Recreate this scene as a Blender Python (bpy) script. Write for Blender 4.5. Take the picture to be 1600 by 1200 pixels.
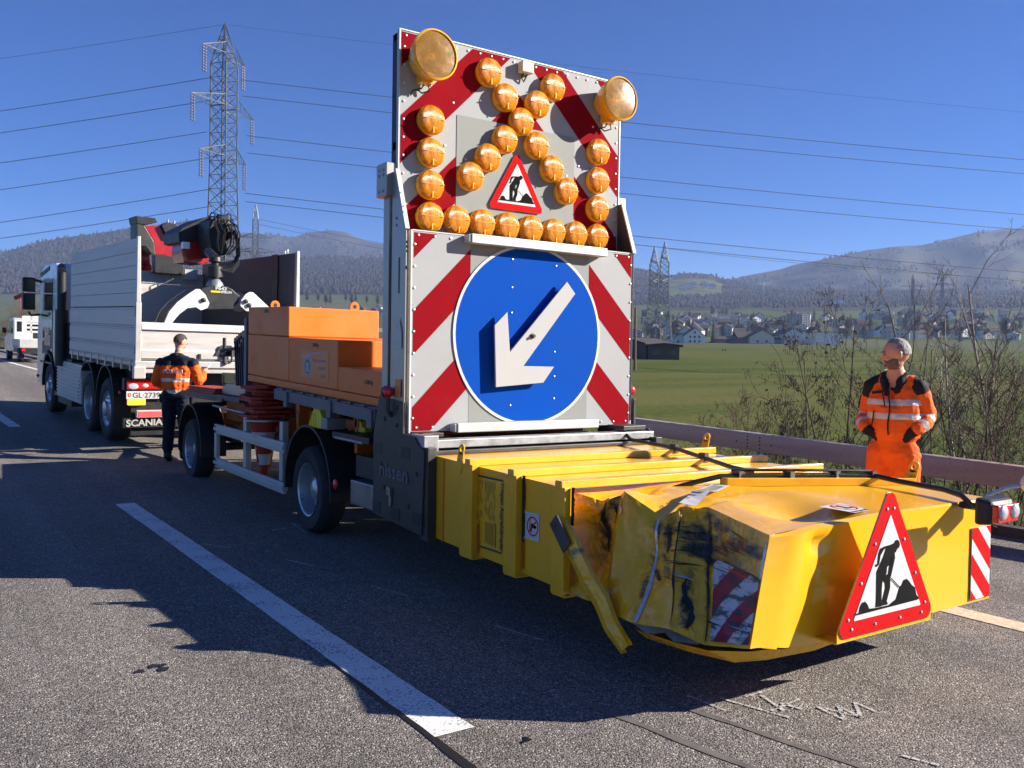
import bpy, math, random
import numpy as np
from mathutils import Vector as V, Matrix, noise
R = math.radians
S = bpy.context.scene
COL = S.collection
for _o in list(bpy.data.objects):
    bpy.data.objects.remove(_o)

# ---------------------------------------------------------------- camera, sky, sun, exposure
YAW, PIT, ROL, CAMH, FPX = R(34.232), R(-1.3868), R(0.8984), 1.6076, 1384.55
fwd = V((math.sin(YAW)*math.cos(PIT), math.cos(YAW)*math.cos(PIT), math.sin(PIT)))
rgt = V((math.cos(YAW), -math.sin(YAW), 0)); upv = rgt.cross(fwd)
CR = rgt*math.cos(ROL) + upv*math.sin(ROL); CU = upv*math.cos(ROL) - rgt*math.sin(ROL)
CO = V((0, 0, CAMH))
cam = bpy.data.objects.new('camera', bpy.data.cameras.new('camera'))
COL.objects.link(cam)
cam.matrix_world = Matrix(((CR.x, CU.x, -fwd.x, 0), (CR.y, CU.y, -fwd.y, 0), (CR.z, CU.z, -fwd.z, CAMH), (0, 0, 0, 1)))
cam.data.sensor_width = 36.0; cam.data.lens = FPX/1600*36
cam.data.clip_start = .05; cam.data.clip_end = 40000
S.camera = cam
SUN = V((1.92, -1.17, 1.0)).normalized()          # towards the sun
EL = math.asin(SUN.z)
w = bpy.data.worlds.new('World'); S.world = w; w.use_nodes = True
_n = w.node_tree.nodes; _l = w.node_tree.links
sky = _n.new('ShaderNodeTexSky'); sky.sky_type = 'NISHITA'; sky.sun_disc = False
sky.sun_elevation = EL; sky.sun_rotation = math.atan2(SUN.x, SUN.y)
sky.altitude = 1500; sky.air_density = 0.85; sky.dust_density = 0.0; sky.ozone_density = 4.0
_hs = _n.new('ShaderNodeHueSaturation'); _hs.inputs['Saturation'].default_value = 1.42; _hs.inputs['Hue'].default_value = .517; _hs.inputs['Value'].default_value = 1.14
_l.new(sky.outputs[0], _hs.inputs['Color']); _l.new(_hs.outputs[0], _n['Background'].inputs[0]); _n['Background'].inputs[1].default_value = 0.05
sl = bpy.data.lights.new('sun', 'SUN'); sl.energy = 5.0; sl.angle = R(0.5); sl.color = (1.0, .93, .82)
so = bpy.data.objects.new('sun', sl); COL.objects.link(so)
so.rotation_euler = SUN.to_track_quat('Z', 'Y').to_euler()
S.view_settings.view_transform = 'Standard'; S.view_settings.look = 'None'
S.view_settings.exposure = 1.28; S.view_settings.gamma = 1.0
S.render.engine = 'CYCLES'
S.cycles.max_bounces = 8; S.cycles.use_denoising = True
S.cycles.volume_bounces = 0

# ---------------------------------------------------------------- helpers
def ray(u, v): return CR*((u-800)/FPX) + CU*((600-v)/FPX) + fwd
def at(u, v, d): return CO + ray(u, v)*d
def rp(off, x=0): return (x, off)

class MB:
    """collects shapes for ONE mesh"""
    def __init__(s): s.v = []; s.f = []; s.m = []
    def add(s, vs, fs, m=0):
        b = len(s.v); s.v += [tuple(p) for p in vs]
        s.f += [tuple(i+b for i in f) for f in fs]; s.m += [m]*len(fs)
    def box(s, x0, x1, y0, y1, z0, z1, m=0):
        s.hexa([(x0,y0,z0),(x1,y0,z0),(x1,y1,z0),(x0,y1,z0),(x0,y0,z1),(x1,y0,z1),(x1,y1,z1),(x0,y1,z1)], m)
    def hexa(s, p, m=0):
        s.add(p, [(0,3,2,1),(4,5,6,7),(0,1,5,4),(1,2,6,5),(2,3,7,6),(3,0,4,7)], m)
    def bar(s, a, b, w, h, m=0, up=(0,0,1)):
        a, b = V(a), V(b); d = (b-a).normalized(); u = V(up)
        if abs(d.dot(u)) > .99: u = V((1,0,0))
        x = d.cross(u).normalized(); y = x.cross(d)
        p = []
        for c in (a, b):
            for sx, sy in ((-1,-1),(1,-1),(1,1),(-1,1)): p.append(c + x*(sx*w/2) + y*(sy*h/2))
        s.add(p, [(0,3,2,1),(4,5,6,7),(0,1,5,4),(1,2,6,5),(2,3,7,6),(3,0,4,7)], m)
    def tube(s, pts, r, n=8, m=0, cap=True):
        pts = [V(p) for p in pts]; k = len(pts)
        rr = r if isinstance(r, (list, tuple)) else [r]*k
        vs = []; u = None
        for i in range(k):
            t = (pts[min(i+1,k-1)]-pts[max(i-1,0)])
            t = t.normalized() if t.length > 1e-9 else V((0,0,1))
            if u is None:
                u = t.cross(V((0,0,1)));  u = u if u.length > .05 else t.cross(V((1,0,0)))
            u = (u - t*u.dot(t)).normalized(); w_ = t.cross(u)
            for j in range(n):
                a = 2*math.pi*j/n; vs.append(pts[i] + (u*math.cos(a)+w_*math.sin(a))*rr[i])
        fs = [(i*n+j, i*n+(j+1)%n, (i+1)*n+(j+1)%n, (i+1)*n+j) for i in range(k-1) for j in range(n)]
        if cap: fs += [tuple(range(n-1,-1,-1)), tuple((k-1)*n+j for j in range(n))]
        s.add(vs, fs, m)
    def lathe(s, o, ax, prof, n=24, m=0, arc=(0, 2*math.pi), ref=None):
        """prof: (radius, distance along ax)"""
        o = V(o); ax = V(ax).normalized()
        x = V(ref) if ref else ax.orthogonal()
        x = (x-ax*x.dot(ax)).normalized(); y = ax.cross(x)
        full = abs(arc[1]-arc[0]-2*math.pi) < 1e-6; q = n if full else n+1
        vs = []
        for r, t in prof:
            for j in range(q):
                a = arc[0]+(arc[1]-arc[0])*j/n
                vs.append(o + ax*t + (x*math.cos(a)+y*math.sin(a))*r)
        fs = []
        for i in range(len(prof)-1):
            for j in range(n):
                k = (j+1) % q if full else j+1
                fs.append((i*q+j, i*q+k, (i+1)*q+k, (i+1)*q+j))
        s.add(vs, fs, m)
    def poly(s, pts, m=0): s.add(pts, [tuple(range(len(pts)))], m)
    def prism(s, pts, vec, m=0, mside=None):
        vec = V(vec); n = len(pts); a = [V(p) for p in pts]
        s.add(a+[p+vec for p in a], [tuple(range(n-1,-1,-1)), tuple(range(n,2*n))], m)
        b = len(s.v)-2*n
        for i in range(n):
            j = (i+1) % n; s.f.append((b+i, b+j, b+n+j, b+n+i)); s.m.append(m if mside is None else mside)
    def ball(s, c, r, nu=14, nv=9, m=0, rot=None):
        c = V(c); r = (r,r,r) if not isinstance(r,(tuple,list)) else r
        vs = []
        for i in range(nv+1):
            t = math.pi*i/nv
            for j in range(nu):
                a = 2*math.pi*j/nu
                p = V((r[0]*math.sin(t)*math.cos(a), r[1]*math.sin(t)*math.sin(a), r[2]*math.cos(t)))
                vs.append(c + (rot @ p if rot else p))
        fs = [(i*nu+j, (i+1)*nu+j, (i+1)*nu+(j+1)%nu, i*nu+(j+1)%nu) for i in range(nv) for j in range(nu)]
        s.add(vs, fs, m)
    def grid(s, P, m=0):
        """P[i][j] points"""
        h, w_ = len(P), len(P[0])
        s.add([p for row in P for p in row], [(i*w_+j, i*w_+j+1, (i+1)*w_+j+1, (i+1)*w_+j) for i in range(h-1) for j in range(w_-1)], m)
    def build(s, name, mats, parent=None, org=None, loc=None, smooth=None, bevel=0, recalc=True):
        """org: world point of the parent the vertices are measured from; loc: own pivot (same space as vertices)"""
        me = bpy.data.meshes.new(name)
        o_ = V(loc) if loc is not None else (V(org) if org is not None else V((0,0,0)))
        arr = np.array(s.v, float) - np.array(o_)
        me.from_pydata(arr.tolist(), [], s.f)
        mats = mats if isinstance(mats, (list, tuple)) else [mats]
        for q in mats: me.materials.append(MT[q] if isinstance(q, str) else q)
        me.polygons.foreach_set('material_index', s.m)
        if recalc:
            import bmesh
            bm = bmesh.new(); bm.from_mesh(me)
            bmesh.ops.recalc_face_normals(bm, faces=bm.faces); bm.to_mesh(me); bm.free()
        if smooth is not None:
            me.shade_smooth()
            if smooth > 0: me.set_sharp_from_angle(angle=R(smooth))
        ob = bpy.data.objects.new(name, me); COL.objects.link(ob)
        if loc is not None: ob.location = V(loc) - (V(org) if org is not None else V((0,0,0)))
        elif parent is None and org is not None: ob.location = V(org)
        if parent is not None: ob.parent = parent
        if bevel:
            b = ob.modifiers.new('bevel', 'BEVEL'); b.width = bevel; b.segments = 2; b.limit_method = 'ANGLE'; b.angle_limit = R(40)
            b.harden_normals = False
        return ob

def tag(o, label=None, cat=None, group=None, kind=None):
    if label: o['label'] = label
    if cat: o['category'] = cat
    if group: o['group'] = group
    if kind: o['kind'] = kind
    return o
def thing(name, loc, label, cat, group=None, rot=(0,0,0)):
    o = bpy.data.objects.new(name, None); COL.objects.link(o)
    o.empty_display_size = .2; o.location = loc; o.rotation_euler = rot
    return tag(o, label, cat, group)
def setting(o): o['kind'] = 'structure'; return o
def kids(o): return [c for c in bpy.data.objects if c.parent == o]
def copy_tree(o, parent=None):
    c = o.copy(); COL.objects.link(c)
    if parent is not None: c.parent = parent
    for ch in kids(o): copy_tree(ch, c)
    return c
def dup(ob, loc, parent=None):
    c = ob.copy(); COL.objects.link(c); c.location = loc
    if parent is not None: c.parent = parent
    return c
def text(name, body, size, o, xa, ya, mat, parent=None, org=(0,0,0), width=None, ext=.001, bold=0, align='LEFT'):
    """flat lettering as a mesh: o origin, xa/ya directions (same space as the parent's vertices)"""
    cu = bpy.data.curves.new('lettering', 'FONT'); cu.body = body; cu.size = size; cu.extrude = ext; cu.offset = bold
    cu.align_x = align; cu.resolution_u = 3
    t = bpy.data.objects.new('lettering', cu); COL.objects.link(t)
    bpy.context.view_layer.update()
    me = bpy.data.meshes.new_from_object(t.evaluated_get(bpy.context.evaluated_depsgraph_get()))
    bpy.data.objects.remove(t)
    xa = V(xa).normalized(); ya = V(ya).normalized(); za = xa.cross(ya)
    xs = [v.co.x for v in me.vertices]; k = 1.0
    if width and xs and max(xs) > min(xs): k = width/(max(xs)-min(xs))
    for v in me.vertices:
        p = v.co.copy(); v.co = V(o)-V(org) + xa*(p.x*k) + ya*p.y + za*p.z
    me.materials.clear(); me.materials.append(MT[mat])
    ob = bpy.data.objects.new(name, me); COL.objects.link(ob)
    if parent is not None: ob.parent = parent
    return ob
def clip(poly, a, b, c):
    """keep a*x+b*y<=c of a 2-D polygon"""
    out = []
    for i in range(len(poly)):
        p, q = poly[i], poly[(i+1) % len(poly)]
        dp, dq = a*p[0]+b*p[1]-c, a*q[0]+b*q[1]-c
        if dp <= 0: out.append(p)
        if dp*dq < 0:
            t = dp/(dp-dq); out.append((p[0]+(q[0]-p[0])*t, p[1]+(q[1]-p[1])*t))
    return out
def lerp(a, b, t): return a+(b-a)*t
def prof(pts, x):
    """piecewise linear through (x,y) points"""
    if x <= pts[0][0]: return pts[0][1]
    for (a, b), (c, d) in zip(pts, pts[1:]):
        if x <= c: return b+(d-b)*(x-a)/(c-a)
    return pts[-1][1]

# ---------------------------------------------------------------- materials
MT = {}
def mat(name, col, rough=.5, metal=0.0, var=.12, scale=6.0, bump=0.0, bscale=40.0, spec=.5, dirt=0.0, dcol=(.05,.04,.03), dscale=3.0, coat=0.0, emit=None, estr=0, alpha=1.0, trans=0.0, aniso=None, rvar=.1):
    m = bpy.data.materials.new(name); m.use_nodes = True; nt = m.node_tree; N = nt.nodes; L = nt.links
    b = N['Principled BSDF']
    tc = N.new('ShaderNodeTexCoord'); mp = N.new('ShaderNodeMapping'); L.new(tc.outputs['Object'], mp.inputs[0])
    if aniso: mp.inputs['Scale'].default_value = aniso
    no = N.new('ShaderNodeTexNoise'); no.inputs['Scale'].default_value = scale; no.inputs['Detail'].default_value = 6
    no.inputs['Roughness'].default_value = .65
    L.new(mp.outputs[0], no.inputs['Vector'])
    hs = N.new('ShaderNodeHueSaturation'); hs.inputs['Color'].default_value = (*col, 1)
    mr = N.new('ShaderNodeMapRange'); mr.inputs['From Min'].default_value = .3; mr.inputs['From Max'].default_value = .7
    mr.inputs['To Min'].default_value = 1-var; mr.inputs['To Max'].default_value = 1+var
    L.new(no.outputs[0], mr.inputs[0]); L.new(mr.outputs[0], hs.inputs['Value'])
    outc = hs.outputs[0]
    if dirt > 0:
        n2 = N.new('ShaderNodeTexNoise'); n2.inputs['Scale'].default_value = dscale; n2.inputs['Detail'].default_value = 9; n2.inputs['Roughness'].default_value = .7
        L.new(mp.outputs[0], n2.inputs['Vector'])
        r2 = N.new('ShaderNodeMapRange'); r2.inputs['From Min'].default_value = .52; r2.inputs['From Max'].default_value = .75; r2.inputs['To Max'].default_value = dirt
        L.new(n2.outputs[0], r2.inputs[0])
        mx = N.new('ShaderNodeMix'); mx.data_type = 'RGBA'; L.new(r2.outputs[0], mx.inputs['Factor'])
        L.new(outc, mx.inputs['A']); mx.inputs['B'].default_value = (*dcol, 1); outc = mx.outputs['Result']
    L.new(outc, b.inputs['Base Color'])
    b.inputs['Metallic'].default_value = metal
    rr = N.new('ShaderNodeMapRange'); rr.inputs['From Min'].default_value = .3; rr.inputs['From Max'].default_value = .7
    rr.inputs['To Min'].default_value = max(.02, rough-rvar); rr.inputs['To Max'].default_value = min(1, rough+rvar)
    L.new(no.outputs[0], rr.inputs[0]); L.new(rr.outputs[0], b.inputs['Roughness'])
    b.inputs['Specular IOR Level'].default_value = spec
    b.inputs['Coat Weight'].default_value = coat; b.inputs['Coat Roughness'].default_value = .08
    if bump > 0:
        nb = N.new('ShaderNodeTexNoise'); nb.inputs['Scale'].default_value = bscale; nb.inputs['Detail'].default_value = 5
        L.new(mp.outputs[0], nb.inputs['Vector'])
        bp = N.new('ShaderNodeBump'); bp.inputs['Strength'].default_value = bump; bp.inputs['Distance'].default_value = .02
        L.new(nb.outputs[0], bp.inputs['Height']); L.new(bp.outputs[0], b.inputs['Normal'])
    if emit: b.inputs['Emission Color'].default_value = (*emit, 1); b.inputs['Emission Strength'].default_value = estr
    if trans: b.inputs['Transmission Weight'].default_value = trans; b.inputs['IOR'].default_value = 1.45
    MT[name] = m; return m
mat('yellow', (.86,.425,.009), .28, var=.05, scale=2.5, dirt=.35, dcol=(.30,.19,.03), dscale=2.2, coat=.35, bump=.02, bscale=3)
mat('yellow_rib', (.84,.42,.009), .3, var=.05, scale=4, dirt=.25, dcol=(.25,.16,.03), dscale=5, coat=.3)
mat('orange', (.78,.175,.008), .5, var=.08, scale=3, dirt=.45, dcol=(.32,.10,.02), dscale=3.5, bump=.05, bscale=25)
mat('orange_dark', (.50,.11,.008), .5, var=.15, scale=4, dirt=.7, dcol=(.06,.03,.02), dscale=4)
mat('white_sheet', (.325,.33,.335), .62, spec=.2, var=.05, scale=3, dirt=.18, dcol=(.30,.28,.25), dscale=4)
mat('grey_sheet', (.235,.245,.228), .62, spec=.2, var=.05, scale=3, dirt=.15, dcol=(.25,.23,.2), dscale=4)
mat('red_sheet', (.23,.005,.010), .85, spec=.03, var=.07, scale=3, dirt=.12, dcol=(.2,.05,.05), dscale=5)
mat('sign_red', (.50,.006,.008), .8, spec=.05, var=.04, scale=3)
mat('sign_white', (.55,.55,.535), .55, spec=.25, var=.04, scale=4)
mat('sign_black', (.006,.006,.006), .85, var=.1, spec=.08)
mat('blue_sheet', (.002,.060,.36), .8, spec=.05, var=.06, scale=2.5, dirt=.1, dcol=(.02,.07,.40), dscale=6)
mat('rivet', (.62,.62,.60), .35, .3)
mat('alu', (.42,.385,.34), .42, .6, var=.1, scale=4, dirt=.3, dcol=(.22,.21,.2), dscale=3, aniso=(1,1,.25))
mat('alu_pale', (.50,.49,.46), .5, .35, var=.08, scale=4, dirt=.3, dcol=(.33,.32,.3), dscale=4)
mat('alu_board', (.54,.51,.47), .5, .3, var=.08, scale=3.5, dirt=.35, dcol=(.27,.26,.25), dscale=5, aniso=(.5,.25,4.0), bump=.03, bscale=20)
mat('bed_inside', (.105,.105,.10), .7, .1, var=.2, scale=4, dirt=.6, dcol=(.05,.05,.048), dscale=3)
mat('galv', (.33,.34,.35), .45, .7, var=.15, scale=12, dirt=.3, dcol=(.12,.11,.1), dscale=5)
mat('rail_steel', (.20,.145,.125), .55, .35, var=.12, scale=2.0, dirt=.5, dcol=(.16,.085,.07), dscale=1.4, aniso=(.5,.5,3))
mat('rail_grey', (.24,.235,.235), .5, .4, var=.1, scale=3, dirt=.3, dcol=(.12,.11,.1), dscale=3)
mat('blue_steel', (.115,.12,.14), .5, .2, var=.15, scale=4, dirt=.4, dcol=(.05,.05,.055), dscale=5)
mat('dark_steel', (.060,.056,.052), .5, .4, var=.25, scale=5, dirt=.5, dcol=(.11,.105,.10), dscale=4)
mat('black_plastic', (.014,.014,.016), .5, var=.2, scale=8, dirt=.3, dcol=(.05,.045,.04), dscale=5)
mat('black_cable', (.012,.012,.012), .38, var=.2, scale=20)
mat('tyre', (.022,.022,.023), .8, var=.25, scale=10, dirt=.5, dcol=(.06,.055,.05), dscale=5, bump=.15, bscale=60)
mat('rim', (.50,.50,.51), .35, .7, var=.1, scale=6, dirt=.35, dcol=(.15,.13,.12), dscale=6)
mat('amber', (.98,.345,.006), .26, var=.45, scale=24, coat=.15, bump=.0, trans=.42, aniso=(1,1,.28))
_b = MT['amber'].node_tree; _w = _b.nodes.new('ShaderNodeTexWave'); _w.inputs['Scale'].default_value = 34; _w.inputs['Distortion'].default_value = .3; _t = _b.nodes.new('ShaderNodeTexCoord'); _b.links.new(_t.outputs['Object'], _w.inputs['Vector'])
_p = _b.nodes.new('ShaderNodeBump'); _p.inputs['Strength'].default_value = .6; _p.inputs['Distance'].default_value = .004; _b.links.new(_w.outputs['Fac'], _p.inputs['Height']); _b.links.new(_p.outputs[0], _b.nodes['Principled BSDF'].inputs['Normal'])
mat('amber_plain', (.70,.42,.08), .22, trans=.72, var=.3, scale=6, coat=.1, bump=.05, bscale=30, spec=.3)
mat('amber_ring', (.85,.42,.01), .3, var=.05, coat=.4)
mat('amber_lit', (.9,.35,.02), .3, emit=(1,.42,.03), estr=.8)
mat('lamp_red', (.60,.008,.014), .25, var=.25, scale=40, coat=.6, bump=.25, bscale=90)
mat('lamp_clear', (.62,.62,.62), .12, .25, var=.2, scale=40, coat=.8, bump=.3, bscale=80)
mat('cream_plastic', (.60,.56,.42), .45, var=.05)
mat('truck_white', (.55,.55,.55), .25, var=.04, scale=2, dirt=.25, dcol=(.36,.34,.32), dscale=2, coat=.5)
mat('crane_red', (.40,.008,.012), .3, var=.1, scale=4, dirt=.35, dcol=(.10,.01,.01), dscale=5, coat=.3)
mat('grab_white', (.72,.70,.66), .45, var=.06, scale=4, dirt=.25, dcol=(.4,.36,.32), dscale=6)
mat('glass_dark', (.012,.014,.018), .05, spec=.8, coat=.5)
mat('mirror', (.06,.065,.07), .08, .6)
mat('cone_red', (.40,.024,.010), .6, var=.2, scale=7, dirt=.5, dcol=(.10,.015,.01), dscale=5)
mat('chock_yellow', (.70,.56,.02), .45, var=.08, dirt=.3, dcol=(.3,.22,.03))
mat('chock_grey', (.22,.22,.22), .5)
mat('hivis', (.88,.125,.010), .75, var=.10, scale=7, bump=.6, bscale=14, spec=.25)
mat('hivis_trousers', (.84,.115,.010), .78, var=.12, scale=6, bump=.6, bscale=12, spec=.2)
mat('reflective', (.60,.55,.52), .4, .2, var=.1, scale=15, bump=.3, bscale=18)
mat('cloth_black', (.012,.012,.014), .8, var=.3, scale=9, bump=.4, bscale=16, spec=.3)
mat('cloth_navy', (.010,.012,.022), .8, var=.3, scale=9, bump=.4, bscale=16, spec=.3)
mat('boot', (.010,.010,.010), .5, var=.2, bump=.3, bscale=30)
mat('skin', (.56,.285,.20), .5, var=.12, scale=24, bump=.05, bscale=80, spec=.4)
mat('beard', (.17,.105,.08), .8, var=.35, scale=70, bump=.5, bscale=160)
mat('hair_grey', (.27,.255,.24), .7, var=.4, scale=60, bump=.7, bscale=120, aniso=(1,1,.4))
mat('hair_brown', (.050,.036,.027), .7, var=.4, scale=60, bump=.7, bscale=120, aniso=(1,1,.4))
mat('bark', (.085,.064,.050), .85, var=.35, scale=12, bump=.4, bscale=40)
mat('bark_pale', (.26,.21,.175), .85, var=.4, scale=10, bump=.4, bscale=40)
mat('bark_red', (.115,.075,.055), .85, var=.35, scale=12)
mat('arrow_white', (.42,.42,.42), .7, spec=.1, var=.03, scale=4, dirt=.06, dcol=(.33,.32,.3))
mat('reflector', (.85,.62,.30), .12, .9, var=.05)
mat('dry_leaf', (.10,.055,.032), .8, var=.4, scale=20)
mat('catkin', (.085,.06,.04), .85, var=.4, scale=20)
mat('pylon_steel', (.065,.07,.068), .6, .3, var=.1, scale=1)
mat('pylon_dark', (.16,.17,.18), .6, .3, var=.1, scale=1)
mat('insulator', (.14,.12,.12), .35, var=.15)
mat('wire', (.09,.09,.10), .6, .3)
mat('wall_white', (.72,.70,.66), .85, var=.06, scale=.6)
mat('wall_cream', (.60,.53,.42), .85, var=.06, scale=.6)
mat('wall_grey', (.40,.39,.37), .85, var=.06, scale=.6)
mat('wall_wood', (.12,.075,.055), .85, var=.25, scale=1.2, aniso=(1,1,.1))
mat('roof_dark', (.055,.045,.042), .8, var=.2, scale=.8)
mat('roof_red', (.14,.055,.04), .8, var=.2, scale=.8)
mat('window', (.03,.035,.045), .2)
mat('conifer', (.015,.023,.016), .9, var=.4, scale=.02)
mat('bare_wood', (.034,.027,.026), .95, var=.35, scale=.015)
mat('paint_white', (.62,.62,.60), .7, var=.12, scale=8)
mat('plate_text', (.02,.02,.02), .5)
mat('plaque', (.70,.18,.03), .4, var=.04)
mat('plaque_grey', (.30,.32,.36), .4)
mat('beige_box', (.55,.40,.12), .6, var=.1)
mat('stainless', (.35,.34,.33), .35, .85, var=.1, scale=10, dirt=.3, dcol=(.15,.13,.12))
# ---------------------------------------------------------------- the road and the land
def rz(y):
    if y < 9: return 0.0
    if y < 12: return .038/6*(y-9)**2
    if y < 26: return .057+.038*(y-12)
    return .589+.03*(y-26)
def rx(y):
    """the road bends gently to the left"""
    if y < 8: return 0.0
    if y < 14: return -.05/12*(y-8)**2
    return -.15-.05*(y-14)
def fz(x, y):
    return -1.9+.0302*max((V((x,y,0))).dot(fwd), -20)

def node_mat(name):
    m = bpy.data.materials.new(name); m.use_nodes = True; MT[name] = m
    nt = m.node_tree; b = nt.nodes['Principled BSDF']
    def nd(t, **k):
        n = nt.nodes.new(t)
        for a, v in k.items():
            if a in n.inputs: n.inputs[a].default_value = v
            else: setattr(n, a, v)
        return n
    return m, nt, b, nd
def mixc(nt, nd, f, a, b):
    x = nd('ShaderNodeMix', data_type='RGBA')
    for k, v in (('Factor', f), ('A', a), ('B', b)):
        if hasattr(v, 'is_output'): nt.links.new(v, x.inputs[k])
        elif k == 'Factor': x.inputs[k].default_value = v
        else: x.inputs[k].default_value = (*v, 1)
    return x.outputs['Result']
def ramp(nt, nd, src, lo, hi, a=0.0, b=1.0):
    r = nd('ShaderNodeMapRange'); nt.links.new(src, r.inputs[0])
    r.inputs['From Min'].default_value = lo; r.inputs['From Max'].default_value = hi
    r.inputs['To Min'].default_value = a; r.inputs['To Max'].default_value = b
    return r.outputs[0]

# asphalt: open-grained, pale chips in dark binder, faint wheel tracks
m, nt, b, nd = node_mat('asphalt'); L = nt.links
tc = nd('ShaderNodeTexCoord')
v1 = nd('ShaderNodeTexVoronoi', Scale=125.0, feature='F1'); L.new(tc.outputs['Object'], v1.inputs['Vector'])
n1 = nd('ShaderNodeTexNoise', Scale=150.0, Detail=3.0); L.new(tc.outputs['Object'], n1.inputs['Vector'])
n2 = nd('ShaderNodeTexNoise', Scale=.55, Detail=6.0); L.new(tc.outputs['Object'], n2.inputs['Vector'])
n3 = nd('ShaderNodeTexNoise', Scale=9.0, Detail=5.0); L.new(tc.outputs['Object'], n3.inputs['Vector'])
sep = nd('ShaderNodeSeparateColor'); L.new(v1.outputs['Color'], sep.inputs[0])
chip = ramp(nt, nd, sep.outputs[0], .2, 1.0)
c = mixc(nt, nd, chip, (.165,.145,.129), (.365,.320,.282))
gap = ramp(nt, nd, v1.outputs['Distance'], .35, .75)
c = mixc(nt, nd, gap, c, (.062,.055,.050))
hi = ramp(nt, nd, sep.outputs[1], .93, .96)
c = mixc(nt, nd, hi, c, (.48,.43,.37))
hs = nd('ShaderNodeHueSaturation'); L.new(c, hs.inputs['Color'])
mu = nd('ShaderNodeMath', operation='MULTIPLY'); L.new(ramp(nt, nd, n2.outputs[0], .3, .7, .86, 1.12), mu.inputs[0]); L.new(ramp(nt, nd, n3.outputs[0], .3, .7, .88, 1.12), mu.inputs[1])
mp = nd('ShaderNodeMapping'); mp.inputs['Scale'].default_value = (1.6, .03, 1); L.new(tc.outputs['Object'], mp.inputs[0])
n4 = nd('ShaderNodeTexNoise', Scale=1.0, Detail=3.0); L.new(mp.outputs[0], n4.inputs['Vector'])
mu2 = nd('ShaderNodeMath', operation='MULTIPLY'); L.new(mu.outputs[0], mu2.inputs[0]); L.new(ramp(nt, nd, n4.outputs[0], .35, .65, .82, 1.14), mu2.inputs[1])
L.new(mu2.outputs[0], hs.inputs['Value']); L.new(hs.outputs[0], b.inputs['Base Color'])
b.inputs['Roughness'].default_value = .82; b.inputs['Specular IOR Level'].default_value = .35
bp = nd('ShaderNodeBump', Strength=.55, Distance=.006); L.new(gap, bp.inputs['Height']); bp.invert = True; L.new(bp.outputs[0], b.inputs['Normal'])

# road paint: thick, worn through in specks
m, nt, b, nd = node_mat('road_paint'); L = nt.links
tc = nd('ShaderNodeTexCoord')
n1 = nd('ShaderNodeTexNoise', Scale=70.0, Detail=4.0); L.new(tc.outputs['Object'], n1.inputs['Vector'])
n2 = nd('ShaderNodeTexNoise', Scale=3.0, Detail=6.0); L.new(tc.outputs['Object'], n2.inputs['Vector'])
ad = nd('ShaderNodeMath', operation='ADD'); L.new(n1.outputs[0], ad.inputs[0]); L.new(ramp(nt, nd, n2.outputs[0], .3, .8, -.12, .16), ad.inputs[1])
L.new(mixc(nt, nd, ramp(nt, nd, ad.outputs[0], .55, .66), (.72,.71,.68), (.20,.19,.18)), b.inputs['Base Color'])
b.inputs['Roughness'].default_value = .8
bp = nd('ShaderNodeBump', Strength=.5, Distance=.004); L.new(n1.outputs[0], bp.inputs['Height']); L.new(bp.outputs[0], b.inputs['Normal'])
mat('road_paint_cream', (.55,.47,.34), .8, var=.25, scale=30, dirt=.5, dcol=(.16,.14,.12), dscale=14)
mat('sealant', (.010,.010,.010), .45, var=.3, scale=10)
mat('skid_rubber', (.12,.106,.095), .7, var=.3, scale=10)
mat('chalk', (.46,.45,.43), .9, var=.3, scale=30, dirt=1.0, dcol=(.17,.155,.14), dscale=45)

def grass_mat(name, a, b_, c_, s1, s2):
    m, nt, b, nd = node_mat(name); L = nt.links
    tc = nd('ShaderNodeTexCoord')
    n1 = nd('ShaderNodeTexNoise', Scale=s1, Detail=8.0); n1.inputs['Roughness'].default_value = .7; L.new(tc.outputs['Object'], n1.inputs['Vector'])
    n2 = nd('ShaderNodeTexNoise', Scale=s2, Detail=6.0); L.new(tc.outputs['Object'], n2.inputs['Vector'])
    mp = nd('ShaderNodeMapping'); mp.inputs['Rotation'].default_value = (0,0,R(35)); mp.inputs['Scale'].default_value = (.008,.09,1); L.new(tc.outputs['Object'], mp.inputs[0])
    n3 = nd('ShaderNodeTexNoise', Scale=1.0, Detail=5.0); L.new(mp.outputs[0], n3.inputs['Vector'])
    c = mixc(nt, nd, ramp(nt, nd, n1.outputs[0], .35, .65), a, b_)
    c = mixc(nt, nd, ramp(nt, nd, n3.outputs[0], .42, .62, 0, .8), c, c_)
    c = mixc(nt, nd, ramp(nt, nd, n2.outputs[0], .5, .75, 0, .5), c, c_)
    L.new(c, b.inputs['Base Color']); b.inputs['Roughness'].default_value = .95; b.inputs['Specular IOR Level'].default_value = .1
    bp = nd('ShaderNodeBump', Strength=.8, Distance=.12); L.new(n1.outputs[0], bp.inputs['Height']); L.new(bp.outputs[0], b.inputs['Normal'])
grass_mat('field_grass', (.024,.044,.005), (.084,.108,.014), (.118,.112,.030), 1.7, .03)
grass_mat('verge_grass', (.050,.042,.022), (.105,.085,.050), (.042,.050,.018), 7.0, .6)

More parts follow.
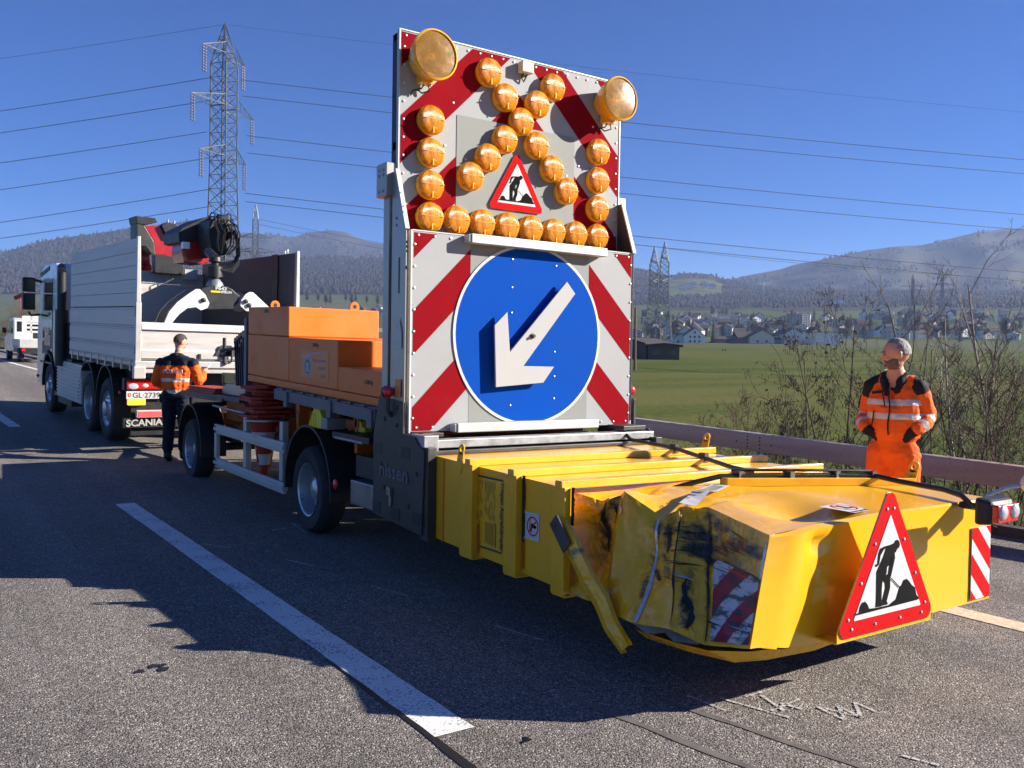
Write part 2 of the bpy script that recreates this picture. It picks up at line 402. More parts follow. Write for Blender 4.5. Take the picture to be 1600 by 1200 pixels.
# hill ground: bare woodland floor and meadow, cover given by a land-use attribute
m, nt, b, nd = node_mat('hill_ground'); L = nt.links
tc = nd('ShaderNodeTexCoord'); at_ = nd('ShaderNodeAttribute', attribute_name='meadow')
n1 = nd('ShaderNodeTexNoise', Scale=.03, Detail=8.0); n1.inputs['Roughness'].default_value = .7; L.new(tc.outputs['Object'], n1.inputs['Vector'])
n2 = nd('ShaderNodeTexNoise', Scale=.004, Detail=6.0); L.new(tc.outputs['Object'], n2.inputs['Vector'])
fo = mixc(nt, nd, ramp(nt, nd, n1.outputs[0], .35, .65), (.028,.023,.021), (.046,.038,.034))
me_ = mixc(nt, nd, ramp(nt, nd, n2.outputs[0], .35, .65), (.055,.085,.022), (.10,.105,.040))
ad = nd('ShaderNodeMath', operation='ADD'); L.new(at_.outputs['Fac'], ad.inputs[0]); L.new(ramp(nt, nd, n1.outputs[0], .2, .8, -.35, .35), ad.inputs[1])
L.new(mixc(nt, nd, ramp(nt, nd, ad.outputs[0], .42, .58), fo, me_), b.inputs['Base Color'])
b.inputs['Roughness'].default_value = .95; b.inputs['Specular IOR Level'].default_value = .1

m, nt, b, nd = node_mat('mountain_ground'); L = nt.links
tc = nd('ShaderNodeTexCoord'); at_ = nd('ShaderNodeAttribute', attribute_name='meadow')
n1 = nd('ShaderNodeTexNoise', Scale=.012, Detail=8.0); n1.inputs['Roughness'].default_value = .7; L.new(tc.outputs['Object'], n1.inputs['Vector'])
ad = nd('ShaderNodeMath', operation='ADD'); L.new(at_.outputs['Fac'], ad.inputs[0]); L.new(ramp(nt, nd, n1.outputs[0], .2, .8, -.4, .4), ad.inputs[1])
L.new(mixc(nt, nd, ramp(nt, nd, ad.outputs[0], .35, .65), (.034,.031,.031), (.090,.085,.055)), b.inputs['Base Color'])
b.inputs['Roughness'].default_value = .95; b.inputs['Specular IOR Level'].default_value = .1

# road sheet
ys = [-60,-40,-25,-15,-8,-4,0,3,6,8,9,10,11,12,13,14,16,18,20,23,26,30,36,42,50,60,72,86,100,125,150,190]
XL, XR = -13.0, 8.75
g = MB(); g.grid([[(x+rx(y), y, rz(y)) for x in (XL, -9, -5, -2, 0, 2, 4, 6, XR)] for y in ys])
setting(g.build('road', 'asphalt', smooth=30))
def strip(x0, x1, y0, y1, dz=.004, step=1.5, j=0.0, seed=1):
    n = max(1, int((y1-y0)/step)); rd = random.Random(seed); out = []
    for i in range(n+1):
        y = lerp(y0, y1, i/n); a = rd.uniform(-j, j); c = rd.uniform(-j, j)
        out.append([(x0+rx(y)+a, y, rz(y)+dz), (x1+rx(y)+c, y, rz(y)+dz)])
    return out
ln = MB()
for y0, y1 in ((-28.6,-21.6), (-13.2,-6.2), (3.27, 10.27), (18.35, 25.35), (33.4, 40.4), (48.5, 55.5), (63.5, 70.5), (78.5, 85.5)):
    ln.grid(strip(1.857, 2.052, y0, y1, step=.12, j=.003))
setting(ln.build('lane_marking', 'road_paint'))
ed = MB(); ed.grid(strip(5.66, 5.86, -50, 9, .004)); setting(ed.build('shoulder_line', 'road_paint_cream'))
ed = MB(); ed.grid(strip(5.66, 5.86, 9.01, 185, .004)); setting(ed.build('edge_line', 'road_paint'))
# sealed crack beside the dash, dark spots, skid marks, chalk marks
cr = MB(); P = []
for i in range(34):
    y = lerp(4.45, -3.0, i/33); wv = .006*math.sin(i*1.7)+.004*math.sin(i*.6)
    wd = lerp(.004, .022, min(1, i/6)); xx = 1.842-.004*max(0, 3.2-y)**1.5
    P.append([(xx-wd+wv, y, .003), (xx+wd+wv*.6, y, .003)])
cr.grid(P)
for cx, cy, r0 in ((1.02, 4.75, .085), (.30, 5.05, .03), (2.16, 3.05, .035), (2.0, 5.62, .03)):
    for k in range(5):
        rr = random.Random(int(cx*100+k)); ox, oy = cx+rr.uniform(-r0, r0)*.8, cy+rr.uniform(-r0, r0)*.8
        cr.poly([(ox+r0*.45*rr.uniform(.5,1)*math.cos(t*math.pi/4), oy+r0*.45*rr.uniform(.5,1)*math.sin(t*math.pi/4), .003+.0004*k) for t in range(8)])
setting(cr.build('crack_sealing', 'sealant'))
sk = MB()
for x0, x1, y0, y1, w_ in ((2.62, 3.05, 3.4, .6, .030), (2.98, 3.45, 3.1, .6, .024)):
    n = 16
    sk.grid([[(lerp(x0,x1,i/n)-w_*(.5+.5*math.sin(i*2.1)**2), lerp(y0,y1,i/n), .003), (lerp(x0,x1,i/n)+w_*(.5+.5*math.cos(i*1.7)**2), lerp(y0,y1,i/n), .003)] for i in range(n+1)])
setting(sk.build('skid_marks', 'skid_rubber'))
ch = MB()
def stroke(pts, w_=.012, z=.005):
    for (a, b), (c, d) in zip(pts, pts[1:]):
        t = V((c-a, d-b, 0)).normalized(); n = V((-t.y, t.x, 0))*w_
        k = max(1, int(math.hypot(c-a, d-b)/.03))
        for i in range(k):
            rr = random.Random(int((a+i*.37+b)*1e4)); s = rr.uniform(.3, .95)
            p = V((lerp(a,c,i/k), lerp(b,d,i/k), z)); q = V((lerp(a,c,(i+.85)/k), lerp(b,d,(i+.85)/k), z))
            ch.poly([p-n*s, q-n*s, q+n*s, p+n*s])
def gp(u, v):
    r = ray(u, v); t = -CAMH/r.z; return (r.x*t, r.y*t)
for st in ([(1075,1088),(1135,1112)], [(1125,1092),(1235,1123)], [(1165,1090),(1205,1078)], [(1190,1088),(1225,1112)], [(1205,1112),(1250,1093)], [(1220,1100),(1255,1110)],
           [(1278,1106),(1320,1126),(1310,1104),(1345,1122),(1335,1098),(1370,1114)], [(1290,1108),(1350,1123)], [(1410,1182),(1470,1198)],
           [(580,916),(637,932)], [(775,979),(850,1002)], [(425,829),(470,822),(455,818),(480,834)], [(255,748),(300,742)], [(447,875),(493,886)], [(315,850),(362,857)], [(0,668),(22,677)]):
    stroke([gp(*p) for p in st], .011 if st[0][1] > 900 else .014)
setting(ch.build('chalk_marks', 'chalk'))

# kerb and verges
kb = MB()
for i in range(len(ys)-1):
    a, c = ys[i], ys[i+1]
    kb.hexa([(XR+.002+rx(a),a,rz(a)-.3),(XR+.14+rx(a),a,rz(a)-.3),(XR+.14+rx(c),c,rz(c)-.3),(XR+.002+rx(c),c,rz(c)-.3),
             (XR+.002+rx(a),a,rz(a)+.10),(XR+.14+rx(a),a,rz(a)+.10),(XR+.14+rx(c),c,rz(c)+.10),(XR+.002+rx(c),c,rz(c)+.10)])
mat('kerb_dark', (.055,.045,.042), .9, var=.25, scale=6, bump=.3)
setting(kb.build('kerb', 'kerb_dark'))
vg = MB(); rd = random.Random(4)
def verge(side):
    rows = []
    for y in [lerp(-60, 30, i/60) for i in range(61)]+[36,42,50,60,72,86,100,125,150,190]:
        row = []
        for k, dx in enumerate((.14, .5, 1.1, 1.8, 2.6, 3.5, 5.0, 7.0)):
            x = (XR+dx if side > 0 else XL-dx+.14)+rx(y)
            t = (dx-.14)/6.86; z = lerp(rz(y)+.03, fz(x, y)-.15, min(1, t*1.05)**.85)
            row.append((x, y, z+(rd.uniform(-.05,.05) if 0 < k < 7 else 0)))
        rows.append(row)
    vg.grid(rows)
verge(1); verge(-1)
setting(vg.build('verge', 'verge_grass', smooth=60))

# the field: one sheet all round, rising gently away from the road
fl = MB(); rows = []
for r in (6, 14, 24, 40, 65, 100, 160, 250, 380, 560, 760, 900):
    row = []
    for k in range(97):
        a = 2*math.pi*k/96; x, y = r*math.sin(a), r*math.cos(a)
        row.append((x, y, fz(x, y)-(1.2 if r < 10 else 0)))
    rows.append(row)
fl.grid(rows); setting(fl.build('field', 'field_grass', smooth=60))

pt_ = MB(); P_ = []
for i in range(41):
    u = lerp(880, 1420, i/40); r_ = ray(u, lerp(570, 594, i/40)+.8*math.sin(i*.5)); d = 60
    for _ in range(40):
        p = CO+r_*d; d *= 1+.5*max(-.5, min(.5, (p.z-fz(p.x,p.y)-.05)/max(1, abs(CO.z-fz(p.x,p.y)))))
    P_.append([V((p.x,p.y,fz(p.x,p.y)+.05))-V((fwd.x,fwd.y,0))*.6, V((p.x,p.y,fz(p.x,p.y)+.05))+V((fwd.x,fwd.y,0))*.6])
pt_.grid(P_); mat('path_gravel', (.22,.20,.14), .9, var=.3, scale=.5); setting(pt_.build('field_path', 'path_gravel'))
# valley floor, slopes and mountains, set out by direction and distance
NEAR = [(-700,398),(-300,402),(0,393.6),(23,390),(39,384),(66,377),(97,372),(136,366.5),(163,362.6),(198,357.6),(213,357),(271,349),(302,344.4),(335,352),(365,372),(395,396),(440,404),(469,403),(511,400.6),(555,404),(605,403),(700,408),(800,404),(900,412),(960,416),(996,419),(1013,422.5),(1047,431),(1066,427),(1087,427.5),(1119,429),(1124,434),(1150,441),(1190,448),(1250,450),(1300,452),(1400,456),(1500,452),(1600,458),(1900,452),(2300,440)]
MTL = [(-300,420),(250,400),(340,372),(384,362.6),(407,366.5),(426,366),(446,370),(457,371.5),(473,366.5),(496,362),(515,360),(539,362),(554,370),(573,377),(603,382),(660,392),(760,405),(900,425)]
MTR = [(1000,470),(1100,445),(1149,435),(1184,427),(1215,422),(1240,414),(1292,404),(1348,392),(1400,385),(1440,383),(1472,376),(1520,364),(1572,357),(1600,356.5),(1700,350),(1850,366),(2100,400),(2300,430)]
def vrow(u, k):
    """image height of the slope at rows of growing distance"""
    t = max(0, min(1, (u-620)/300))
    left = (531, 497, 482, 459, 432); right = (538, 507, 489, 476, 460)
    return lerp(left[k], right[k], t)
DR = (560, 1000, 1350, 1800, 2300)
def hill_pt(u, s):
    """s 0..5: rows 0-4 then the ridge at 2900 m; folds in the slope for s>3"""
    rid = prof(NEAR, u)
    if s < 4:
        k = int(s); f = s-k; d = lerp(DR[k], DR[k+1], f); v = lerp(vrow(u,k), vrow(u,k+1), f)
    else:
        f = s-4; d = lerp(2300, 2900, f); v = lerp(vrow(u,4), rid, f)
    v += 2.2*noise.noise(V((u*.02, s*1.3, 3)))*min(1, s)*(1 if s < 4.9 else .25)
    p = at(u, min(v, vrow(u,0)+8), d)
    z0 = fz(p.x, p.y)
    if s == 0: p.z = z0-.5
    elif p.z < z0+.3: p.z = z0+.3
    return p
def meadow_at(u, s):
    q = noise.noise(V((u*.012, s*1.1, 7.7)))
    if u < 640: a = 1.0 if s < 2.95 else (.0 if s < 4.9 else .1)
    elif s < 2.4: a = .8+.5*q
    elif 1040 < u < 1128 and 3.9 < s < 4.75: a = 1.0
    else: a = .25+.8*q if s < 3.3 else .12+.5*q
    return a
def cover(ob, vals):
    at_ = ob.data.attributes.new('meadow', 'FLOAT', 'POINT'); at_.data.foreach_set('value', vals)
hm = MB(); us = list(range(-700, 2301, 12)); ss = [i*.2 for i in range(26)]
rows = [[hill_pt(u, s) for u in us] for s in ss]
rows.append([p+V((fwd.x,fwd.y,0))*300-V((0,0,60)) for p in rows[-1]])
hm.grid(rows); hb = setting(hm.build('valley_slope', 'hill_ground', smooth=60))
cover(hb, [meadow_at(u, s) for s in ss+[5] for u in us])
def mountain(name, PR, u0, u1, d0, d1, vb, seed):
    mm = MB(); rows = []; us = list(range(u0, u1+1, 10)); n = 22; vals = []
    for i in range(n+1):
        t = i/n; row = []
        for u in us:
            v = lerp(vb, prof(PR, u), t**.9); q = noise.fractal(V((u*.009+seed, t*2.5, seed)), 1, 2, 4)
            d = lerp(d0, d1, t)*(1+.06*q*(1-t*.3))
            v += 1.0*noise.noise(V((u*.08, t*5, 1)))*(1-.3*t)
            row.append(at(u, v, d)); vals.append(.42+.75*noise.noise(V((u*.015+seed, t*3.0, 2)))+(.1 if name == 'mountain_right' else -.12))
        rows.append(row)
    rows.append([p+V((fwd.x,fwd.y,0))*900-V((0,0,150)) for p in rows[-1]]); vals += [0]*len(us)
    mm.grid(rows); o = setting(mm.build('mountain', 'mountain_ground', smooth=60)); cover(o, vals); return rows
mountL = mountain('mountain_left', MTL, -300, 900, 3000, 4400, 470, 3.1)
mountR = mountain('mountain_right', MTR, 1000, 2300, 2700, 3700, 478, 8.4)

# woods that read as one mass: conifers and bare broad-leaved trees
def wood(name, pts, label):
    V3, F3, M3 = [], [], []
    rd = random.Random(11)
    for p, h, con in pts:
        b0 = len(V3)
        if con:
            for z, r in ((.05,.20),(.45,.13),(.40,.17),(1.0,.005)):
                for j in range(5):
                    a = j*1.2566+rd.random()*.3; V3.append((p.x+h*r*math.cos(a), p.y+h*r*math.sin(a), p.z+h*z))
            for i in (0, 2):
                for j in range(5): F3.append((b0+i*5+j, b0+i*5+(j+1)%5, b0+(i+1)*5+(j+1)%5, b0+(i+1)*5+j)); M3.append(0)
        else:
            for z, r in ((.0,.05),(.3,.26),(.65,.34),(.98,.12)):
                for j in range(5):
                    a = j*1.2566+rd.random()*.6; q = rd.uniform(.75,1.25); V3.append((p.x+h*r*q*math.cos(a), p.y+h*r*q*math.sin(a), p.z+h*z*rd.uniform(.9,1.1)))
            for i in range(3):
                for j in range(5): F3.append((b0+i*5+j, b0+i*5+(j+1)%5, b0+(i+1)*5+(j+1)%5, b0+(i+1)*5+j)); M3.append(1)
    me = bpy.data.meshes.new(name); me.from_pydata(V3, [], F3); me.materials.append(MT['conifer']); me.materials.append(MT['bare_wood'])
    me.polygons.foreach_set('material_index', M3)
    o = bpy.data.objects.new(name, me); COL.objects.link(o); tag(o, label, 'woodland', kind='stuff'); return o
rd = random.Random(5); pl = []; pr = []
for _ in range(30000):
    u = rd.uniform(-250, 1750); s = rd.uniform(2.6, 5.0)
    if rd.random() > (.35+.65*(s-2.6)/2.4): continue
    if meadow_at(u, s) > .5: continue
    if u < 640 and s < 2.95: continue
    q = noise.noise(V((u*.02, s*1.7, 1.3)))
    con = rd.random() < (.62 if s > 4.2 else .3)+.5*q
    h = rd.uniform(9, 16)*(1.0 if con else .85)
    if u > 640: h *= .75
    (pl if u < 800 else pr).append((hill_pt(u, s)-V((0,0,2)), h, con))
wood('forest', pl, 'mixed forest covering the dark hill behind the tipper truck')
wood('woodland', pr, 'hazy leafless woodland on the slope above the village')
def far_wood(rows, n, dens, sd, hh):
    rd = random.Random(sd); out = []
    for _ in range(n):
        i = rd.randrange(2, len(rows)-2); j = rd.randrange(0, len(rows[0])-1)
        q = noise.noise(V((j*.15+sd, i*.28, 4)))
        if q < dens: continue
        p = rows[i][j].lerp(rows[i+1][j+1], rd.random())+(rows[i][j+1]-rows[i][j])*rd.random()
        out.append((p-V((0,0,3)), rd.uniform(10, 17)*hh, rd.random() < .55))
    return out
wood('mountain_forest', far_wood(mountL, 9000, .0, 2, 1.2), 'far forest on the blue mountain between truck and warning board')
wood('mountain_woods', far_wood(mountR, 9000, .08, 6, 1.0), 'scattered woods on the hazy mountain at the right')
# ---------------------------------------------------------------- the warning trailer with its crash cushion
OT = V((4.12, 8.0, 0))
TR = thing('warning_trailer', OT, 'two axle warning trailer with arrow board, blue disc and crushed yellow crash cushion', 'trailer')
def tz(y): return .0259*(y-5.5)
def dk(y): return 1.23+.038*(y-6.36)          # top of the loading deck
def tp(mb, name, mats, parent=None, **k): return mb.build(name, mats, parent or TR, org=k.pop('org', OT), **k)
def onY(c, u, v):
    r = ray(u, v); return CO + r*((c-CO.y)/r.y)
def onX(c, u, v):
    r = ray(u, v); return CO + r*((c-CO.x)/r.x)

# chassis
m = MB()
for x in (3.55, 4.69):
    m.hexa([(x-.05,5.9,.72),(x+.05,5.9,.72),(x+.05,11.9,.80),(x-.05,11.9,.80),(x-.05,5.9,1.0),(x+.05,5.9,1.0),(x+.05,11.9,1.10),(x-.05,11.9,1.10)])
for y in (6.3, 7.1, 8.5, 9.3, 10.2):
    m.box(3.20, 5.04, y-.05, y+.05, .98+tz(y), 1.12+tz(y))
    m.hexa([(3.20,y-.03,.80),(3.52,y-.03,.72),(3.52,y+.03,.72),(3.20,y+.03,.80),(3.20,y-.03,1.1),(3.52,y-.03,1.1),(3.52,y+.03,1.1),(3.20,y+.03,1.1)])
m.box(3.30, 3.42, 8.3, 8.75, .66, 1.1)
tp(m, 'chassis', 'orange_dark', bevel=.006)
m = MB()
for xa, ya, yb in ((3.06,6.36,8.72),(3.40,8.722,9.95)):
    m.hexa([(xa,ya,dk(ya)-.05),(5.18,ya,dk(ya)-.05),(5.18,yb,dk(yb)-.05),(xa,yb,dk(yb)-.05),(xa,ya,dk(ya)),(5.18,ya,dk(ya)),(5.18,yb,dk(yb)),(xa,yb,dk(yb))])
tp(m, 'deck', 'blue_steel', bevel=.004)
for x0, x1 in ((3.035, 3.058), (5.182, 5.205)):
    m = MB(); sx = x0
    ye = 8.72
    m.hexa([(x0,6.38,dk(6.38)-.115),(x1,6.38,dk(6.38)-.115),(x1,ye,dk(ye)-.115),(x0,ye,dk(ye)-.115),(x0,6.38,dk(6.38)-.012),(x1,6.38,dk(6.38)-.012),(x1,ye,dk(ye)-.012),(x0,ye,dk(ye)-.012)])
    for y in (6.45, 7.28, 8.35): m.box(x0-.02, x1+.02, y-.045, y+.045, dk(y)-.165, dk(y)-.02)
    for k in range(8):
        y = 6.6+.27*k; m.box(x0-.004, x1, y-.025, y+.025, dk(y)-.01, dk(y)+.012)
    tp(m, 'side_rail', 'blue_steel', bevel=.004)
m = MB(); m.box(3.08, 5.16, 10.0, 12.55, 1.10, 1.16); m.box(3.06, 3.5, 10.6, 12.45, 1.085, 1.12)
tp(m, 'front_deck', 'dark_steel', bevel=.004)
m = MB(); m.tube([(3.7,12.3,.78),(4.05,13.7,.80)], .05, 8); m.tube([(4.5,12.3,.78),(4.1,13.7,.80)], .05, 8); m.tube([(4.08,13.6,.80),(4.08,14.0,.80)], .06, 10); m.box(3.55,4.65,12.2,12.4,.7,.86)
tp(m, 'drawbar', 'orange_dark')

def wheel(name, x, y, z, rad, wd, side, rimr, parent, org, dark=False, space=None):
    """side -1: outer face towards -x"""
    ax = V((side, 0, 0)); r = rad
    t = MB(); t.lathe((x, y, z), ax, [(rimr,-wd+.01),(r*.90,-wd),(r*.985,-wd+.035),(r,-wd+.07),(r,-.07),(r*.985,-.035),(r*.90,0),(rimr+.02,-.004),(rimr,-.02)], 48)
    for j in range(5):
        pass
    for k in (-.35,-.5,-.65):
        t.lathe((x,y,z), ax, [(r*1.002,wd*k-.004),(r*1.004,wd*k),(r*1.002,wd*k+.004)], 48)
    T = t.build(name, 'tyre', parent, org=org, loc=(x,y,z), smooth=40)
    q = MB()
    if dark:
        q.lathe((x,y,z), ax, [(rimr,-.02),(rimr*.97,-.004),(rimr*.93,-.03),(rimr*.80,-.045),(rimr*.62,-.02),(rimr*.42,-.01),(rimr*.40,.03),(rimr*.18,.045),(0,.045)], 36)
    else:
        q.lathe((x,y,z), ax, [(rimr,-.02),(rimr*1.01,-.002),(rimr*.95,-.012),(rimr*.93,-.05),(rimr*.90,-.15),(rimr*.72,-.165),(rimr*.62,-.14),(rimr*.50,-.135),(rimr*.46,-.09),(rimr*.30,-.06),(0,-.055)], 40)
    for k in range(10):
        a = k*math.pi/5; q.tube([(x+side*(-.15 if not dark else -.03), y+rimr*.62*math.cos(a), z+rimr*.62*math.sin(a)), (x+side*(-.10 if not dark else .0), y+rimr*.62*math.cos(a), z+rimr*.62*math.sin(a))], .014, 6)
    q.build('rim', 'rim', T, org=(x,y,z), smooth=35)
    return T
for yy in (7.835, 12.0):
    wheel('wheel', 3.05, yy, .40, .40, .24, -1, .245, TR, OT)
    wheel('wheel', 5.19, yy, .40, .40, .24, 1, .245, TR, OT)
    m = MB(); m.tube([(3.2,yy,.42),(5.04,yy,.42)], .055, 10); m.box(3.5,3.62,yy-.35,yy+.35,.5,.58); m.box(4.62,4.74,yy-.35,yy+.35,.5,.58); tp(m, 'axle', 'dark_steel')
    for x0, x1 in ((3.04, 3.36), (4.88, 5.20)):
        m = MB(); n = 22; pts = []
        for ra in (.545, .565):
            pts.append([(yy+ra*math.cos(lerp(-.12, math.pi+.12, i/n))*1.02, .42+ra*math.sin(lerp(-.12, math.pi+.12, i/n))*1.03) for i in range(n+1)])
        for i in range(n):
            a, b_ = pts[1][i], pts[1][i+1]; c, d = pts[0][i], pts[0][i+1]
            m.hexa([(x0,c[0],c[1]),(x1,c[0],c[1]),(x1,d[0],d[1]),(x0,d[0],d[1]),(x0,a[0],a[1]),(x1,a[0],a[1]),(x1,b_[0],b_[1]),(x0,b_[0],b_[1])])
        tp(m, 'mudguard', 'black_plastic', smooth=30)
m = MB(); m.box(3.045, 3.36, 6.50, 7.25, .93, .985); m.box(3.37, 3.40, 6.45, 7.25, .45, .98); m.box(3.15,3.17,6.42,6.98,.62,.80); tp(m, 'wing_plate', 'black_plastic', bevel=.004)
m = MB(); m.tube([(3.05,6.62,.93),(3.05,7.2,.935)], .012, 6); tp(m, 'grab_rail', 'alu')
m = MB(); m.tube([(3.10,9.65,.985),(3.10,11.1,1.02)], .014, 6); tp(m, 'grab_rail', 'alu')
# side guard
m = MB()
for za, zb in ((.735, .845), (.335, .445)):
    m.hexa([(3.03,8.42,za-.055),(3.07,8.42,za-.055),(3.07,10.80,za-.03),(3.03,10.80,za-.03),(3.03,8.42,zb-.055),(3.07,8.42,zb-.055),(3.07,10.80,zb-.03),(3.03,10.80,zb-.03)])
    m.hexa([(3.018,8.42,za-.02),(3.03,8.42,za-.02),(3.03,10.80,za+.005),(3.018,10.80,za+.005),(3.018,8.42,za+.02),(3.03,8.42,za+.02),(3.03,10.80,za+.045),(3.018,10.80,za+.045)])
for y in (8.62, 9.78): m.box(3.075, 3.14, y-.045, y+.045, .28, .98)
m.box(3.03, 3.075, 10.71, 10.80, .31, .80)
tp(m, 'side_guard', 'alu_pale', bevel=.006)
m = MB()
for za, zb in ((.70, .80), (.30, .40)): m.box(5.17, 5.21, 8.45, 10.9, za, zb)
for y in (8.6, 9.75, 10.8): m.box(5.10, 5.165, y-.04, y+.04, .28, .98)
tp(m, 'side_guard', 'alu_pale', bevel=.006)
m = MB(); m.box(3.08, 3.50, 6.40, 6.93, .395, .60); m.box(3.2,3.26,6.5,6.56,.6,.8); m.box(3.3,3.36,6.8,6.86,.6,.8); tp(m, 'tool_box', 'stainless', bevel=.008)
m = MB(); m.box(4.74, 5.16, 6.34, 7.0, .36, .62); tp(m, 'tool_box', 'stainless', bevel=.008)
m = MB(); m.box(4.90, 5.19, 6.34, 7.27, .93, .985); m.box(4.86,4.89,6.3,7.3,.40,.98); tp(m, 'wing_plate', 'black_plastic', bevel=.004)
m = MB(); m.box(3.72,4.52,8.35,11.2,.48,.96); m.box(3.66,4.58,9.0,9.1,.45,1.0); m.box(5.06,5.13,8.45,11.3,.34,.98); m.box(3.7,4.6,6.35,7.2,.55,.9); tp(m, 'underbody_sun_block', 'black_plastic', bevel=.01)  # unseen boxes and skirt added so sunlight cannot pass beneath the deck
m = MB(); m.ball((3.035,7.14,.535), (.018,.045,.045)); tp(m, 'side_lamp', 'lamp_red', smooth=60)
m = MB(); m.ball((3.13,9.28,.52), (.02,.04,.03)); tp(m, 'side_lamp', 'amber_lit', smooth=60)

# steel mounting plates at the back, with the maker's lettering
for x in (2.985, 5.24):
    m = MB()
    pl = [(6.29,.40),(5.50,.375),(5.47,.98),(5.56,1.005),(5.62,1.06),(5.80,1.07),(5.80,1.30),(6.20,1.32),(6.29,1.02)]
    m.prism([(x, a, b_+tz(a)) for a, b_ in pl], (.02,0,0))
    M_ = tp(m, 'mounting_plate', 'dark_steel', bevel=.003)
    if x < 4:
        q = MB()
        for y, z in ((6.22,.92),(6.22,.46),(5.75,.93),(5.9,.46),(5.56,.48)): (lambda q: (q.box(x-.002, x, y-.07, y+.07, z-.045+tz(y), z+.045+tz(y)), q.build('slot', 'black_plastic', M_, org=OT)))(MB())
        for y, z in ((6.15,.80),(6.1,.63),(6.0,.60),(5.58,.80),(5.7,.55),(6.1,1.15),(5.9,1.25),(5.9,1.12)):
            q = MB(); q.lathe((x,y,z+tz(y)), (-1,0,0), [(.018,0),(.018,.006),(0,.008)], 10); q.build('bolt', 'black_plastic', M_, org=OT)
        text('lettering', 'nissen', .15, (x-.004, 6.17, .735), (0,-1,-.02), (0,0,1), 'blue_steel', M_, OT, width=.46, ext=.003, bold=.004)
        q = MB(); q.box(x-.03, x, 5.95, 6.0, .60, .66); q.box(x-.02,x,5.955,5.985,.52,.6); q.build('latch', 'stainless', M_, org=OT, bevel=.004)
# masts, guide heads, gussets to the boards
for sx, x0 in ((-1, 2.99), (1, 5.17)):
    m = MB()
    m.box(x0, x0+.085, 6.075, 6.17, 1.22, 3.05); m.box(x0+.02, x0+.075, 5.85, 6.03, 1.22, 2.55)
    M_ = tp(m, 'mast', 'alu', bevel=.004)
    q = MB(); q.box(x0+.02, x0+.07, 6.032, 6.073, 1.25, 3.0); q.build('slot', 'black_plastic', M_, org=OT)
    q = MB(); xa = x0-.05 if sx < 0 else x0+.03
    q.box(xa, xa+.105, 6.03, 6.20, 2.84, 3.09)
    for dy in (.05, .12):
        for dz in (.04, .16, .20): q.lathe((xa+(0 if sx < 0 else .105), 6.03+dy, 2.84+dz), (sx,0,0), [(.013,0),(.013,.008),(0,.01)], 6)
    q.build('guide_head', 'alu', M_, org=OT, bevel=.006)
    q = MB(); xg = x0+.004 if sx < 0 else x0+.03
    q.prism([(xg,5.80,1.12),(xg,5.80,2.565),(xg,5.97,3.02),(xg,6.03,3.02),(xg,6.03,1.12)], (.006,0,0)); q.bar((xg+.003,5.795,2.57),(xg+.003,5.965,3.025),.028,.008)
    G_ = q.build('gusset', 'alu' if sx < 0 else 'dark_steel', M_, org=OT)
    if sx < 0:
        for u, v, rr_ in ((620,341,.012),(620,352,.012),(636,378,.013),(636,385,.013),(636,392,.013),(635,418,.014),(628,300,.006),(631,322,.006),(633,330,.006)):
            p = onX(xg, u, v); q = MB(); q.lathe((xg-.001,p.y,p.z), (-1,0,0), [(rr_,0),(rr_*.9,.001),(0,.0012)], 10); q.build('hole', 'black_plastic' if rr_ > .01 else 'rivet', G_, org=OT)
        a_, b_ = onX(xg, 624, 402), onX(xg, 624, 458); q = MB(); q.box(xg-.002, xg-.0005, a_.y-.010, a_.y+.010, b_.z, a_.z); q.build('long_slot', 'black_plastic', G_, org=OT)
    q = MB(); q.bar((xg+.003,5.79,2.57),(xg+.003,5.96,3.03),.034,.012); q.build('gusset_edge', 'sign_white', M_, org=OT)
m = MB(); m.poly([(2.987,5.84,1.82),(2.987,5.93,1.82),(2.987,5.93,1.70),(2.987,5.84,1.70)]); m.poly([(2.987,5.885,1.93),(2.987,5.93,1.82),(2.987,5.84,1.82)])
tp(m, 'instruction_sticker', 'sign_white')
m = MB(); m.box(2.987-.003,2.987,5.84,5.93,1.34,1.47); tp(m, 'orange_sticker', 'plaque')
m = MB(); m.box(3.02, 5.22, 5.52, 5.66, .985, 1.045); m.box(3.02,5.22,5.66,5.80,1.0,1.03); m.box(3.0,3.12,5.50,5.72,.965,1.08)
tp(m, 'cross_beam', 'galv', bevel=.005)
m = MB(); m.box(3.06, 5.18, 5.86, 6.02, .62, 1.0); m.box(3.1,5.14,6.02,6.3,.5,.7); m.box(4.95,5.2,5.6,5.82,1.055,1.09); m.box(3.06,3.24,5.64,5.82,1.055,1.085)
tp(m, 'rear_bumper', 'dark_steel', bevel=.005)
for sx, x in ((-1, 2.95), (1, 5.36)):
    m = MB(); y = 5.98
    m.tube([(3.02 if sx < 0 else 5.22, y, 1.20),(x+.03*-sx, y, 1.20),(x, y, 1.24),(x, y, 1.34)], .017, 8)
    M_ = tp(m, 'marker_lamp', 'dark_steel', smooth=50)
    q = MB(); q.lathe((x,y+.028,1.375), (0,1,0), [(.045,-.03),(.045,.0),(.03,.015),(0,.02)], 16); q.build('housing', 'black_plastic', M_, org=OT, smooth=40)
    q = MB(); q.ball((x,y-.005,1.375), (.044,.035,.044)); q.build('lens', 'lamp_red', M_, org=OT, smooth=60)

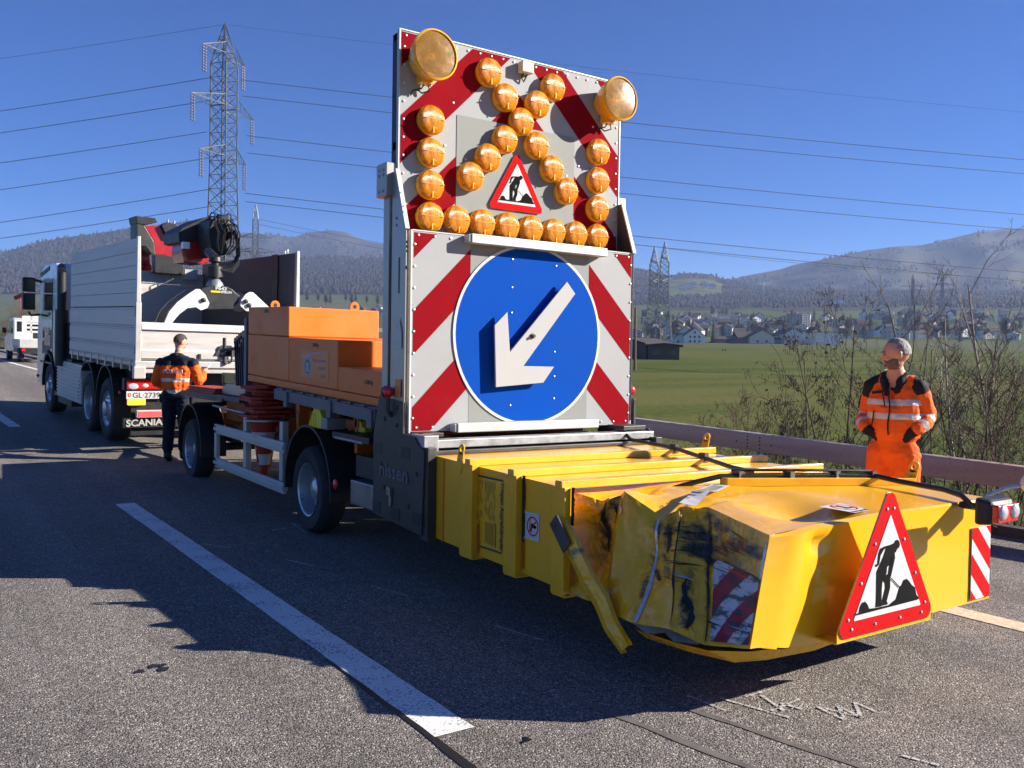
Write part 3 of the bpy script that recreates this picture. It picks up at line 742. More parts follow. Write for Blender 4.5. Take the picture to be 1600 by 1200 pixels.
# -- boards -----------------------------------------------------------------
def chevrons(mb, rects, xc, c0, w_, per, y, m):
    for (x0, x1, z0, z1) in rects:
        for k in range(-3, 6):
            a = c0+k*per; e = a+w_
            for s in (-1, 1):
                p = [(x0,z0),(x1,z0),(x1,z1),(x0,z1)]
                p = clip(p, -s, 0, -s*xc) if s > 0 else clip(p, 1, 0, xc)
                if len(p) < 3: continue
                p = clip(p, s, 1, e+s*xc)
                if len(p) < 3: continue
                p = clip(p, -s, -1, -(a+s*xc))
                if len(p) >= 3: mb.poly([(q[0], y, q[1]) for q in p], m)
def rivets(mb, pts, y, m=0, r=.010):
    for x, z in pts: mb.lathe((x,y,z), (0,-1,0), [(r,0),(r*.8,.004),(0,.006)], 7, m)
UX0, UX1, UZ0, UZ1, UY = 3.036, 5.202, 2.50, 4.085, 6.02
m = MB(); m.box(UX0, UX1, UY, UY+.025, UZ0, UZ1, 0)
chevrons(m, [(UX0+.012, UX1-.012, UZ0, UZ1-.012)], 4.118, 3.435, .36, .725, UY-.002, 1)
m.poly([(3.535,UY-.004,UZ0),(4.70,UY-.004,UZ0),(4.70,UY-.004,3.535),(3.535,UY-.004,3.535)], 2)
rivets(m, [(lerp(UX0+.05,UX1-.05,i/19), UZ1-.035) for i in range(20)]+[(x, lerp(2.75,UZ1-.12,i/9)) for x in (UX0+.035,UX1-.035) for i in range(10)]+[(3.5,3.62),(3.75,3.68),(3.62,3.2),(4.62,3.2),(4.75,3.3),(3.43,3.28),(3.3,3.72),(4.9,3.66)], UY-.003, 3)
AB = tp(m, 'arrow_board', ['white_sheet','red_sheet','grey_sheet','rivet'])
m = MB()
for x in (UX0, UX1-.03): m.box(x, x+.03, UY+.025, UY+.12, UZ0, UZ1-.01)
m.box(UX0, UX1, UY+.026, UY+.10, UZ1-.06, UZ1-.015); m.box(UX0,UX1,UY+.026,UY+.10,3.2,3.26)
tp(m, 'board_frame', 'black_plastic', AB)
m = MB(); m.box(UX0-.008, UX0, UY-.006, UY+.03, UZ0, UZ1+.006); m.box(UX1, UX1+.008, UY-.006, UY+.03, UZ0, UZ1+.006); m.box(UX0, UX1, UY-.006, UY+.03, UZ1, UZ1+.008)
tp(m, 'edge_trim', 'alu_pale', AB)
LC = [(4.117+s*.158*k, 3.565+.168*k) for k in (1,2) for s in (-1,1)]+[(4.117,3.565)]+[(4.117+s*.158*k, 3.565-.168*k) for k in (1,2,3) for s in (-1,1)]
LC += [(x, z) for x in (3.285, 4.935) for z in (3.44, 3.195, 2.95)]+[(3.285+.2357*i, 2.707) for i in range(8)]
# one lamp, then copies
m = MB(); r = .111
m.lathe((0,0,0), (0,-1,0), [(r*.96,0),(r,.012),(r,.045),(r*.985,.052)], 28, 1)
m.lathe((0,0,0), (0,-1,0), [(r*.985,.052),(r*.95,.066),(r*.84,.076),(r*.55,.084),(r*.25,.087),(0,.088)], 28, 0)
m.lathe((0,0,0), (0,-1,0), [(r*1.01,.036),(r*1.025,.04),(r*1.025,.046),(r*1.0,.05)], 28, 1)
for sx in (-1, 1):      # twin silvered bowls behind the lens
    for sz in (-1, 1):
        m.lathe((sx*.050,-.016,sz*.046), (0,-1,0), [(0,0),(.022,.004),(.038,.014),(.050,.032)], 14, 2)
m.bar((-r*.93,-.045,0),(r*.93,-.045,0),.03,.005,1); m.bar((0,-.045,-r*.93),(0,-.045,r*.93),.006,.03,1); m.bar((-r*.88,-.083,.004),(r*.88,-.083,.004),.010,.0035,1); m.bar((0,-.083,-r*.9),(0,-.083,0),.0035,.010,1)
L0 = m.build('warning_lamp', ['amber','amber_ring','reflector'], AB, smooth=35); L0.data.name = 'warning_lamp'
for i, (x, z) in enumerate(LC):
    p = V((x, UY-.004, z))-OT
    if i == 0: L0.location = p
    else: dup(L0, p, AB)
for bx, tilt in ((3.212, .0), (5.012, .0)):
    c = V((bx, UY-.004, 3.87)); m = MB(); r = .182
    m.lathe(c, (0,-1,0), [(r*.60,0),(r*.72,.05),(r*.86,.11),(r*.95,.16),(r*.99,.20)], 32, 0)
    m.lathe(c, (0,-1,0), [(r*.99,.20),(r*1.02,.205),(r*1.02,.232),(r*.95,.240),(r*.93,.232)], 32, 1)
    m.box(bx-.05, bx+.05, UY-.11, UY-.03, 3.87-r*.98, 3.87-r*.6, 0)
    m.lathe(c, (0,-1,0), [(0,.03),(r*.35,.045),(r*.65,.09),(r*.85,.16),(r*.93,.225)], 32, 2); m.lathe(c, (0,-1,0), [(.03,.03),(.03,.13),(.0,.14)], 12, 1)
    B = tp(m, 'beacon', ['amber_ring','amber_ring','reflector'], AB, smooth=40)
    q = MB(); q.lathe(c, (0,-1,0), [(r*.93,.230),(r*.6,.238),(r*.3,.241),(0,.242)], 32); q.build('lens', 'amber_plain', B, org=OT, smooth=60)
    q = MB(); q.tube([c+V((.0,-.06,-r*.95)),c+V((-.02,-.05,-r*1.15)),c+V((-.07,-.02,-r*1.22)),c+V((-.09,-.005,-r*1.45))], .006, 6)
    q.tube([c+V((.03,-.06,-r*.95)),c+V((.05,-.05,-r*1.18)),c+V((.0,-.02,-r*1.28)),c+V((-.03,-.005,-r*1.15))], .006, 6); q.build('cable', 'black_cable', B, org=OT)
m = MB(); m.box(4.10, 4.215, UY-.075, UY-.004, 3.965, 4.055); A_ = tp(m, 'light_sensor', 'cream_plastic', AB, bevel=.008)
q = MB(); q.tube([(4.14,UY-.03,3.965),(4.12,UY-.03,3.93),(4.15,UY-.02,3.90),(4.18,UY-.03,3.965)], .006, 6); q.build('cable', 'black_cable', A_, org=OT)

# road works sign: pictogram traced once, in units of the sign's base width
TC, TB, TWD = onY(2.50, 1391, 990), None, .80
_k = 320/1422
def pk(pts): return [(onY(2.50, 1280+a*_k, 740+b_*_k).x, onY(2.50, 1280+a*_k, 740+b_*_k).z) for a, b_ in pts]
_bl, _br = pk([(165,1165)])[0], pk([(815,975)])[0]
_xc, _z0 = (_bl[0]+_br[0])/2, (_bl[1]+_br[1])/2; _wd = _br[0]-_bl[0]
PIC = [[(565+19*math.cos(t*.524), 512+30*math.sin(t*.524)) for t in range(12)],
 [(548,535),(552,600),(530,635),(500,662),(497,700),(478,742),(430,745),(430,695),(452,645),(474,595),(488,553),(492,528),(520,515)],
 [(515,518),(546,503),(572,528),(556,566),(530,560)],
 [(520,515),(480,527),(455,540),(443,575),(437,640),(420,648),(430,663),(447,645),(457,585),(480,545)],
 [(430,740),(470,738),(464,810),(462,890),(466,918),(425,926),(428,880),(430,800)],
 [(458,735),(480,720),(505,705),(520,745),(518,800),(496,885),(504,906),(470,914),(467,886),(488,800),(486,765)],
 [(535,590),(551,598),(540,650),(524,720),(516,735),(506,722),(514,660)],
 [(515,730),(522,728),(580,790),(576,797)],
 [(505,915),(560,870),(583,790),(598,775),(610,745),(625,738),(640,752),(660,780),(680,795),(690,845),(705,862),(703,870)],
 [(318,962),(325,920),(340,893),(352,888),(368,905),(380,935),(420,930),(505,912),(703,868),(703,873),(298,978),(298,966)]]
PICN = [[((x-_xc)/_wd, (z-_z0)/_wd) for x, z in pk(p)] for p in PIC]
def tri_round(cx, z0, wd, s, rad, n=5):
    """rounded triangle, s shrinks it about its centroid"""
    h = wd*.866; cz = z0+h/3
    P = [(cx-wd/2, z0), (cx+wd/2, z0), (cx, z0+h)]; out = []
    P = [(cx+(x-cx)*s, cz+(z-cz)*s) for x, z in P]; rad = rad*s
    for i in range(3):
        p = V(P[i]).to_2d(); a = (V(P[i-1]).to_2d()-p).normalized(); b_ = (V(P[(i+1)%3]).to_2d()-p).normalized()
        c = p+(a+b_).normalized()*(rad/ .5); t0 = p+a*(rad*1.732); t1 = p+b_*(rad*1.732)
        v0, v1 = t0-c, t1-c
        for j in range(n+1):
            v = v0.lerp(v1, j/n).normalized()*rad; out.append((c.x+v.x, c.y+v.y))
    return out
def roadworks(parent, org, cx, z0, wd, y, th, riv):
    m = MB(); o = tri_round(cx, z0, wd, 1, wd*.055)
    m.prism([(x, y, z) for x, z in o], (0, th, 0), 0, 1)
    if riv: rivets(m, [(lerp(a[0],b_[0],t), lerp(a[1],b_[1],t)) for a, b_ in zip(*(lambda q: (q, q[1:]+q[:1]))(tri_round(cx, z0, wd, .84, .001, 1)[::2])) for t in (.08,.35,.65,.92)], y-.001, 2, .008)
    G = m.build('warning_sign', ['sign_red','alu','rivet'], parent, org=org)
    q = MB(); q.poly([(x, y-.0025, z) for x, z in tri_round(cx, z0, wd, .68, wd*.01)]); q.build('sign_face', 'sign_white', G, org=org)
    q = MB()
    for i, p in enumerate(PICN): q.poly([(cx+a*wd, y-.004-.0003*i, z0+b_*wd) for a, b_ in p])
    q.build('pictogram', 'sign_black', G, org=org, recalc=False)
    return G
roadworks(AB, OT, 4.10, 2.845, .56, UY-.02, .012, False)

LX0, LX1, LZ0, LZ1, LY = 3.049, 5.197, 1.0855, 2.5654, 5.808
m = MB(); m.box(LX0, LX1, LY, LY+.03, LZ0, LZ1, 0)
chevrons(m, [(LX0+.014,3.55,LZ0+.005,LZ1-.012),(4.712,LX1-.014,LZ0+.005,LZ1-.012)], 4.118, 1.99, .33, .715, LY-.002, 1)
m.poly([(3.55,LY-.0015,LZ0+.003),(4.712,LY-.0015,LZ0+.003),(4.712,LY-.0015,LZ1-.004),(3.55,LY-.0015,LZ1-.004)], 2)
rivets(m, [(lerp(LX0+.05,LX1-.05,i/15), z) for i in range(16) for z in (LZ0+.03,LZ1-.03)]+[(x, lerp(LZ0+.1,LZ1-.1,i/8)) for x in (LX0+.02,LX1-.02) for i in range(9)], LY-.003, 3)
LB = tp(m, 'lower_board', ['white_sheet','red_sheet','grey_sheet','rivet'])
m = MB(); m.box(LX0-.012, LX0, LY-.004, LY+.04, LZ0-.01, LZ1+.005); m.box(LX1, LX1+.012, LY-.004, LY+.04, LZ0-.01, LZ1+.005); m.box(LX0, LX1, LY-.004, LY+.04, LZ1, LZ1+.008)
m.box(LX0, LX1, LY+.031, LY+.09, 1.5, 1.56); m.box(LX0, LX1, LY+.031, LY+.09, 2.2, 2.26)
tp(m, 'edge_trim', 'sign_white', LB)
m = MB(); cx, cz, rr = 4.1171, 1.8266, .7188
m.lathe((cx, LY-.004, cz), (0,-1,0), [(rr,0),(rr,.006),(rr-.022,.0065)], 72, 1)
m.lathe((cx, LY-.004, cz), (0,-1,0), [(rr-.022,.0065),(0,.0066)], 72, 0)
rivets(m, [(3.93, z) for z in (2.42,2.20,2.0,1.60,1.27)]+[(4.36, z) for z in (2.40,2.2,1.7,1.5,1.32)], LY-.0115, 2, .009)
DS = tp(m, 'direction_disc', ['blue_sheet','sign_white','rivet'], LB, smooth=30)
AR = [(886,440),(899,459),(818,572),(866,573),(849,598),(775,605),(773,508),(793,487),(797,550)]
m = MB(); m.prism([tuple(onY(LY-.075, *p)) for p in AR], (0,.018,0))
A_ = tp(m, 'arrow', ['arrow_white'], LB, bevel=.003)
c = onY(LY-.075, 832, 525); m = MB(); m.tube([(c.x,LY-.07,c.z),(c.x,LY-.005,c.z)], .03, 10); m.tube([(c.x-.15,LY-.06,c.z-.22),(c.x-.15,LY-.005,c.z-.22)], .012, 8)
q = MB(); q.lathe((c.x,LY-.076,c.z), (0,-1,0), [(.022,0),(.022,.01),(.012,.012),(.012,.03),(0,.03)], 8); q.build('pivot_bolt', 'dark_steel', A_, org=OT)
tp(m, 'arrow_spindle', 'dark_steel', LB)
for za, x0, x1 in ((2.545, 3.50, 4.83), (1.115, 3.40, 4.77)):
    m = MB(); m.box(x0, x1, LY-.10, LY-.006, za-.04, za+.03); m.box(x0-.02,x0,LY-.09,LY-.006,za-.035,za+.025)
    tp(m, 'hinge_bar', 'alu_pale', LB, bevel=.006)

# -- crash cushion -----------------------------------------------------------
ZB = lambda y: .3614+.0259*(y-5.4977)
ZT = lambda y: .9415+.0259*(y-5.4977)
COLS = [((3.073,3.95,ZB(3.95)), (3.073,4.03,ZT(4.03)), 0, 0),      # bottom, top, inward dent, heave
        ((3.07,3.70,.305), (3.27,3.85,.82), .15, 0),
        ((3.05,3.56,.290), (3.30,3.72,.90), -.03, 0),
        ((2.99,3.28,.315), (3.32,3.43,.80), .09, 0),
        ((3.00,3.04,.345), (3.41,3.40,.855), -.015, 0),
        ((3.06,2.865,.305), (3.50,3.27,.86), .045, 0),
        (tuple(onY(2.668, 1172, 1014)), tuple(onY(2.70, 1203, 836)), -.01, 0)]
def crush(ci, t):
    """ci 0..6 along the crushed corner, t 0 bottom .. 1 top"""
    i = min(5, int(ci)); f = ci-i
    def colpt(k):
        b_, tp_, dn, _ = COLS[k]; p = V(b_).lerp(V(tp_), t)
        return p+V((.83,.55,0))*(dn*math.sin(math.pi*min(1,t*1.1)))
    p = colpt(i).lerp(colpt(i+1), f)
    k = min(1, ci)*min(1, (6-ci)*2+.2)
    q = noise.noise(V((ci*2.3, t*4.2, 5.0)))*.022+noise.noise(V((ci*5.1, t*9.0, 1.0)))*.008+.012*abs(noise.noise(V((ci*1.1+t*3.1, t*2.0-ci, 2.0))))
    w_ = max(.28, math.exp(-((ci-1.3)/.7)**2), math.exp(-((ci-3.8)/1.3)**2)*(.35+.65*t), .7*math.exp(-((ci-5.6)/.6)**2)*min(1, max(0, (t-.5)*3)))
    dd, _ = noise.voronoi(V((ci*.75, t*1.5+.35*noise.noise(V((ci,t*2,9))), 2.0)))
    cr = (dd[1]-dd[0])*.105-.03
    dd, _ = noise.voronoi(V((ci*1.9+5, t*3.4, 4.0)))
    cr += (dd[1]-dd[0])*.036-.012
    dd, _ = noise.voronoi(V((ci*4.6+1, t*7.5, 8.0)))
    cr += (dd[1]-dd[0])*.011-.004
    return p+V((-.83,-.5,.0))*(q*k*.6+cr*k*w_)+V((0,0,1))*(cr*k*w_*.5*(1 if t > .85 else 0))
N1, N2 = 156, 60
m = MB()
CG = [[crush(6*i/N1, j/N2) for j in range(N2+1)] for i in range(N1+1)]
# flat left side, forward of the damage
m.grid([[(3.073, lerp(5.498,3.95+.08*j/6,i/8), lerp(ZB(lerp(5.498,3.95,i/8)), ZT(lerp(5.498,4.03,i/8)), j/6)) for j in range(7)] for i in range(9)], 0)
m.grid(CG, 0)
# top sheet
left = [V((3.073, lerp(5.498,4.03,i/12), ZT(lerp(5.498,4.03,i/12)))) for i in range(12)]+[CG[i][-1] for i in range(0, N1+1, 3)]
def topz(x, y):
    d = -.075*math.exp(-(((x-3.86)/.20)**2+((y-2.98)/.22)**2))
    d += .030*math.exp(-(((x-3.62)/.12)**2+((y-3.32)/.20)**2))-.045*math.exp(-(((x-3.52)/.13)**2+((y-3.78)/.10)**2))
    d += .020*math.exp(-(((x-4.15)/.12)**2+((y-3.25+(x-4.15)*.8)/.10)**2))
    d += .022*noise.noise(V((x*3.2, y*3.2, 3)))*math.exp(-((x-3.5)/.55)**2)*(1 if y < 4.0 else 0)
    return d
TG = []
for i, p in enumerate(left):
    s = i/(len(left)-1); ry = lerp(5.498, 2.654, s**.9) if s < 1 else 2.654
    rr_ = V((5.169, ry, ZT(ry))); row = []
    for k in range(31):
        f = (k/30)**1.25; q = p.lerp(rr_, f)
        e = min(1, f*9)
        base = ZT(q.y); q.z = lerp(q.z, base, min(1, f*2.6)) if f > 0 else q.z
        q.z += topz(q.x, q.y)*e*min(1, (1-f)*8)*(1 if i < len(left)-1 else .25)
        row.append(q)
    TG.append(row)
m.grid(TG, 0)
# rear sheet
RG = []
for k in range(31):
    f = (k/30)**1.25; row = []
    for j in range(N2+1):
        t = j/N2; a = CG[-1][j]; zt_ = TG[-1][k].z; x = lerp(a.x, 5.169, f)
        z = lerp(lerp(a.z, ZB(2.654), min(1,f*6)) if j == 0 else ZB(2.654), zt_, t); z = lerp(a.z, z, min(1, f*10))
        y = lerp(a.y, 2.654, min(1, f*13))
        if 0 < k: y += (.040*math.exp(-((x-3.60)/.05)**2-((t-.86)/.13)**2)+.020*math.exp(-((x-3.56)/.035)**2-((t-.50)/.25)**2)-.012*math.exp(-((x-3.64)/.05)**2-((t-.45)/.22)**2)+.022*math.exp(-((x-3.66)/.035)**2-((t-.66)/.05)**2)+.010*math.exp(-((x-3.74)/.04)**2-((t-.45)/.3)**2)-.008*math.exp(-((x-3.9)/.09)**2-((t-.4)/.3)**2))*min(1,(1-t)*8)*.95
        if j == N2: y = TG[-1][k].y
        row.append((x, y, z))
    RG.append(row)
m.grid(RG, 0)
# right side and underside
m.grid([[(5.169, lerp(5.498,2.654,i/10), lerp(ZB(lerp(5.498,2.654,i/10)), ZT(lerp(5.498,2.654,i/10)), j/4)) for j in range(5)] for i in range(11)], 0)
m.grid([[(3.09, y, ZB(y)+.01), (5.16, y, ZB(y)+.01)] for y in (5.49, 4.5, 3.9, 3.3)]+[[(3.3,2.72,.30),(5.16,2.67,.30)]], 1)
m.poly([(3.073,5.499,ZB(5.5)),(5.169,5.499,ZB(5.5)),(5.169,5.499,ZT(5.5)),(3.073,5.499,ZT(5.5))], 1)
# scuffed, smeared yellow paint
mm_, nt, b, nd = node_mat('crushed_paint'); L = nt.links
tc = nd('ShaderNodeTexCoord'); ag = nd('ShaderNodeAttribute', attribute_name='scuff')
mp = nd('ShaderNodeMapping'); mp.inputs['Scale'].default_value = (1.0, 1.0, 2.6); L.new(tc.outputs['Object'], mp.inputs[0])
n1 = nd('ShaderNodeTexNoise', Scale=3.0, Detail=9.0); n1.inputs['Roughness'].default_value = .6; n1.inputs['Distortion'].default_value = .5; L.new(mp.outputs[0], n1.inputs['Vector'])
n2 = nd('ShaderNodeTexNoise', Scale=2.2, Detail=8.0); L.new(tc.outputs['Object'], n2.inputs['Vector'])
n3 = nd('ShaderNodeTexNoise', Scale=4.5, Detail=10.0); n3.inputs['Roughness'].default_value = .72; n3.inputs['Distortion'].default_value = .4; L.new(mp.outputs[0], n3.inputs['Vector'])
ad = nd('ShaderNodeMath', operation='ADD'); L.new(n1.outputs[0], ad.inputs[0]); L.new(ag.outputs['Fac'], ad.inputs[1])
ybase = mixc(nt, nd, ramp(nt, nd, n2.outputs[0], .5, .8, 0, .14), (.86,.425,.009), (.45,.22,.03))
gm = nd('ShaderNodeMath', operation='MULTIPLY'); L.new(ramp(nt, nd, n3.outputs[0], .47, .54), gm.inputs[0]); L.new(ramp(nt, nd, ad.outputs[0], .60, .72, 0, .92), gm.inputs[1])
c = mixc(nt, nd, ramp(nt, nd, ad.outputs[0], .56, .85, 0, .85), ybase, (.26,.155,.04))
c = mixc(nt, nd, gm.outputs[0], c, (.018,.014,.012))
L.new(c, b.inputs['Base Color']); b.inputs['Coat Weight'].default_value = .35; b.inputs['Coat Roughness'].default_value = .12
L.new(ramp(nt, nd, ad.outputs[0], .5, .9, .27, .6), b.inputs['Roughness'])
wn = nd('ShaderNodeTexNoise', Scale=3.0, Detail=4.0); L.new(tc.outputs['Object'], wn.inputs['Vector'])
wa = nd('ShaderNodeVectorMath', operation='MULTIPLY_ADD'); L.new(wn.outputs['Color'], wa.inputs[0]); wa.inputs[1].default_value = (.28,.28,.28); L.new(tc.outputs['Object'], wa.inputs[2])
hsum = None
for sc_, am_ in ((4.2, 1.0), (9.5, .45), (21.0, .16)):
    vo = nd('ShaderNodeTexVoronoi', Scale=sc_, feature='DISTANCE_TO_EDGE'); L.new(wa.outputs[0], vo.inputs['Vector'])
    q_ = nd('ShaderNodeMath', operation='MULTIPLY'); L.new(ramp(nt, nd, vo.outputs['Distance'], 0, .22), q_.inputs[0]); q_.inputs[1].default_value = am_
    if hsum is None: hsum = q_.outputs[0]
    else:
        a_ = nd('ShaderNodeMath', operation='ADD'); L.new(hsum, a_.inputs[0]); L.new(q_.outputs[0], a_.inputs[1]); hsum = a_.outputs[0]
mk = nd('ShaderNodeMath', operation='MULTIPLY'); L.new(hsum, mk.inputs[0]); L.new(ramp(nt, nd, ag.outputs['Fac'], -.06, .16, 0, 1), mk.inputs[1])
bp = nd('ShaderNodeBump', Strength=.75, Distance=.030); L.new(mk.outputs[0], bp.inputs['Height']); L.new(bp.outputs[0], b.inputs['Normal'])
mb_ = m
CC = tp(m, 'crash_cushion', ['crushed_paint','dark_steel'], smooth=24)
def scuff(ci, t):
    # where the other vehicle rubbed: centre along the corner, height, widths, strength
    s = 0
    for c0, t0, wc, wt, a in ((1.15,.72,.30,.34,.34),(1.5,.95,.35,.10,.30),(3.45,.72,.28,.20,.36),(3.6,.40,.30,.10,.26),(4.6,.70,.55,.13,.40),(4.4,.25,.18,.22,.34),(5.3,.62,.55,.12,.38),(5.2,.90,.35,.08,.30),(5.6,.80,.35,.10,.22),(4.95,.60,.10,.50,.22),(2.95,.6,.12,.5,.25)):
        s = max(s, a*math.exp(-((ci-c0)/wc)**2-((t-t0)/wt)**2))
    return s-.02
vals = []; _n0 = 9*7; _nc = (N1+1)*(N2+1)
for k, (x, y, z) in enumerate(mb_.v):
    j = k-_n0
    if 0 <= j < _nc: vals.append(scuff(6*(j//(N2+1))/N1, (j % (N2+1))/N2))
    else: vals.append(-.12 if not (x < 3.9 and y < 3.95 and z > .6 and y > 2.7) else -.045)
CC.data.attributes.new('scuff', 'FLOAT', 'POINT').data.foreach_set('value', vals)
def cp(mb, name, mats, **k): return tp(mb, name, mats, CC, **k)
for ya, yb in ((4.885,5.035),(4.38,4.51),(3.90,4.02)):
    m = MB(); za = ZB(ya)-.02
    m.box(3.02, 3.072, ya, yb, za, ZT(ya)+.012); m.box(5.17, 5.215, ya, yb, za, ZT(ya)+.012)
    yl, yr = ya+.06, ya-.04
    m.hexa([(3.02,yl-.035,ZT(yl)),(5.215,yr-.035,ZT(yr)),(5.215,yr+.035,ZT(yr)),(3.02,yl+.035,ZT(yl)),(3.02,yl-.03,ZT(yl)+.045),(5.215,yr-.03,ZT(yr)+.045),(5.215,yr+.03,ZT(yr)+.045),(3.02,yl+.03,ZT(yl)+.045)])
    m.box(3.03, 5.2, ya, yb, ZB(ya)-.03, ZB(ya)-.003)
    R_ = cp(m, 'rib', 'yellow_rib', bevel=.004)
    if ya < 4.8:
        q = MB(); rd = random.Random(int(ya*10)); n = 16
        q.grid([[(3.068, ya-.024-rd.uniform(0,.012), lerp(.50 if ya > 4.2 else .70,ZT(ya)+.015,i/n)), (3.066, ya-.002, lerp(.50 if ya > 4.2 else .70,ZT(ya)+.015,i/n))] for i in range(n+1)])
        q.build('grime', 'sealant', R_, org=OT)
    q = MB(); q.grid([[(3.068, ya-.03, lerp(.36,.55,i/4)),(3.066, ya-.002, lerp(.36,.55,i/4))] for i in range(5)]); q.build('seam', 'orange_dark', R_, org=OT)
m = MB(); m.hexa([(4.0,3.60,ZT(3.6)+.0),(5.2,3.14,ZT(3.14)),(5.2,3.20,ZT(3.2)),(4.0,3.66,ZT(3.6)),(4.0,3.60,ZT(3.6)+.05),(5.2,3.14,ZT(3.14)+.045),(5.2,3.20,ZT(3.2)+.045),(4.0,3.66,ZT(3.6)+.05)])
cp(m, 'rib', 'yellow_rib', bevel=.004)
m = MB(); m.box(3.0, 3.072, 5.44, 5.54, ZB(5.5)-.02, 1.0); m.box(5.17, 5.24, 5.44, 5.54, ZB(5.5)-.02, 1.0); m.box(3.04,5.2,5.47,5.52,ZT(5.5)+.002,ZT(5.5)+.03)
cp(m, 'front_flange', 'dark_steel', bevel=.004)
m = MB(); m.box(3.066, 3.074, 5.33, 5.35, ZB(5.3), ZT(5.3)-.01); cp(m, 'trim_strip', 'orange')
# lifting eyes
def eye(x, y, z, ax):
    m = MB(); o = []
    for k in range(9): a = math.pi*k/8; o.append((.035*math.cos(a), .085+.035*math.sin(a)))
    o = [(.035,0)]+o+[(-.035,0)]
    ring = [(.016*math.cos(t*math.pi/6), .082+.016*math.sin(t*math.pi/6)) for t in range(12)]
    def pt(p, d): return (x+(d if ax == 'x' else p[0]), y+(p[0] if ax == 'x' else d)-p[1]*.25, z+p[1])
    # plate as a ring of quads round the hole
    out = [(.035*math.cos(t*math.pi/6) if t <= 6 else (.035*math.cos(t*math.pi/6)), .082+.036*math.sin(t*math.pi/6)) for t in range(12)]
    for d0, d1 in ((0, .008),):
        for t in range(12):
            a, b_ = out[t], out[(t+1)%12]; c, e = ring[t], ring[(t+1)%12]
            m.hexa([pt(c,d0),pt(a,d0),pt(b_,d0),pt(e,d0),pt(c,d1),pt(a,d1),pt(b_,d1),pt(e,d1)])
    m.hexa([pt((-.035,-.08),0),pt((.035,-.08),0),pt((.035,.06),0),pt((-.035,.06),0),pt((-.035,-.08),.008),pt((.035,-.08),.008),pt((.035,.06),.008),pt((-.035,.06),.008)])
    cp(m, 'lifting_eye', 'yellow_rib')
eye(3.012, 5.03, ZT(5)+.02, 'x'); eye(5.205, 4.93, ZT(5)+.03, 'x'); eye(5.205, 3.18, ZT(3.2)+.03, 'x')
# data plate and stickers on the shaded side
xs = 3.0705
m = MB(); P = lambda y, z: (xs, y, z)
m.poly([P(4.955,.415),P(4.60,.405),P(4.60,.862),P(4.955,.872)], 0)
cp(m, 'data_plate', ['yellow'])
m = MB(); xs = 3.0690
for (y0,y1,z0,z1) in ((4.955,4.945,.41,.87),(4.955,4.60,.86,.872),(4.955,4.60,.405,.417)): m.poly([P(y0,z0),P(y1,z0),P(y1,z1),P(y0,z1)])
rd = random.Random(8)
for k in range(13):
    y = 4.915-.019*k
    if k in (5,): continue
    z = .845
    while z > .62:
        ln_ = rd.uniform(.03,.14); m.poly([P(y,z),P(y-.005,z),P(y-.005,max(.6,z-ln_)),P(y,max(.6,z-ln_))]); z -= ln_+rd.uniform(.02,.06)
for k in range(8):
    y = 4.79-.014*k; m.poly([P(y,.58),P(y-.004,.58),P(y-.004,rd.uniform(.43,.46)),P(y,.44)])
m.poly([P(4.675,.59),P(4.665,.59),P(4.665,.43),P(4.675,.43)])
m.lathe((xs,4.915,.47), (-1,0,0), [(.020,0),(.014,.0001)], 20); m.tube([(xs,4.9,.62),(xs,4.86,.58),(xs,4.86,.5),(xs,4.9,.5)], .0015, 4)
cp(m, 'plate_printing', 'plate_text')
text('lettering', 'Triopan Anpralldämpfer', .055, (3.0685, 4.618, .855), (0,0,-1), (0,-1,0), 'plate_text', CC, OT, width=.435, ext=.0004, bold=.0012)
text('lettering', 'Triopan Anpralldämpfer', .05, (5.1735, 4.62, .85), (0,0,-1), (0,1,0), 'plate_text', CC, OT, width=.435, ext=.0004)
def nosit(name, o, xa, ya, w_, h_, mat_words):
    """white prohibition sticker in the plane o + a*xa + b*ya"""
    xa, ya, o = V(xa), V(ya), V(o); n = xa.cross(ya).normalized()
    pt = lambda a, b_, k=0: o+xa*a+ya*b_+n*(.0006*k)
    m = MB(); m.poly([pt(-w_/2,-h_/2),pt(w_/2,-h_/2),pt(w_/2,h_/2),pt(-w_/2,h_/2)], 0)
    r = h_*.36; cy = h_*.10
    for t in range(28):
        a, b_ = t*math.pi/14, (t+1)*math.pi/14
        m.poly([pt(r*math.cos(a),cy+r*math.sin(a),1),pt(r*math.cos(b_),cy+r*math.sin(b_),1),pt(r*.84*math.cos(b_),cy+r*.84*math.sin(b_),1),pt(r*.84*math.cos(a),cy+r*.84*math.sin(a),1)], 1)
    for sh in ([(-.1,.2),(.1,.2),(.1,.42),(-.1,.42)],[(-.22,-.2),(.1,-.1),(.12,.2),(-.16,.2)],[(-.1,-.2),(.42,-.22),(.42,-.1),(.05,-.08)],[(-.5,-.35),(.3,-.35),(.3,-.27),(-.5,-.27)]):
        m.poly([pt(a*r*1.5, cy+b_*r*1.5, 1.5) for a, b_ in sh], 2)
    d = V((.707,-.707)); e = V((.707,.707))*.08
    m.poly([pt(r*(-d.x*.85-e.x), cy+r*(-d.y*.85-e.y), 2.5),pt(r*(d.x*.85-e.x), cy+r*(d.y*.85-e.y), 2.5),pt(r*(d.x*.85+e.x), cy+r*(d.y*.85+e.y), 2.5),pt(r*(-d.x*.85+e.x), cy+r*(-d.y*.85+e.y), 2.5)], 1)
    G = cp(m, name, ['sign_white','sign_red','sign_black'], recalc=False)
    text('lettering', 'Besteigen verboten', h_*.15, pt(-w_*.43,-h_*.44,1), xa, ya, 'plate_text', G, OT, width=w_*.86, ext=.0003, bold=.0008)
nosit('sticker', (3.0695, 4.285, .633), (0,0,-1), (0,-1,0), .165, .165, 0)
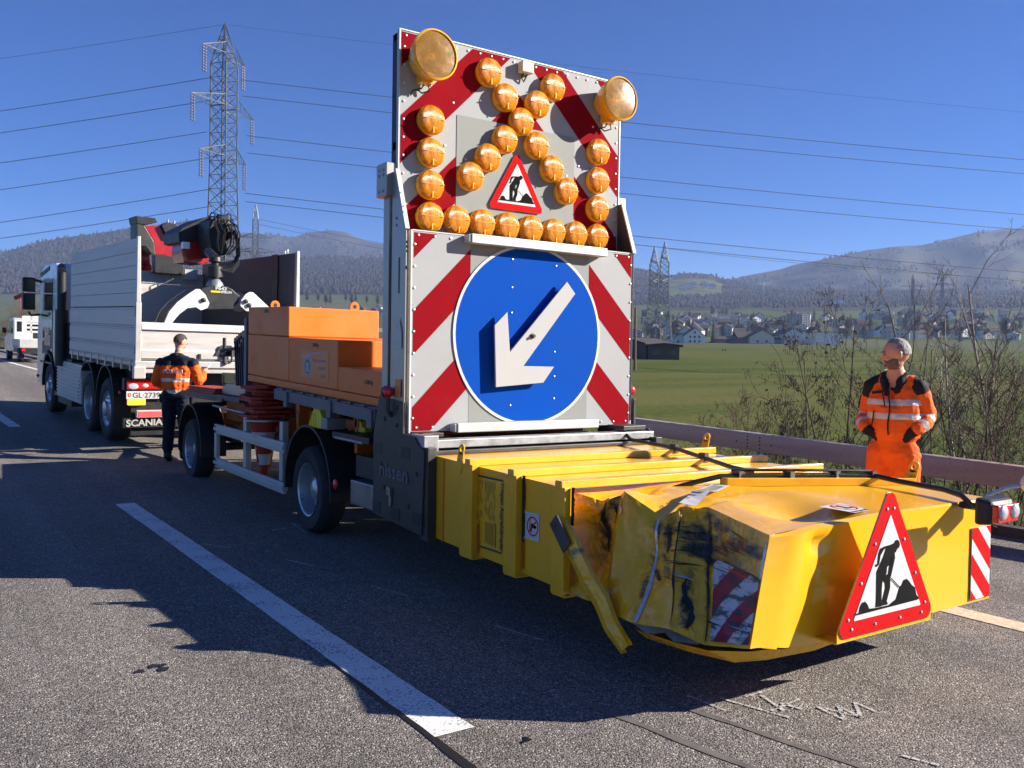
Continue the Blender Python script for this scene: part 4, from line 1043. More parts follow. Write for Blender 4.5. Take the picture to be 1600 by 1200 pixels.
_a, _b, _c, _d = (V((4.099,2.903,0)), V((4.326,2.931,0)), V((4.117,2.681,0)), V((3.922,2.656,0)))
nosit('sticker', ((_a+_b+_c+_d)/4)+V((-.02,.06,ZT(2.85)-.004)), (1,.1,.0), (-.1,1,.0259), .21, .2, 0)
# torn bits: pale bare edge, bent strap, folded lower lip, label on the dent
m = MB(); n = 14; P_ = []
for i in range(n+1):
    t = lerp(.02, .98, i/n); p = crush(3.05+.12*math.sin(t*5), t)+V((-.83,-.5,0))*.012; w_ = .008+.016*abs(math.sin(t*4.1+.6))*(1 if t < .75 else .6)
    P_.append([p+V((.03,-.1,0))*w_*2, p+V((-.03,.12,0))*w_*6])
m.grid(P_); mat('bare_metal', (.55,.58,.64), .35, .6, var=.25, scale=30, dirt=.5, dcol=(.05,.05,.05), dscale=12)
cp(m, 'torn_edge', 'bare_metal')
m = MB(); m.grid([[V((2.995,3.30,.27)),V((3.03,3.30,.32)),V((3.10,3.34,.36))],[V((2.985,3.19,.235)),V((3.02,3.19,.30)),V((3.10,3.2,.34))],[V((3.01,3.10,.285)),V((3.04,3.10,.315)),V((3.12,3.13,.33))],[V((2.995,3.02,.25)),V((3.04,3.02,.30)),V((3.12,3.06,.35))],[V((3.04,2.90,.27)),V((3.07,2.91,.30)),V((3.2,2.95,.32))]]); m.v = [(x+.035, y+.02, z*.55+.145) for x, y, z in m.v]; cp(m, 'torn_sheet', 'bare_metal', smooth=10)
m = MB()
st = [(V((3.005,3.93,.70)),.055),(V((2.995,3.80,.60)),.055),(V((2.985,3.66,.46)),.05),(V((3.0,3.56,.36)),.055),(V((2.975,3.45,.26)),.05),(V((2.99,3.345,.165)),.04)]
rows = []
for p, w_ in st:
    d = V((0,-.72,-.70)); s = V((0,.70,-.72))
    rows.append([p+s*w_*-1+V((.03,0,0)), p+s*w_*-1, p+s*w_*.1+V((-.012,0,0)), p+s*w_, p+s*w_+V((.045,0,0))])
m.grid(rows); B_ = cp(m, 'bent_strap', 'crushed_paint', smooth=20)
q = MB(); q.hexa([V(a)+V((-.016,0,0)) if k < 4 else V(a)+V((-.008,0,0)) for k, a in enumerate([(3.0,3.99,.70),(3.0,3.925,.765),(2.985,3.78,.63),(2.985,3.84,.565)]*2)]); q.lathe((2.983,3.935,.70), (-1,0,0), [(.022,0),(.022,.003),(0,.0035)], 12, 1)
q.build('strap_end', ['dark_steel','black_plastic'], B_, org=OT)
m = MB(); m.grid([[V((3.02,3.30,.275)),V((3.06,3.26,.235)),V((3.2,3.3,.25))],[V((3.02,3.02,.285)),V((3.09,2.99,.235)),V((3.3,3.1,.24))],[V((3.08,2.86,.28)),V((3.19,2.80,.222)),V((3.5,3.0,.24))],[V((3.235,2.75,.28)),V((3.33,2.735,.228)),V((3.6,2.9,.25))],[V((3.55,2.665,.285)),V((3.60,2.67,.245)),V((3.8,2.8,.27))],[V((3.95,2.656,.287)),V((3.98,2.66,.277)),V((4.1,2.7,.285))]])
cp(m, 'folded_lip', 'crushed_paint', smooth=15)
m = MB(); a, b_ = V((3.43,3.36,.0)), V((3.98,3.62,0)); rows = []
for i in range(9):
    p = a.lerp(b_, i/8); rows.append([])
    for s in (-1, 1):
        x, y = p.x+.045*s*-.4, p.y+.045*s; rows[-1].append(V((x, y, ZT(y)+topz(x,y)+.006+(.0 if x > 3.6 else -.02))))
m.grid(rows, 0)
for i in range(24):
    t = .2+.7*i/24; p = a.lerp(b_, t); q_ = a.lerp(b_, t+.014)
    for s0, s1 in ((-.8,.7),):
        f = lambda p_, s: V((p_.x-.018*s, p_.y+.045*s, ZT(p_.y)+topz(p_.x-.018*s,p_.y+.045*s)+.009))
        if i % 3: m.poly([f(p,s0),f(q_,s0),f(q_,s1),f(p,s1)], 1)
cp(m, 'data_label', ['sign_white','sign_black'])
def crack(name, f, w_, mt, n=18, seed=1):
    m = MB(); rd = random.Random(seed); rows = []
    for i in range(n+1):
        ci, t = f(i/n); o_ = V((-.83,-.5,.0))*.012; k = w_*rd.uniform(.35,1.0)*math.sin(math.pi*lerp(.12,.9,i/n))
        rows.append([crush(ci-k, t)+o_, crush(ci+k, t)+o_])
    m.grid(rows); cp(m, name, mt)
crack('paint_crack', lambda s: (1.12+.10*math.sin(s*7), lerp(.50,.97,s)), .16, 'sealant', seed=2)
crack('paint_crack', lambda s: (1.62+.10*math.sin(s*5), lerp(.72,1.0,s)), .08, 'sealant', seed=3)
crack('paint_crack', lambda s: (4.02+.03*math.sin(s*9), lerp(.05,.98,s)), .05, 'sealant', seed=4)
crack('paint_crack', lambda s: (4.45+.14*math.sin(s*6), lerp(.06,.42,s)), .13, 'sealant', seed=5)
crack('paint_crack', lambda s: (5.0+.02*math.sin(s*9), lerp(.03,.92,s)), .045, 'sealant', seed=6)
crack('paint_crack', lambda s: (3.55+.05*math.sin(s*5), lerp(.60,.86,s)), .17, 'sealant', seed=7)
crack('paint_crack', lambda s: (3.45-.25*s, lerp(.36,.46,s)), .14, 'sealant', 8, seed=8)
crack('bare_edge', lambda s: (5.97, lerp(.60,.93,s)), .03, 'bare_metal', seed=9)
crack('bare_edge', lambda s: (1.95+.05*math.sin(s*8), lerp(.80,.99,s)), .05, 'bare_metal', 8, seed=10)
crack('paint_crack', lambda s: (lerp(5.05,5.9,s), .885+.02*math.sin(s*6)), .05, 'sealant', 14, seed=12)
crack('bare_edge', lambda s: (lerp(4.1,5.0,s), .62+.02*math.sin(s*6)), .06, 'sealant', 10, seed=13)
rd = random.Random(31); m = MB()
for k in range(40):
    c0 = rd.uniform(3.2, 5.5); t0 = rd.choice((rd.uniform(.55,.85), rd.uniform(.15,.9))); ln_ = rd.uniform(.25,1.0); w_ = rd.uniform(.0015,.0055); sl = rd.uniform(-.03,.012)
    mt_ = rd.choice((0,0,0,0,1,2)); rows = []; m = MB()
    for i in range(11):
        a = min(5.93, c0+ln_*i/10); t = min(.96, t0+sl*i/10+.0012*math.sin(i*1.3+k)); ww = w_*math.sin(math.pi*lerp(.05,.95,i/10)); o_ = V((-.83,-.5,.0))*.0125
        rows.append([crush(a, t-ww)+o_, crush(a, t+ww)+o_])
    m.grid(rows); cp(m, 'scratch', ('sealant','bare_metal','orange_dark')[mt_], recalc=False)
# hazard plates
m = MB(); n = 44
for i in range(n):
    for j in range(n*2):
        f = lambda a, b_: crush(5.10+.86*a, .035+.57*b_)+V((-.83,-.55,.0))*.010
        a0, a1, b0, b1 = i/n, (i+1)/n, j/n/2, (j+1)/n/2
        mid = (a0+a1)/2*1.7+((b0+b1)/2)*-1.9+3
        m.add([f(a0,b0),f(a1,b0),f(a1,b1),f(a0,b1)], [(0,1,2,3)], 1 if (mid % 1.25) > .62 else 0)
for nm, base in (('scuffed_white',(.5,.5,.52)),('scuffed_red',(.32,.008,.014))):
    _, nt, b, nd = node_mat(nm); tc = nd('ShaderNodeTexCoord'); mp = nd('ShaderNodeMapping'); mp.inputs['Scale'].default_value = (3,3,9); nt.links.new(tc.outputs['Object'], mp.inputs[0])
    n1 = nd('ShaderNodeTexNoise', Scale=2.2, Detail=10.0); n1.inputs['Distortion'].default_value = .6; n1.inputs['Roughness'].default_value = .7; nt.links.new(mp.outputs[0], n1.inputs['Vector'])
    nt.links.new(mixc(nt, nd, ramp(nt, nd, n1.outputs[0], .49, .57, 0, .92), base, (.03,.028,.03)), b.inputs['Base Color']); b.inputs['Roughness'].default_value = .45
m.v = [tuple(p) for p in m.v]
cp(m, 'hazard_plate', ['scuffed_white','scuffed_red'])
m = MB(); x0, x1, z0, z1 = 4.952, 5.150, .305, .715; y = 2.648
m.box(x0, x1, y-.004, y+.0, z0, z1, 0)
for k in range(-4, 6):
    p = [(x0,z0),(x1,z0),(x1,z1),(x0,z1)]; c0 = .205*k+5.20
    p = clip(p, 1, 1, c0+.115+.0); 
    if len(p) >= 3: p = clip(p, -1, -1, -c0)
    if len(p) >= 3: m.poly([(a, y-.005, b_) for a, b_ in p], 1)
cp(m, 'hazard_plate', ['sign_white','sign_red'])
roadworks(CC, OT, _xc, _z0-.012, _wd*1.06, 2.525, .006, True)
m = MB(); m.prism([(_xc-_wd*.5,2.532,_z0-.03),(_xc+_wd*.5,2.532,_z0-.03),(_xc+_wd*.5,2.532,_z0+.02),(_xc+.01,2.532,_z0+.66),(_xc-.02,2.532,_z0+.66),(_xc-_wd*.5,2.532,_z0+.02)], (0,.005,0))
m.box(_xc-_wd*.5, _xc+.12, 2.538, 2.66, _z0-.034, _z0-.026); m.box(_xc-.1,_xc-.06,2.538,2.655,.5,.56); m.box(_xc+.1,_xc+.14,2.538,2.655,.5,.56)
cp(m, 'sign_bracket', 'yellow_rib')
# tail lamps and cable
m = MB(); x0, x1, y0, y1, z0, z1 = 4.60, 4.865, 2.37, 2.455, .795, .945
m.hexa([(x0+.02,y0,z0+.01),(x1-.02,y0,z0+.01),(x1,y1,z0),(x0,y1,z0),(x0+.02,y0,z1-.015),(x1-.02,y0,z1-.015),(x1,y1,z1),(x0,y1,z1)])
m.box(4.80,4.84,2.46,2.655,.84,.88)
TLm = cp(m, 'tail_lamp', 'black_plastic', bevel=.02)
q = MB(); q.box(x0+.03, x1-.025, y0-.03, y0+.01, z0+.02, z1-.035); q.build('red_lens', 'lamp_red', TLm, org=OT, bevel=.008)
for xx in (x0+.080, x1-.068):
    q = MB(); q.ball((xx, y0-.030, z1-.075), (.042,.016,.040)); q.build('clear_lens', 'lamp_clear', TLm, org=OT, smooth=60)
m = MB(); m.tube([(5.0,2.6,.90),(5.06,2.5,.96),(5.10,2.45,.97)], .012, 6); m.ball((5.115,2.42,.985), (.05,.05,.055)); B_ = cp(m, 'side_marker', 'lamp_clear', smooth=60)
q = MB(); q.box(5.14,5.20,2.36,2.46,.94,1.02); q.build('red_lens', 'lamp_red', B_, org=OT, bevel=.01)
m = MB(); h = .022
pth = [(4.95,5.75,1.03),(4.93,5.60,1.06),(4.90,5.45,ZT(5.4)+.05),(4.80,4.85,ZT(4.8)+.055),(4.60,4.35,ZT(4.3)+.05),(4.42,3.95,ZT(3.9)+.05),(4.36,3.72,ZT(3.7)+.05)]
m.tube(pth, .016, 8)
m.tube([(3.72,3.80,.87),(3.86,3.72,ZT(3.7)+.02),(4.0,3.66,ZT(3.6)+.055),(4.3,3.53,ZT(3.5)+.062),(4.7,3.38,ZT(3.3)+.062),(4.95,3.27,ZT(3.2)+.06),(4.96,3.10,ZT(3.1)+.045),(4.92,2.80,ZT(2.8)+.045),(4.86,2.66,ZT(2.7)+.035),(4.80,2.57,ZT(2.6)+.0),(4.79,2.50,.86)], .016, 8)
m.tube([(4.10,3.66,ZT(3.6)+.09),(4.5,3.46,ZT(3.5)+.09),(4.95,3.29,ZT(3.2)+.085)], .010, 6)
CB = cp(m, 'cable', 'black_cable', smooth=50)
for p in ((4.12,3.625),(4.42,3.49),(4.72,3.385),(4.95,3.29),(4.80,4.85),(4.60,4.36)):
    m = MB(); m.box(p[0]-.02,p[0]+.02,p[1]-.03,p[1]+.03,ZT(p[1])+.02,ZT(p[1])+.085); cp(m, 'cable_clip', 'dark_steel')
# ---------------------------------------------------------------- things carried on the trailer
def slab(m, x0, x1, y0, y1, za, zb, mt=0):
    """za/zb heights over the sloping deck"""
    m.hexa([(x0,y0,dk(y0)+za),(x1,y0,dk(y0)+za),(x1,y1,dk(y1)+za),(x0,y1,dk(y1)+za),(x0,y0,dk(y0)+zb),(x1,y0,dk(y0)+zb),(x1,y1,dk(y1)+zb),(x0,y1,dk(y1)+zb)], mt)
def block(x0, x1, y0, y1, za, zb, label, eyes, words=None, notch=True):
    o = V(((x0+x1)/2, (y0+y1)/2, dk((y0+y1)/2)+za)); m = MB(); slab(m, x0, x1, y0, y1, za, zb)
    B = thing('ballast_block', o, label, 'ballast block', 'orange ballast blocks on the trailer deck')
    m.build('block', 'orange', B, org=o, bevel=.010)
    for ex, ey in eyes:
        q = MB(); z = dk(ey)+zb-.02; r = .05
        P_ = [(ex-r,ey,z)]+[(ex+r*math.cos(math.pi-k*math.pi/8), ey, z+.055+r*math.sin(k*math.pi/8)) for k in range(9)]+[(ex+r,ey,z)]
        q.prism(P_, (0,.022,0), 0)
        E_ = q.build('lifting_lug', 'orange', B, org=o)
        q = MB(); q.lathe((ex,ey-.001,z+.055), (0,-1,0), [(.022,0),(.022,.0005),(0,.001)], 12); q.build('lug_hole', 'black_plastic', E_, org=o)
    if words:
        text('stencil', words[0], .05, (x0-.002, words[1], dk(words[1])+words[2]), (0,-1,-.026), (0,0,1), 'plate_text', B, o, ext=.0005, bold=.001)
    return B, o
m = MB(); o = V((4.09, 8.05, dk(8.05))); slab(m, 3.10, 5.09, 6.355, 9.76, -.002+.004, .072)
tag(m.build('ballast_slab', 'orange', org=o, bevel=.008), 'long thin orange slab lying on the deck beneath the ballast blocks', 'ballast block', 'orange ballast blocks on the trailer deck')
B1, _ = block(3.10, 5.09, 8.485, 9.76, .076, .515, 'orange ballast block at the front of the deck, directly under the topmost block', [(4.7,9.1)])
B2, ob = block(3.10, 5.09, 7.275, 8.475, .076, .515, 'orange ballast block carrying the round motorway emblem plaque', [(4.75,7.9)], ('1.300 kg', 7.88, .44))
B3, _ = block(3.10, 5.09, 6.355, 7.265, .076, .285, 'low orange ballast block nearest the mast with a lug on top', [(3.42,6.75)], ('1.300 kg', 6.72, .17))
B4, _ = block(3.10, 4.08, 8.50, 9.755, .519, .815, 'topmost orange ballast block with two lifting lugs', [(3.35,9.6),(3.86,8.62)], ('1.300 kg', 9.25, .755))
m = MB(); x = 3.098; y0, y1 = 8.15, 7.48; pz = lambda y, z: (x, y, dk(y)+z)
m.hexa([(3.0995,y1,dk(y1)+.14),(3.0995,y1,dk(y1)+.395),(3.0995,y0,dk(y0)+.395),(3.0995,y0,dk(y0)+.14),(x,y1,dk(y1)+.14),(x,y1,dk(y1)+.395),(x,y0,dk(y0)+.395),(x,y0,dk(y0)+.14)], 0)
PQ = m.build('plaque', 'plaque', B2, org=ob)
m = MB(); c = V((x-.001, 7.98, dk(7.98)+.25)); rr = .082
m.lathe(c, (-1,0,0), [(.088,0),(.07,.0006)], 28, 0); m.lathe(c, (-1,0,0), [(.069,0),(0,.0004)], 28, 1)
n = 14
m.grid([[(x-.0015, lerp(8.10,7.50,t/n)-.0, dk(8)+.25+.09+.045*math.sin(t/n*1.5)-(.02*(1-t/n))), (x-.0015, lerp(8.10,7.50,t/n), dk(8)+.25+.09+.045*math.sin(t/n*1.5)+.004*(1-t/n)+.004)] for t in range(n+1)], 0)
for s in (-1, 1): m.poly([(x-.002, c.y+s*.014, c.z+.045),(x-.002, c.y+s*.005, c.z+.045),(x-.002, c.y+s*.006, c.z-.05),(x-.002, c.y+s*.036, c.z-.05)], 2)
m.poly([(x-.0025, c.y+.04, c.z+.012),(x-.0025, c.y+.04, c.z+.022),(x-.0025, c.y-.04, c.z+.022),(x-.0025, c.y-.04, c.z+.012)], 2)
m.build('emblem', ['plaque_grey','blue_steel','sign_white'], PQ, org=ob, recalc=False)
for s, z, yy, w_ in (('Nationalstrassen',.30,7.85,.31),('Gebiet VI',.235,7.72,.17),('A1977',.16,7.66,.11)):
    text('lettering', s, .045, (x-.002, yy, dk(yy)+z), (0,-1,-.026), (0,0,1), 'plaque_grey', PQ, ob, width=w_, ext=.0006)

# rack of dark stands in front of the blocks
o = V((3.3,10.2,dk(9.95)))
RK = thing('stand_rack', V((3.25,10.0,1.16)), 'dark rack of folded sign stands between the orange blocks and the police officer', 'rack'); o = V((3.25,10.0,1.16))
m = MB(); m.box(3.10,3.17,9.83,9.91,1.29,2.06); m.box(4.9,4.97,9.83,9.91,1.29,2.06); m.box(3.17,4.9,9.85,9.90,1.95,2.0); m.build('frame', 'blue_steel', RK, org=o, bevel=.004)
for k in range(5):
    q = MB(); y = 9.96+.075*k
    q.bar((3.14,y,1.30),(3.18,y+.22,1.92-.02*k),.035,.05); q.bar((3.45,y,1.30),(3.42,y+.22,1.92-.02*k),.035,.05); q.bar((3.16,y+.21,1.88-.02*k),(3.44,y+.21,1.88-.02*k),.03,.03)
    q.build('folded_stand', 'black_plastic', RK, org=o)
m = MB(); m.tube([(3.12,10.28,1.72),(3.12,10.85,1.70)], .02, 8); m.tube([(3.12,10.72,1.55),(3.12,10.72,1.85)], .022, 8); m.tube([(3.12,10.58,1.66),(3.12,10.86,1.64)],.03,8); m.build('clamp_bar', 'black_plastic', RK, org=o)
# crate, boards, cones, chocks
o = onX(3.32, 361, 604); o = V((3.42, 10.55, 1.163))
CT = thing('storage_crate', o, 'small crate with yellow upper half and grey lower half on the front deck', 'crate')
m = MB(); m.box(3.18,3.66,10.12,11.0,1.165,1.30); m.build('lower_half', 'stainless', CT, org=o, bevel=.006)
m = MB(); m.box(3.175,3.665,10.115,11.005,1.302,1.43); m.build('upper_half', 'beige_box', CT, org=o, bevel=.006)
m = MB(); m.box(3.168,3.174,10.9,10.96,1.27,1.40); m.box(3.168,3.174,10.4,10.47,1.33,1.41); m.build('catch', 'cone_red', CT, org=o)
for k, (dy, lab) in enumerate(((0,'lowest red barrier board in the little pile on the front deck'),(.05,'middle red barrier board in the little pile on the front deck'),(.12,'uppermost red barrier board in the little pile on the front deck'))):
    y = 11.25+dy; m = MB(); z = 1.163+.022*k
    m.box(3.08+.03*k,3.5,10.98+dy+.05,12.35+dy,z,z+.02)
    tag(m.build('barrier_board', 'cone_red', org=(3.3,y,z), bevel=.004), lab, 'barrier board', 'red barrier boards on the front deck')
cc = V((3.14, 9.27, 0))
def cone(z, label, ang):
    """upside-down traffic cone: square base at height z, tip down"""
    o = cc+V((.015*math.sin(z*90),.02*math.cos(z*130),z)); T_ = thing('traffic_cone', o, label, 'traffic cone', 'upside-down traffic cones stacked in the holder', rot=(.07*math.sin(z*231),.07*math.cos(z*177),ang*2.5))
    m = MB(); r = .245
    P_ = []
    for k in range(4):
        for a in (-.22, .22):
            t = k*math.pi/2+math.pi/4+a; P_.append((r*1.12*math.cos(t), r*1.12*math.sin(t), 0))
    m.prism(P_, (0,0,-.026)); m.lathe((0,0,-.020), (0,0,-1), [(.20,0),(.165,.02)], 20)
    m.build('base', 'cone_red', T_, smooth=35)
    m = MB(); m.lathe((0,0,-.03), (0,0,-1), [(.165,0),(.130,.16)], 20, 0); m.lathe((0,0,-.19), (0,0,-1), [(.130,0),(.105,.115)], 20, 1); m.lathe((0,0,-.305), (0,0,-1), [(.105,0),(.078,.12)], 20, 0); m.lathe((0,0,-.425), (0,0,-1), [(.078,0),(.055,.115)], 20, 1); m.lathe((0,0,-.54), (0,0,-1), [(.055,0),(.028,.14),(0,.142)], 20, 0)
    m.build('shaft', ['cone_red','reflective'], T_, smooth=40)
names = ['lowest','second lowest','third lowest','middle','third highest','second highest','uppermost']
for k in range(7): cone(1.02+.052*k, names[k]+' cone of the red stack above the side guard', .10*math.sin(k*2.3))
m = MB(); m.lathe((cc.x,cc.y,.965), (0,0,1), [(.215,-.02),(.215,.0),(.185,.0),(.185,-.02),(.215,-.02)], 24); m.bar((3.3,9.37,.955),(3.3,9.75,.99),.03,.04); m.bar((3.3,9.27,.955),(3.6,9.27,.955),.03,.04)
tp(m, 'cone_holder', 'galv')
def chock(x, y, z, yaw, k, label, mats):
    o = V((x,y,z)); W = thing('wheel_chock', o, label, 'wheel chock', 'wheel chocks on the rear mudguard', rot=(0,0,yaw))
    q = MB(); n = 8
    pr = [(-.21*k,0),(-.05*k,.205*k),(.03*k,.205*k)]+[(lerp(.03,.19,i/n)*k, (.205-.185*(i/n)**.8)*k) for i in range(1,n+1)]+[(.19*k,0)]
    q.prism([(-.085*k, a, b_) for a, b_ in pr], (.17*k,0,0))
    for i in range(3): q.box(-.095*k,.095*k,(-.14+.05*i)*k,(-.115+.05*i)*k,.01,(.07+.06*i)*k)
    q.build('body', mats[0], W, bevel=.01)
    q = MB(); q.box(-.088*k,.088*k,.10*k,.23*k,.0,.10*k); q.build('foot', mats[1], W, bevel=.01)
    q = MB(); q.tube([(-.03*k,-.07*k,.20*k),(-.03*k,-.04*k,.235*k),(.03*k,-.02*k,.235*k),(.03*k,0,.20*k)], .010, 6); q.build('handle', 'black_plastic', W)
chock(3.14, 7.62, .985, math.pi, 1.05, 'large yellow wheel chock with grey foot standing on the rear mudguard', ('chock_yellow','chock_grey'))
chock(3.25, 7.05, .988, math.pi, .45, 'small yellow chock lying behind the large one on the mudguard', ('chock_yellow','chock_yellow'))
# ---------------------------------------------------------------- tipper truck with loading crane
TO = V((2.7492, 13.9347, .1468)); TRUCK = thing('tipper_truck', TO, 'white crane tipper truck with aluminium high sided bed parked ahead of the trailer', 'truck', rot=(.0379,0,.0522))
_TM = Matrix.Translation(TO) @ Matrix.Rotation(.0522,4,'Z') @ Matrix.Rotation(.0379,4,'X'); _TI = _TM.inverted()
def onT(ax, c, u, v):
    """point of the truck's own space where the line of sight through (u,v) meets the plane axis=c"""
    o = _TI @ CO; r = _TI.to_3x3() @ ray(u, v); return o+r*((c-o[ax])/r[ax])
def tk(mb, name, mats, parent=None, **k): return mb.build(name, mats, parent or TRUCK, **k)
m = MB()
for x in (.72, 1.70): m.box(x, x+.08, .1, 8.0, .72, 1.02)
for y in (.3, 1.2, 2.6, 4.0, 5.2, 6.4): m.box(.80, 1.70, y, y+.1, .75, .95)
m.box(.3,2.2,.35,.5,.95,1.2); m.box(.25,.7,1.2,4.2,1.05,1.24); m.box(1.8,2.25,1.2,4.2,1.05,1.24)
m.box(.15,2.35,5.0,7.9,.55,1.0)
tk(m, 'chassis', 'black_plastic')
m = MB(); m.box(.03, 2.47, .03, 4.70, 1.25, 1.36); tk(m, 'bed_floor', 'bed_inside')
def side(x0, x1, xo, inner):
    m = MB(); s = -1 if xo <= x0 else 1
    zs = [(1.385,1.60),(1.605,1.885),(1.89,2.185)]
    for a, b_ in zs:
        m.box(x0, x1, .05, 4.68, a, b_, 0)
        zc = a+.05; xx = x0 if s < 0 else x1
        m.hexa([(xx,.07,a+.02),(xx+s*.012,.07,a+.035),(xx+s*.012,4.66,a+.035),(xx,4.66,a+.02),(xx,.07,b_-.02),(xx+s*.012,.07,b_-.035),(xx+s*.012,4.66,b_-.035),(xx,4.66,b_-.02)], 0)
    for k in range(5):
        a = 2.205+.199*k; m.box(x0+.004, x1-.004, .05, 4.68, a, a+.194, 0)
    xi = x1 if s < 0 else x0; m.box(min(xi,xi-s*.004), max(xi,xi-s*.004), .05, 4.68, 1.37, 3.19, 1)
    return m
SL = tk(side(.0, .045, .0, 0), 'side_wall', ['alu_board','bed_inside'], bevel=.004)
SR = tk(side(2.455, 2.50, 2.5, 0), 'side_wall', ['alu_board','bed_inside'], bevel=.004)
m = MB(); m.box(-.005,.05,.05,4.7,1.32,1.38)
for k in range(9): m.box(-.012,.05,.25+.52*k,.33+.52*k,1.24,1.40)
m.box(2.45,2.505,.05,4.7,1.32,1.38); tk(m, 'bed_rail', 'alu')
for x0, x1 in ((-.02,.058),(2.442,2.52)):
    m = MB(); m.box(x0, x1, -.05, .045, 1.36, 2.26); m.hexa([(x0+.005,-.05,2.26),(x1-.01,-.05,2.26),(x1-.01,.045,2.26),(x0+.005,.045,2.26),(x0+.012,-.03,3.22),(x1-.02,-.03,3.22),(x1-.02,.045,3.22),(x0+.012,.045,3.22)])
    m.box(x0-.015,x0,-.03,.03,1.5,1.62); m.box(x0-.012,x0,-.03,.03,2.05,2.2)
    tk(m, 'corner_post', 'alu_pale', bevel=.006)
for y in (.02, 3.6):
    m = MB(); m.tube([(2.46,y+.35,3.2),(2.46,y+.35,3.26),(2.46,y+.45,3.26),(2.46,y+.45,3.2)], .012, 6); tk(m, 'tie_ring', 'alu_pale')
m = MB(); m.box(2.425,2.45,.70,.95,1.4,3.2); tk(m, 'inner_post', 'black_plastic')
m = MB(); m.box(.04, 2.46, 4.64, 4.70, 1.36, 2.74); HB = tk(m, 'headboard', 'alu_board')
m = MB(); m.box(.04, 2.46, 4.62, 4.70, 2.745, 2.98)
for i in range(34):
    for j in range(4):
        x, z = .10+.07*i, 2.775+.055*j; s = 1 if (i+j) % 2 else -1
        m.bar((x-.018,4.617,z-.014*s),(x+.018,4.617,z+.014*s),.012,.012)
tk(m, 'tread_plate', 'alu_pale', HB)
m = MB(); m.box(2.05,2.3,4.5,4.62,2.86,3.06); m.box(2.12,2.24,4.49,4.50,2.9,3.0); tk(m, 'work_lamp', 'alu_pale', HB)
# tailgate
m = MB(); m.box(.06, 2.44, -.015, .03, 1.42, 1.965)
m.hexa([(.065,-.05,1.865),(2.435,-.05,1.865),(2.435,-.015,1.865),(.065,-.015,1.865),(.065,-.028,1.975),(2.435,-.028,1.975),(2.435,.032,1.975),(.065,.032,1.975)])
m.hexa([(.065,-.035,1.44),(2.435,-.035,1.44),(2.435,-.015,1.44),(.065,-.015,1.44),(.065,-.035,1.55),(2.435,-.035,1.55),(2.435,-.015,1.585),(.065,-.015,1.585)])
TG_ = tk(m, 'tailgate', 'alu_board', bevel=.004)
for x in (.5,.9,1.8,2.2):
    m = MB(); m.box(x, x+.03, -.06,-.034,1.43,1.52); m.build('hinge', 'dark_steel', TG_)
m = MB()
for x in (1.30,): 
    m.prism([(x-.16,-.055,1.50),(x-.06,-.055,1.66),(x+.10,-.055,1.66),(x+.20,-.055,1.50)], (0,.02,0)); m.tube([(x+.0,-.08,1.62),(x+.0,-.08,1.36)], .025, 8); m.tube([(x+.1,-.08,1.60),(x+.1,-.08,1.40)], .018, 8)
m.build('latch', 'dark_steel', TG_)
m = MB(); m.box(-.03, 2.53, -.06, .05, 1.30, 1.405); m.box(-.05,.12,-.09,.0,1.14,1.32); m.box(2.38,2.55,-.09,.0,1.14,1.32); m.box(.1,2.4,-.03,.05,1.22,1.30)
tk(m, 'rear_sill', 'alu_pale', bevel=.012)
# cab
prf = [(6.18,1.0),(6.18,3.02),(6.35,3.10),(7.4,3.12),(7.85,3.02),(8.22,2.2),(8.32,1.55),(8.32,.55),(7.62,.55),(7.60,.98),(7.42,1.22),(6.97,1.32),(6.52,1.22),(6.34,1.0)]
m = MB(); m.prism([(.03,a,b_) for a, b_ in prf], (2.44,0,0))
CAB = tk(m, 'cab', 'truck_white', bevel=.03)
m = MB()
for x in (.027, 2.468): m.prism([(x,a,b_) for a, b_ in ((6.62,1.95),(6.62,2.72),(7.55,2.72),(7.85,1.95))], (.006,0,0))
m.prism([(.14,7.90,2.92),(.14,8.24,2.15),(2.36,8.24,2.15),(2.36,7.90,2.92)], (0,.006,.003))
m.build('windows', 'glass_dark', CAB)
m = MB(); m.box(.018,.03,6.55,7.9,1.02,1.06); m.box(.016,.03,7.5,7.62,1.55,1.72); m.box(.022,.03,6.58,6.60,1.1,2.8); m.prism([(.024,6.7,1.35),(.024,7.7,1.2),(.024,7.7,1.45),(.024,6.7,1.75)],(.004,0,0)); m.build('door_trim', 'black_plastic', CAB)
m = MB(); m.box(.022,.028,6.75,7.45,1.40,1.62); m.box(.022,.028,6.9,7.6,1.66,1.78); m.build('stripe', 'crane_red', CAB)
m = MB(); m.prism([(.02,7.9,2.86),(.02,8.02,2.94),(.02,6.95,3.06),(.02,6.95,2.98)], (2.46,0,0)); m.build('sun_visor', 'black_plastic', CAB)
for s, x in ((-1,.03),(1,2.47)):
    m = MB(); xa = x+s*.22
    m.tube([(x,7.85,2.75),(xa-s*.1,8.05,2.80),(xa,8.05,2.80)], .03, 8); m.tube([(x,8.0,2.05),(xa-s*.05,8.05,2.02),(xa,8.05,2.10)], .025, 8)
    m.box(min(xa-s*.12,xa+s*.12), max(xa-s*.12,xa+s*.12), 7.98, 8.14, 2.14, 2.50); m.box(min(xa-s*.12,xa+s*.12), max(xa-s*.12,xa+s*.12), 7.98, 8.14, 2.53, 2.84)
    MM = m.build('mirror', 'black_plastic', CAB, bevel=.025)
    q = MB(); q.box(min(xa-s*.10,xa+s*.10), max(xa-s*.10,xa+s*.10), 7.972, 7.979, 2.19, 2.46); q.box(min(xa-s*.10,xa+s*.10), max(xa-s*.10,xa+s*.10), 7.972, 7.979, 2.56, 2.80); q.build('mirror_glass', 'mirror', CAB)
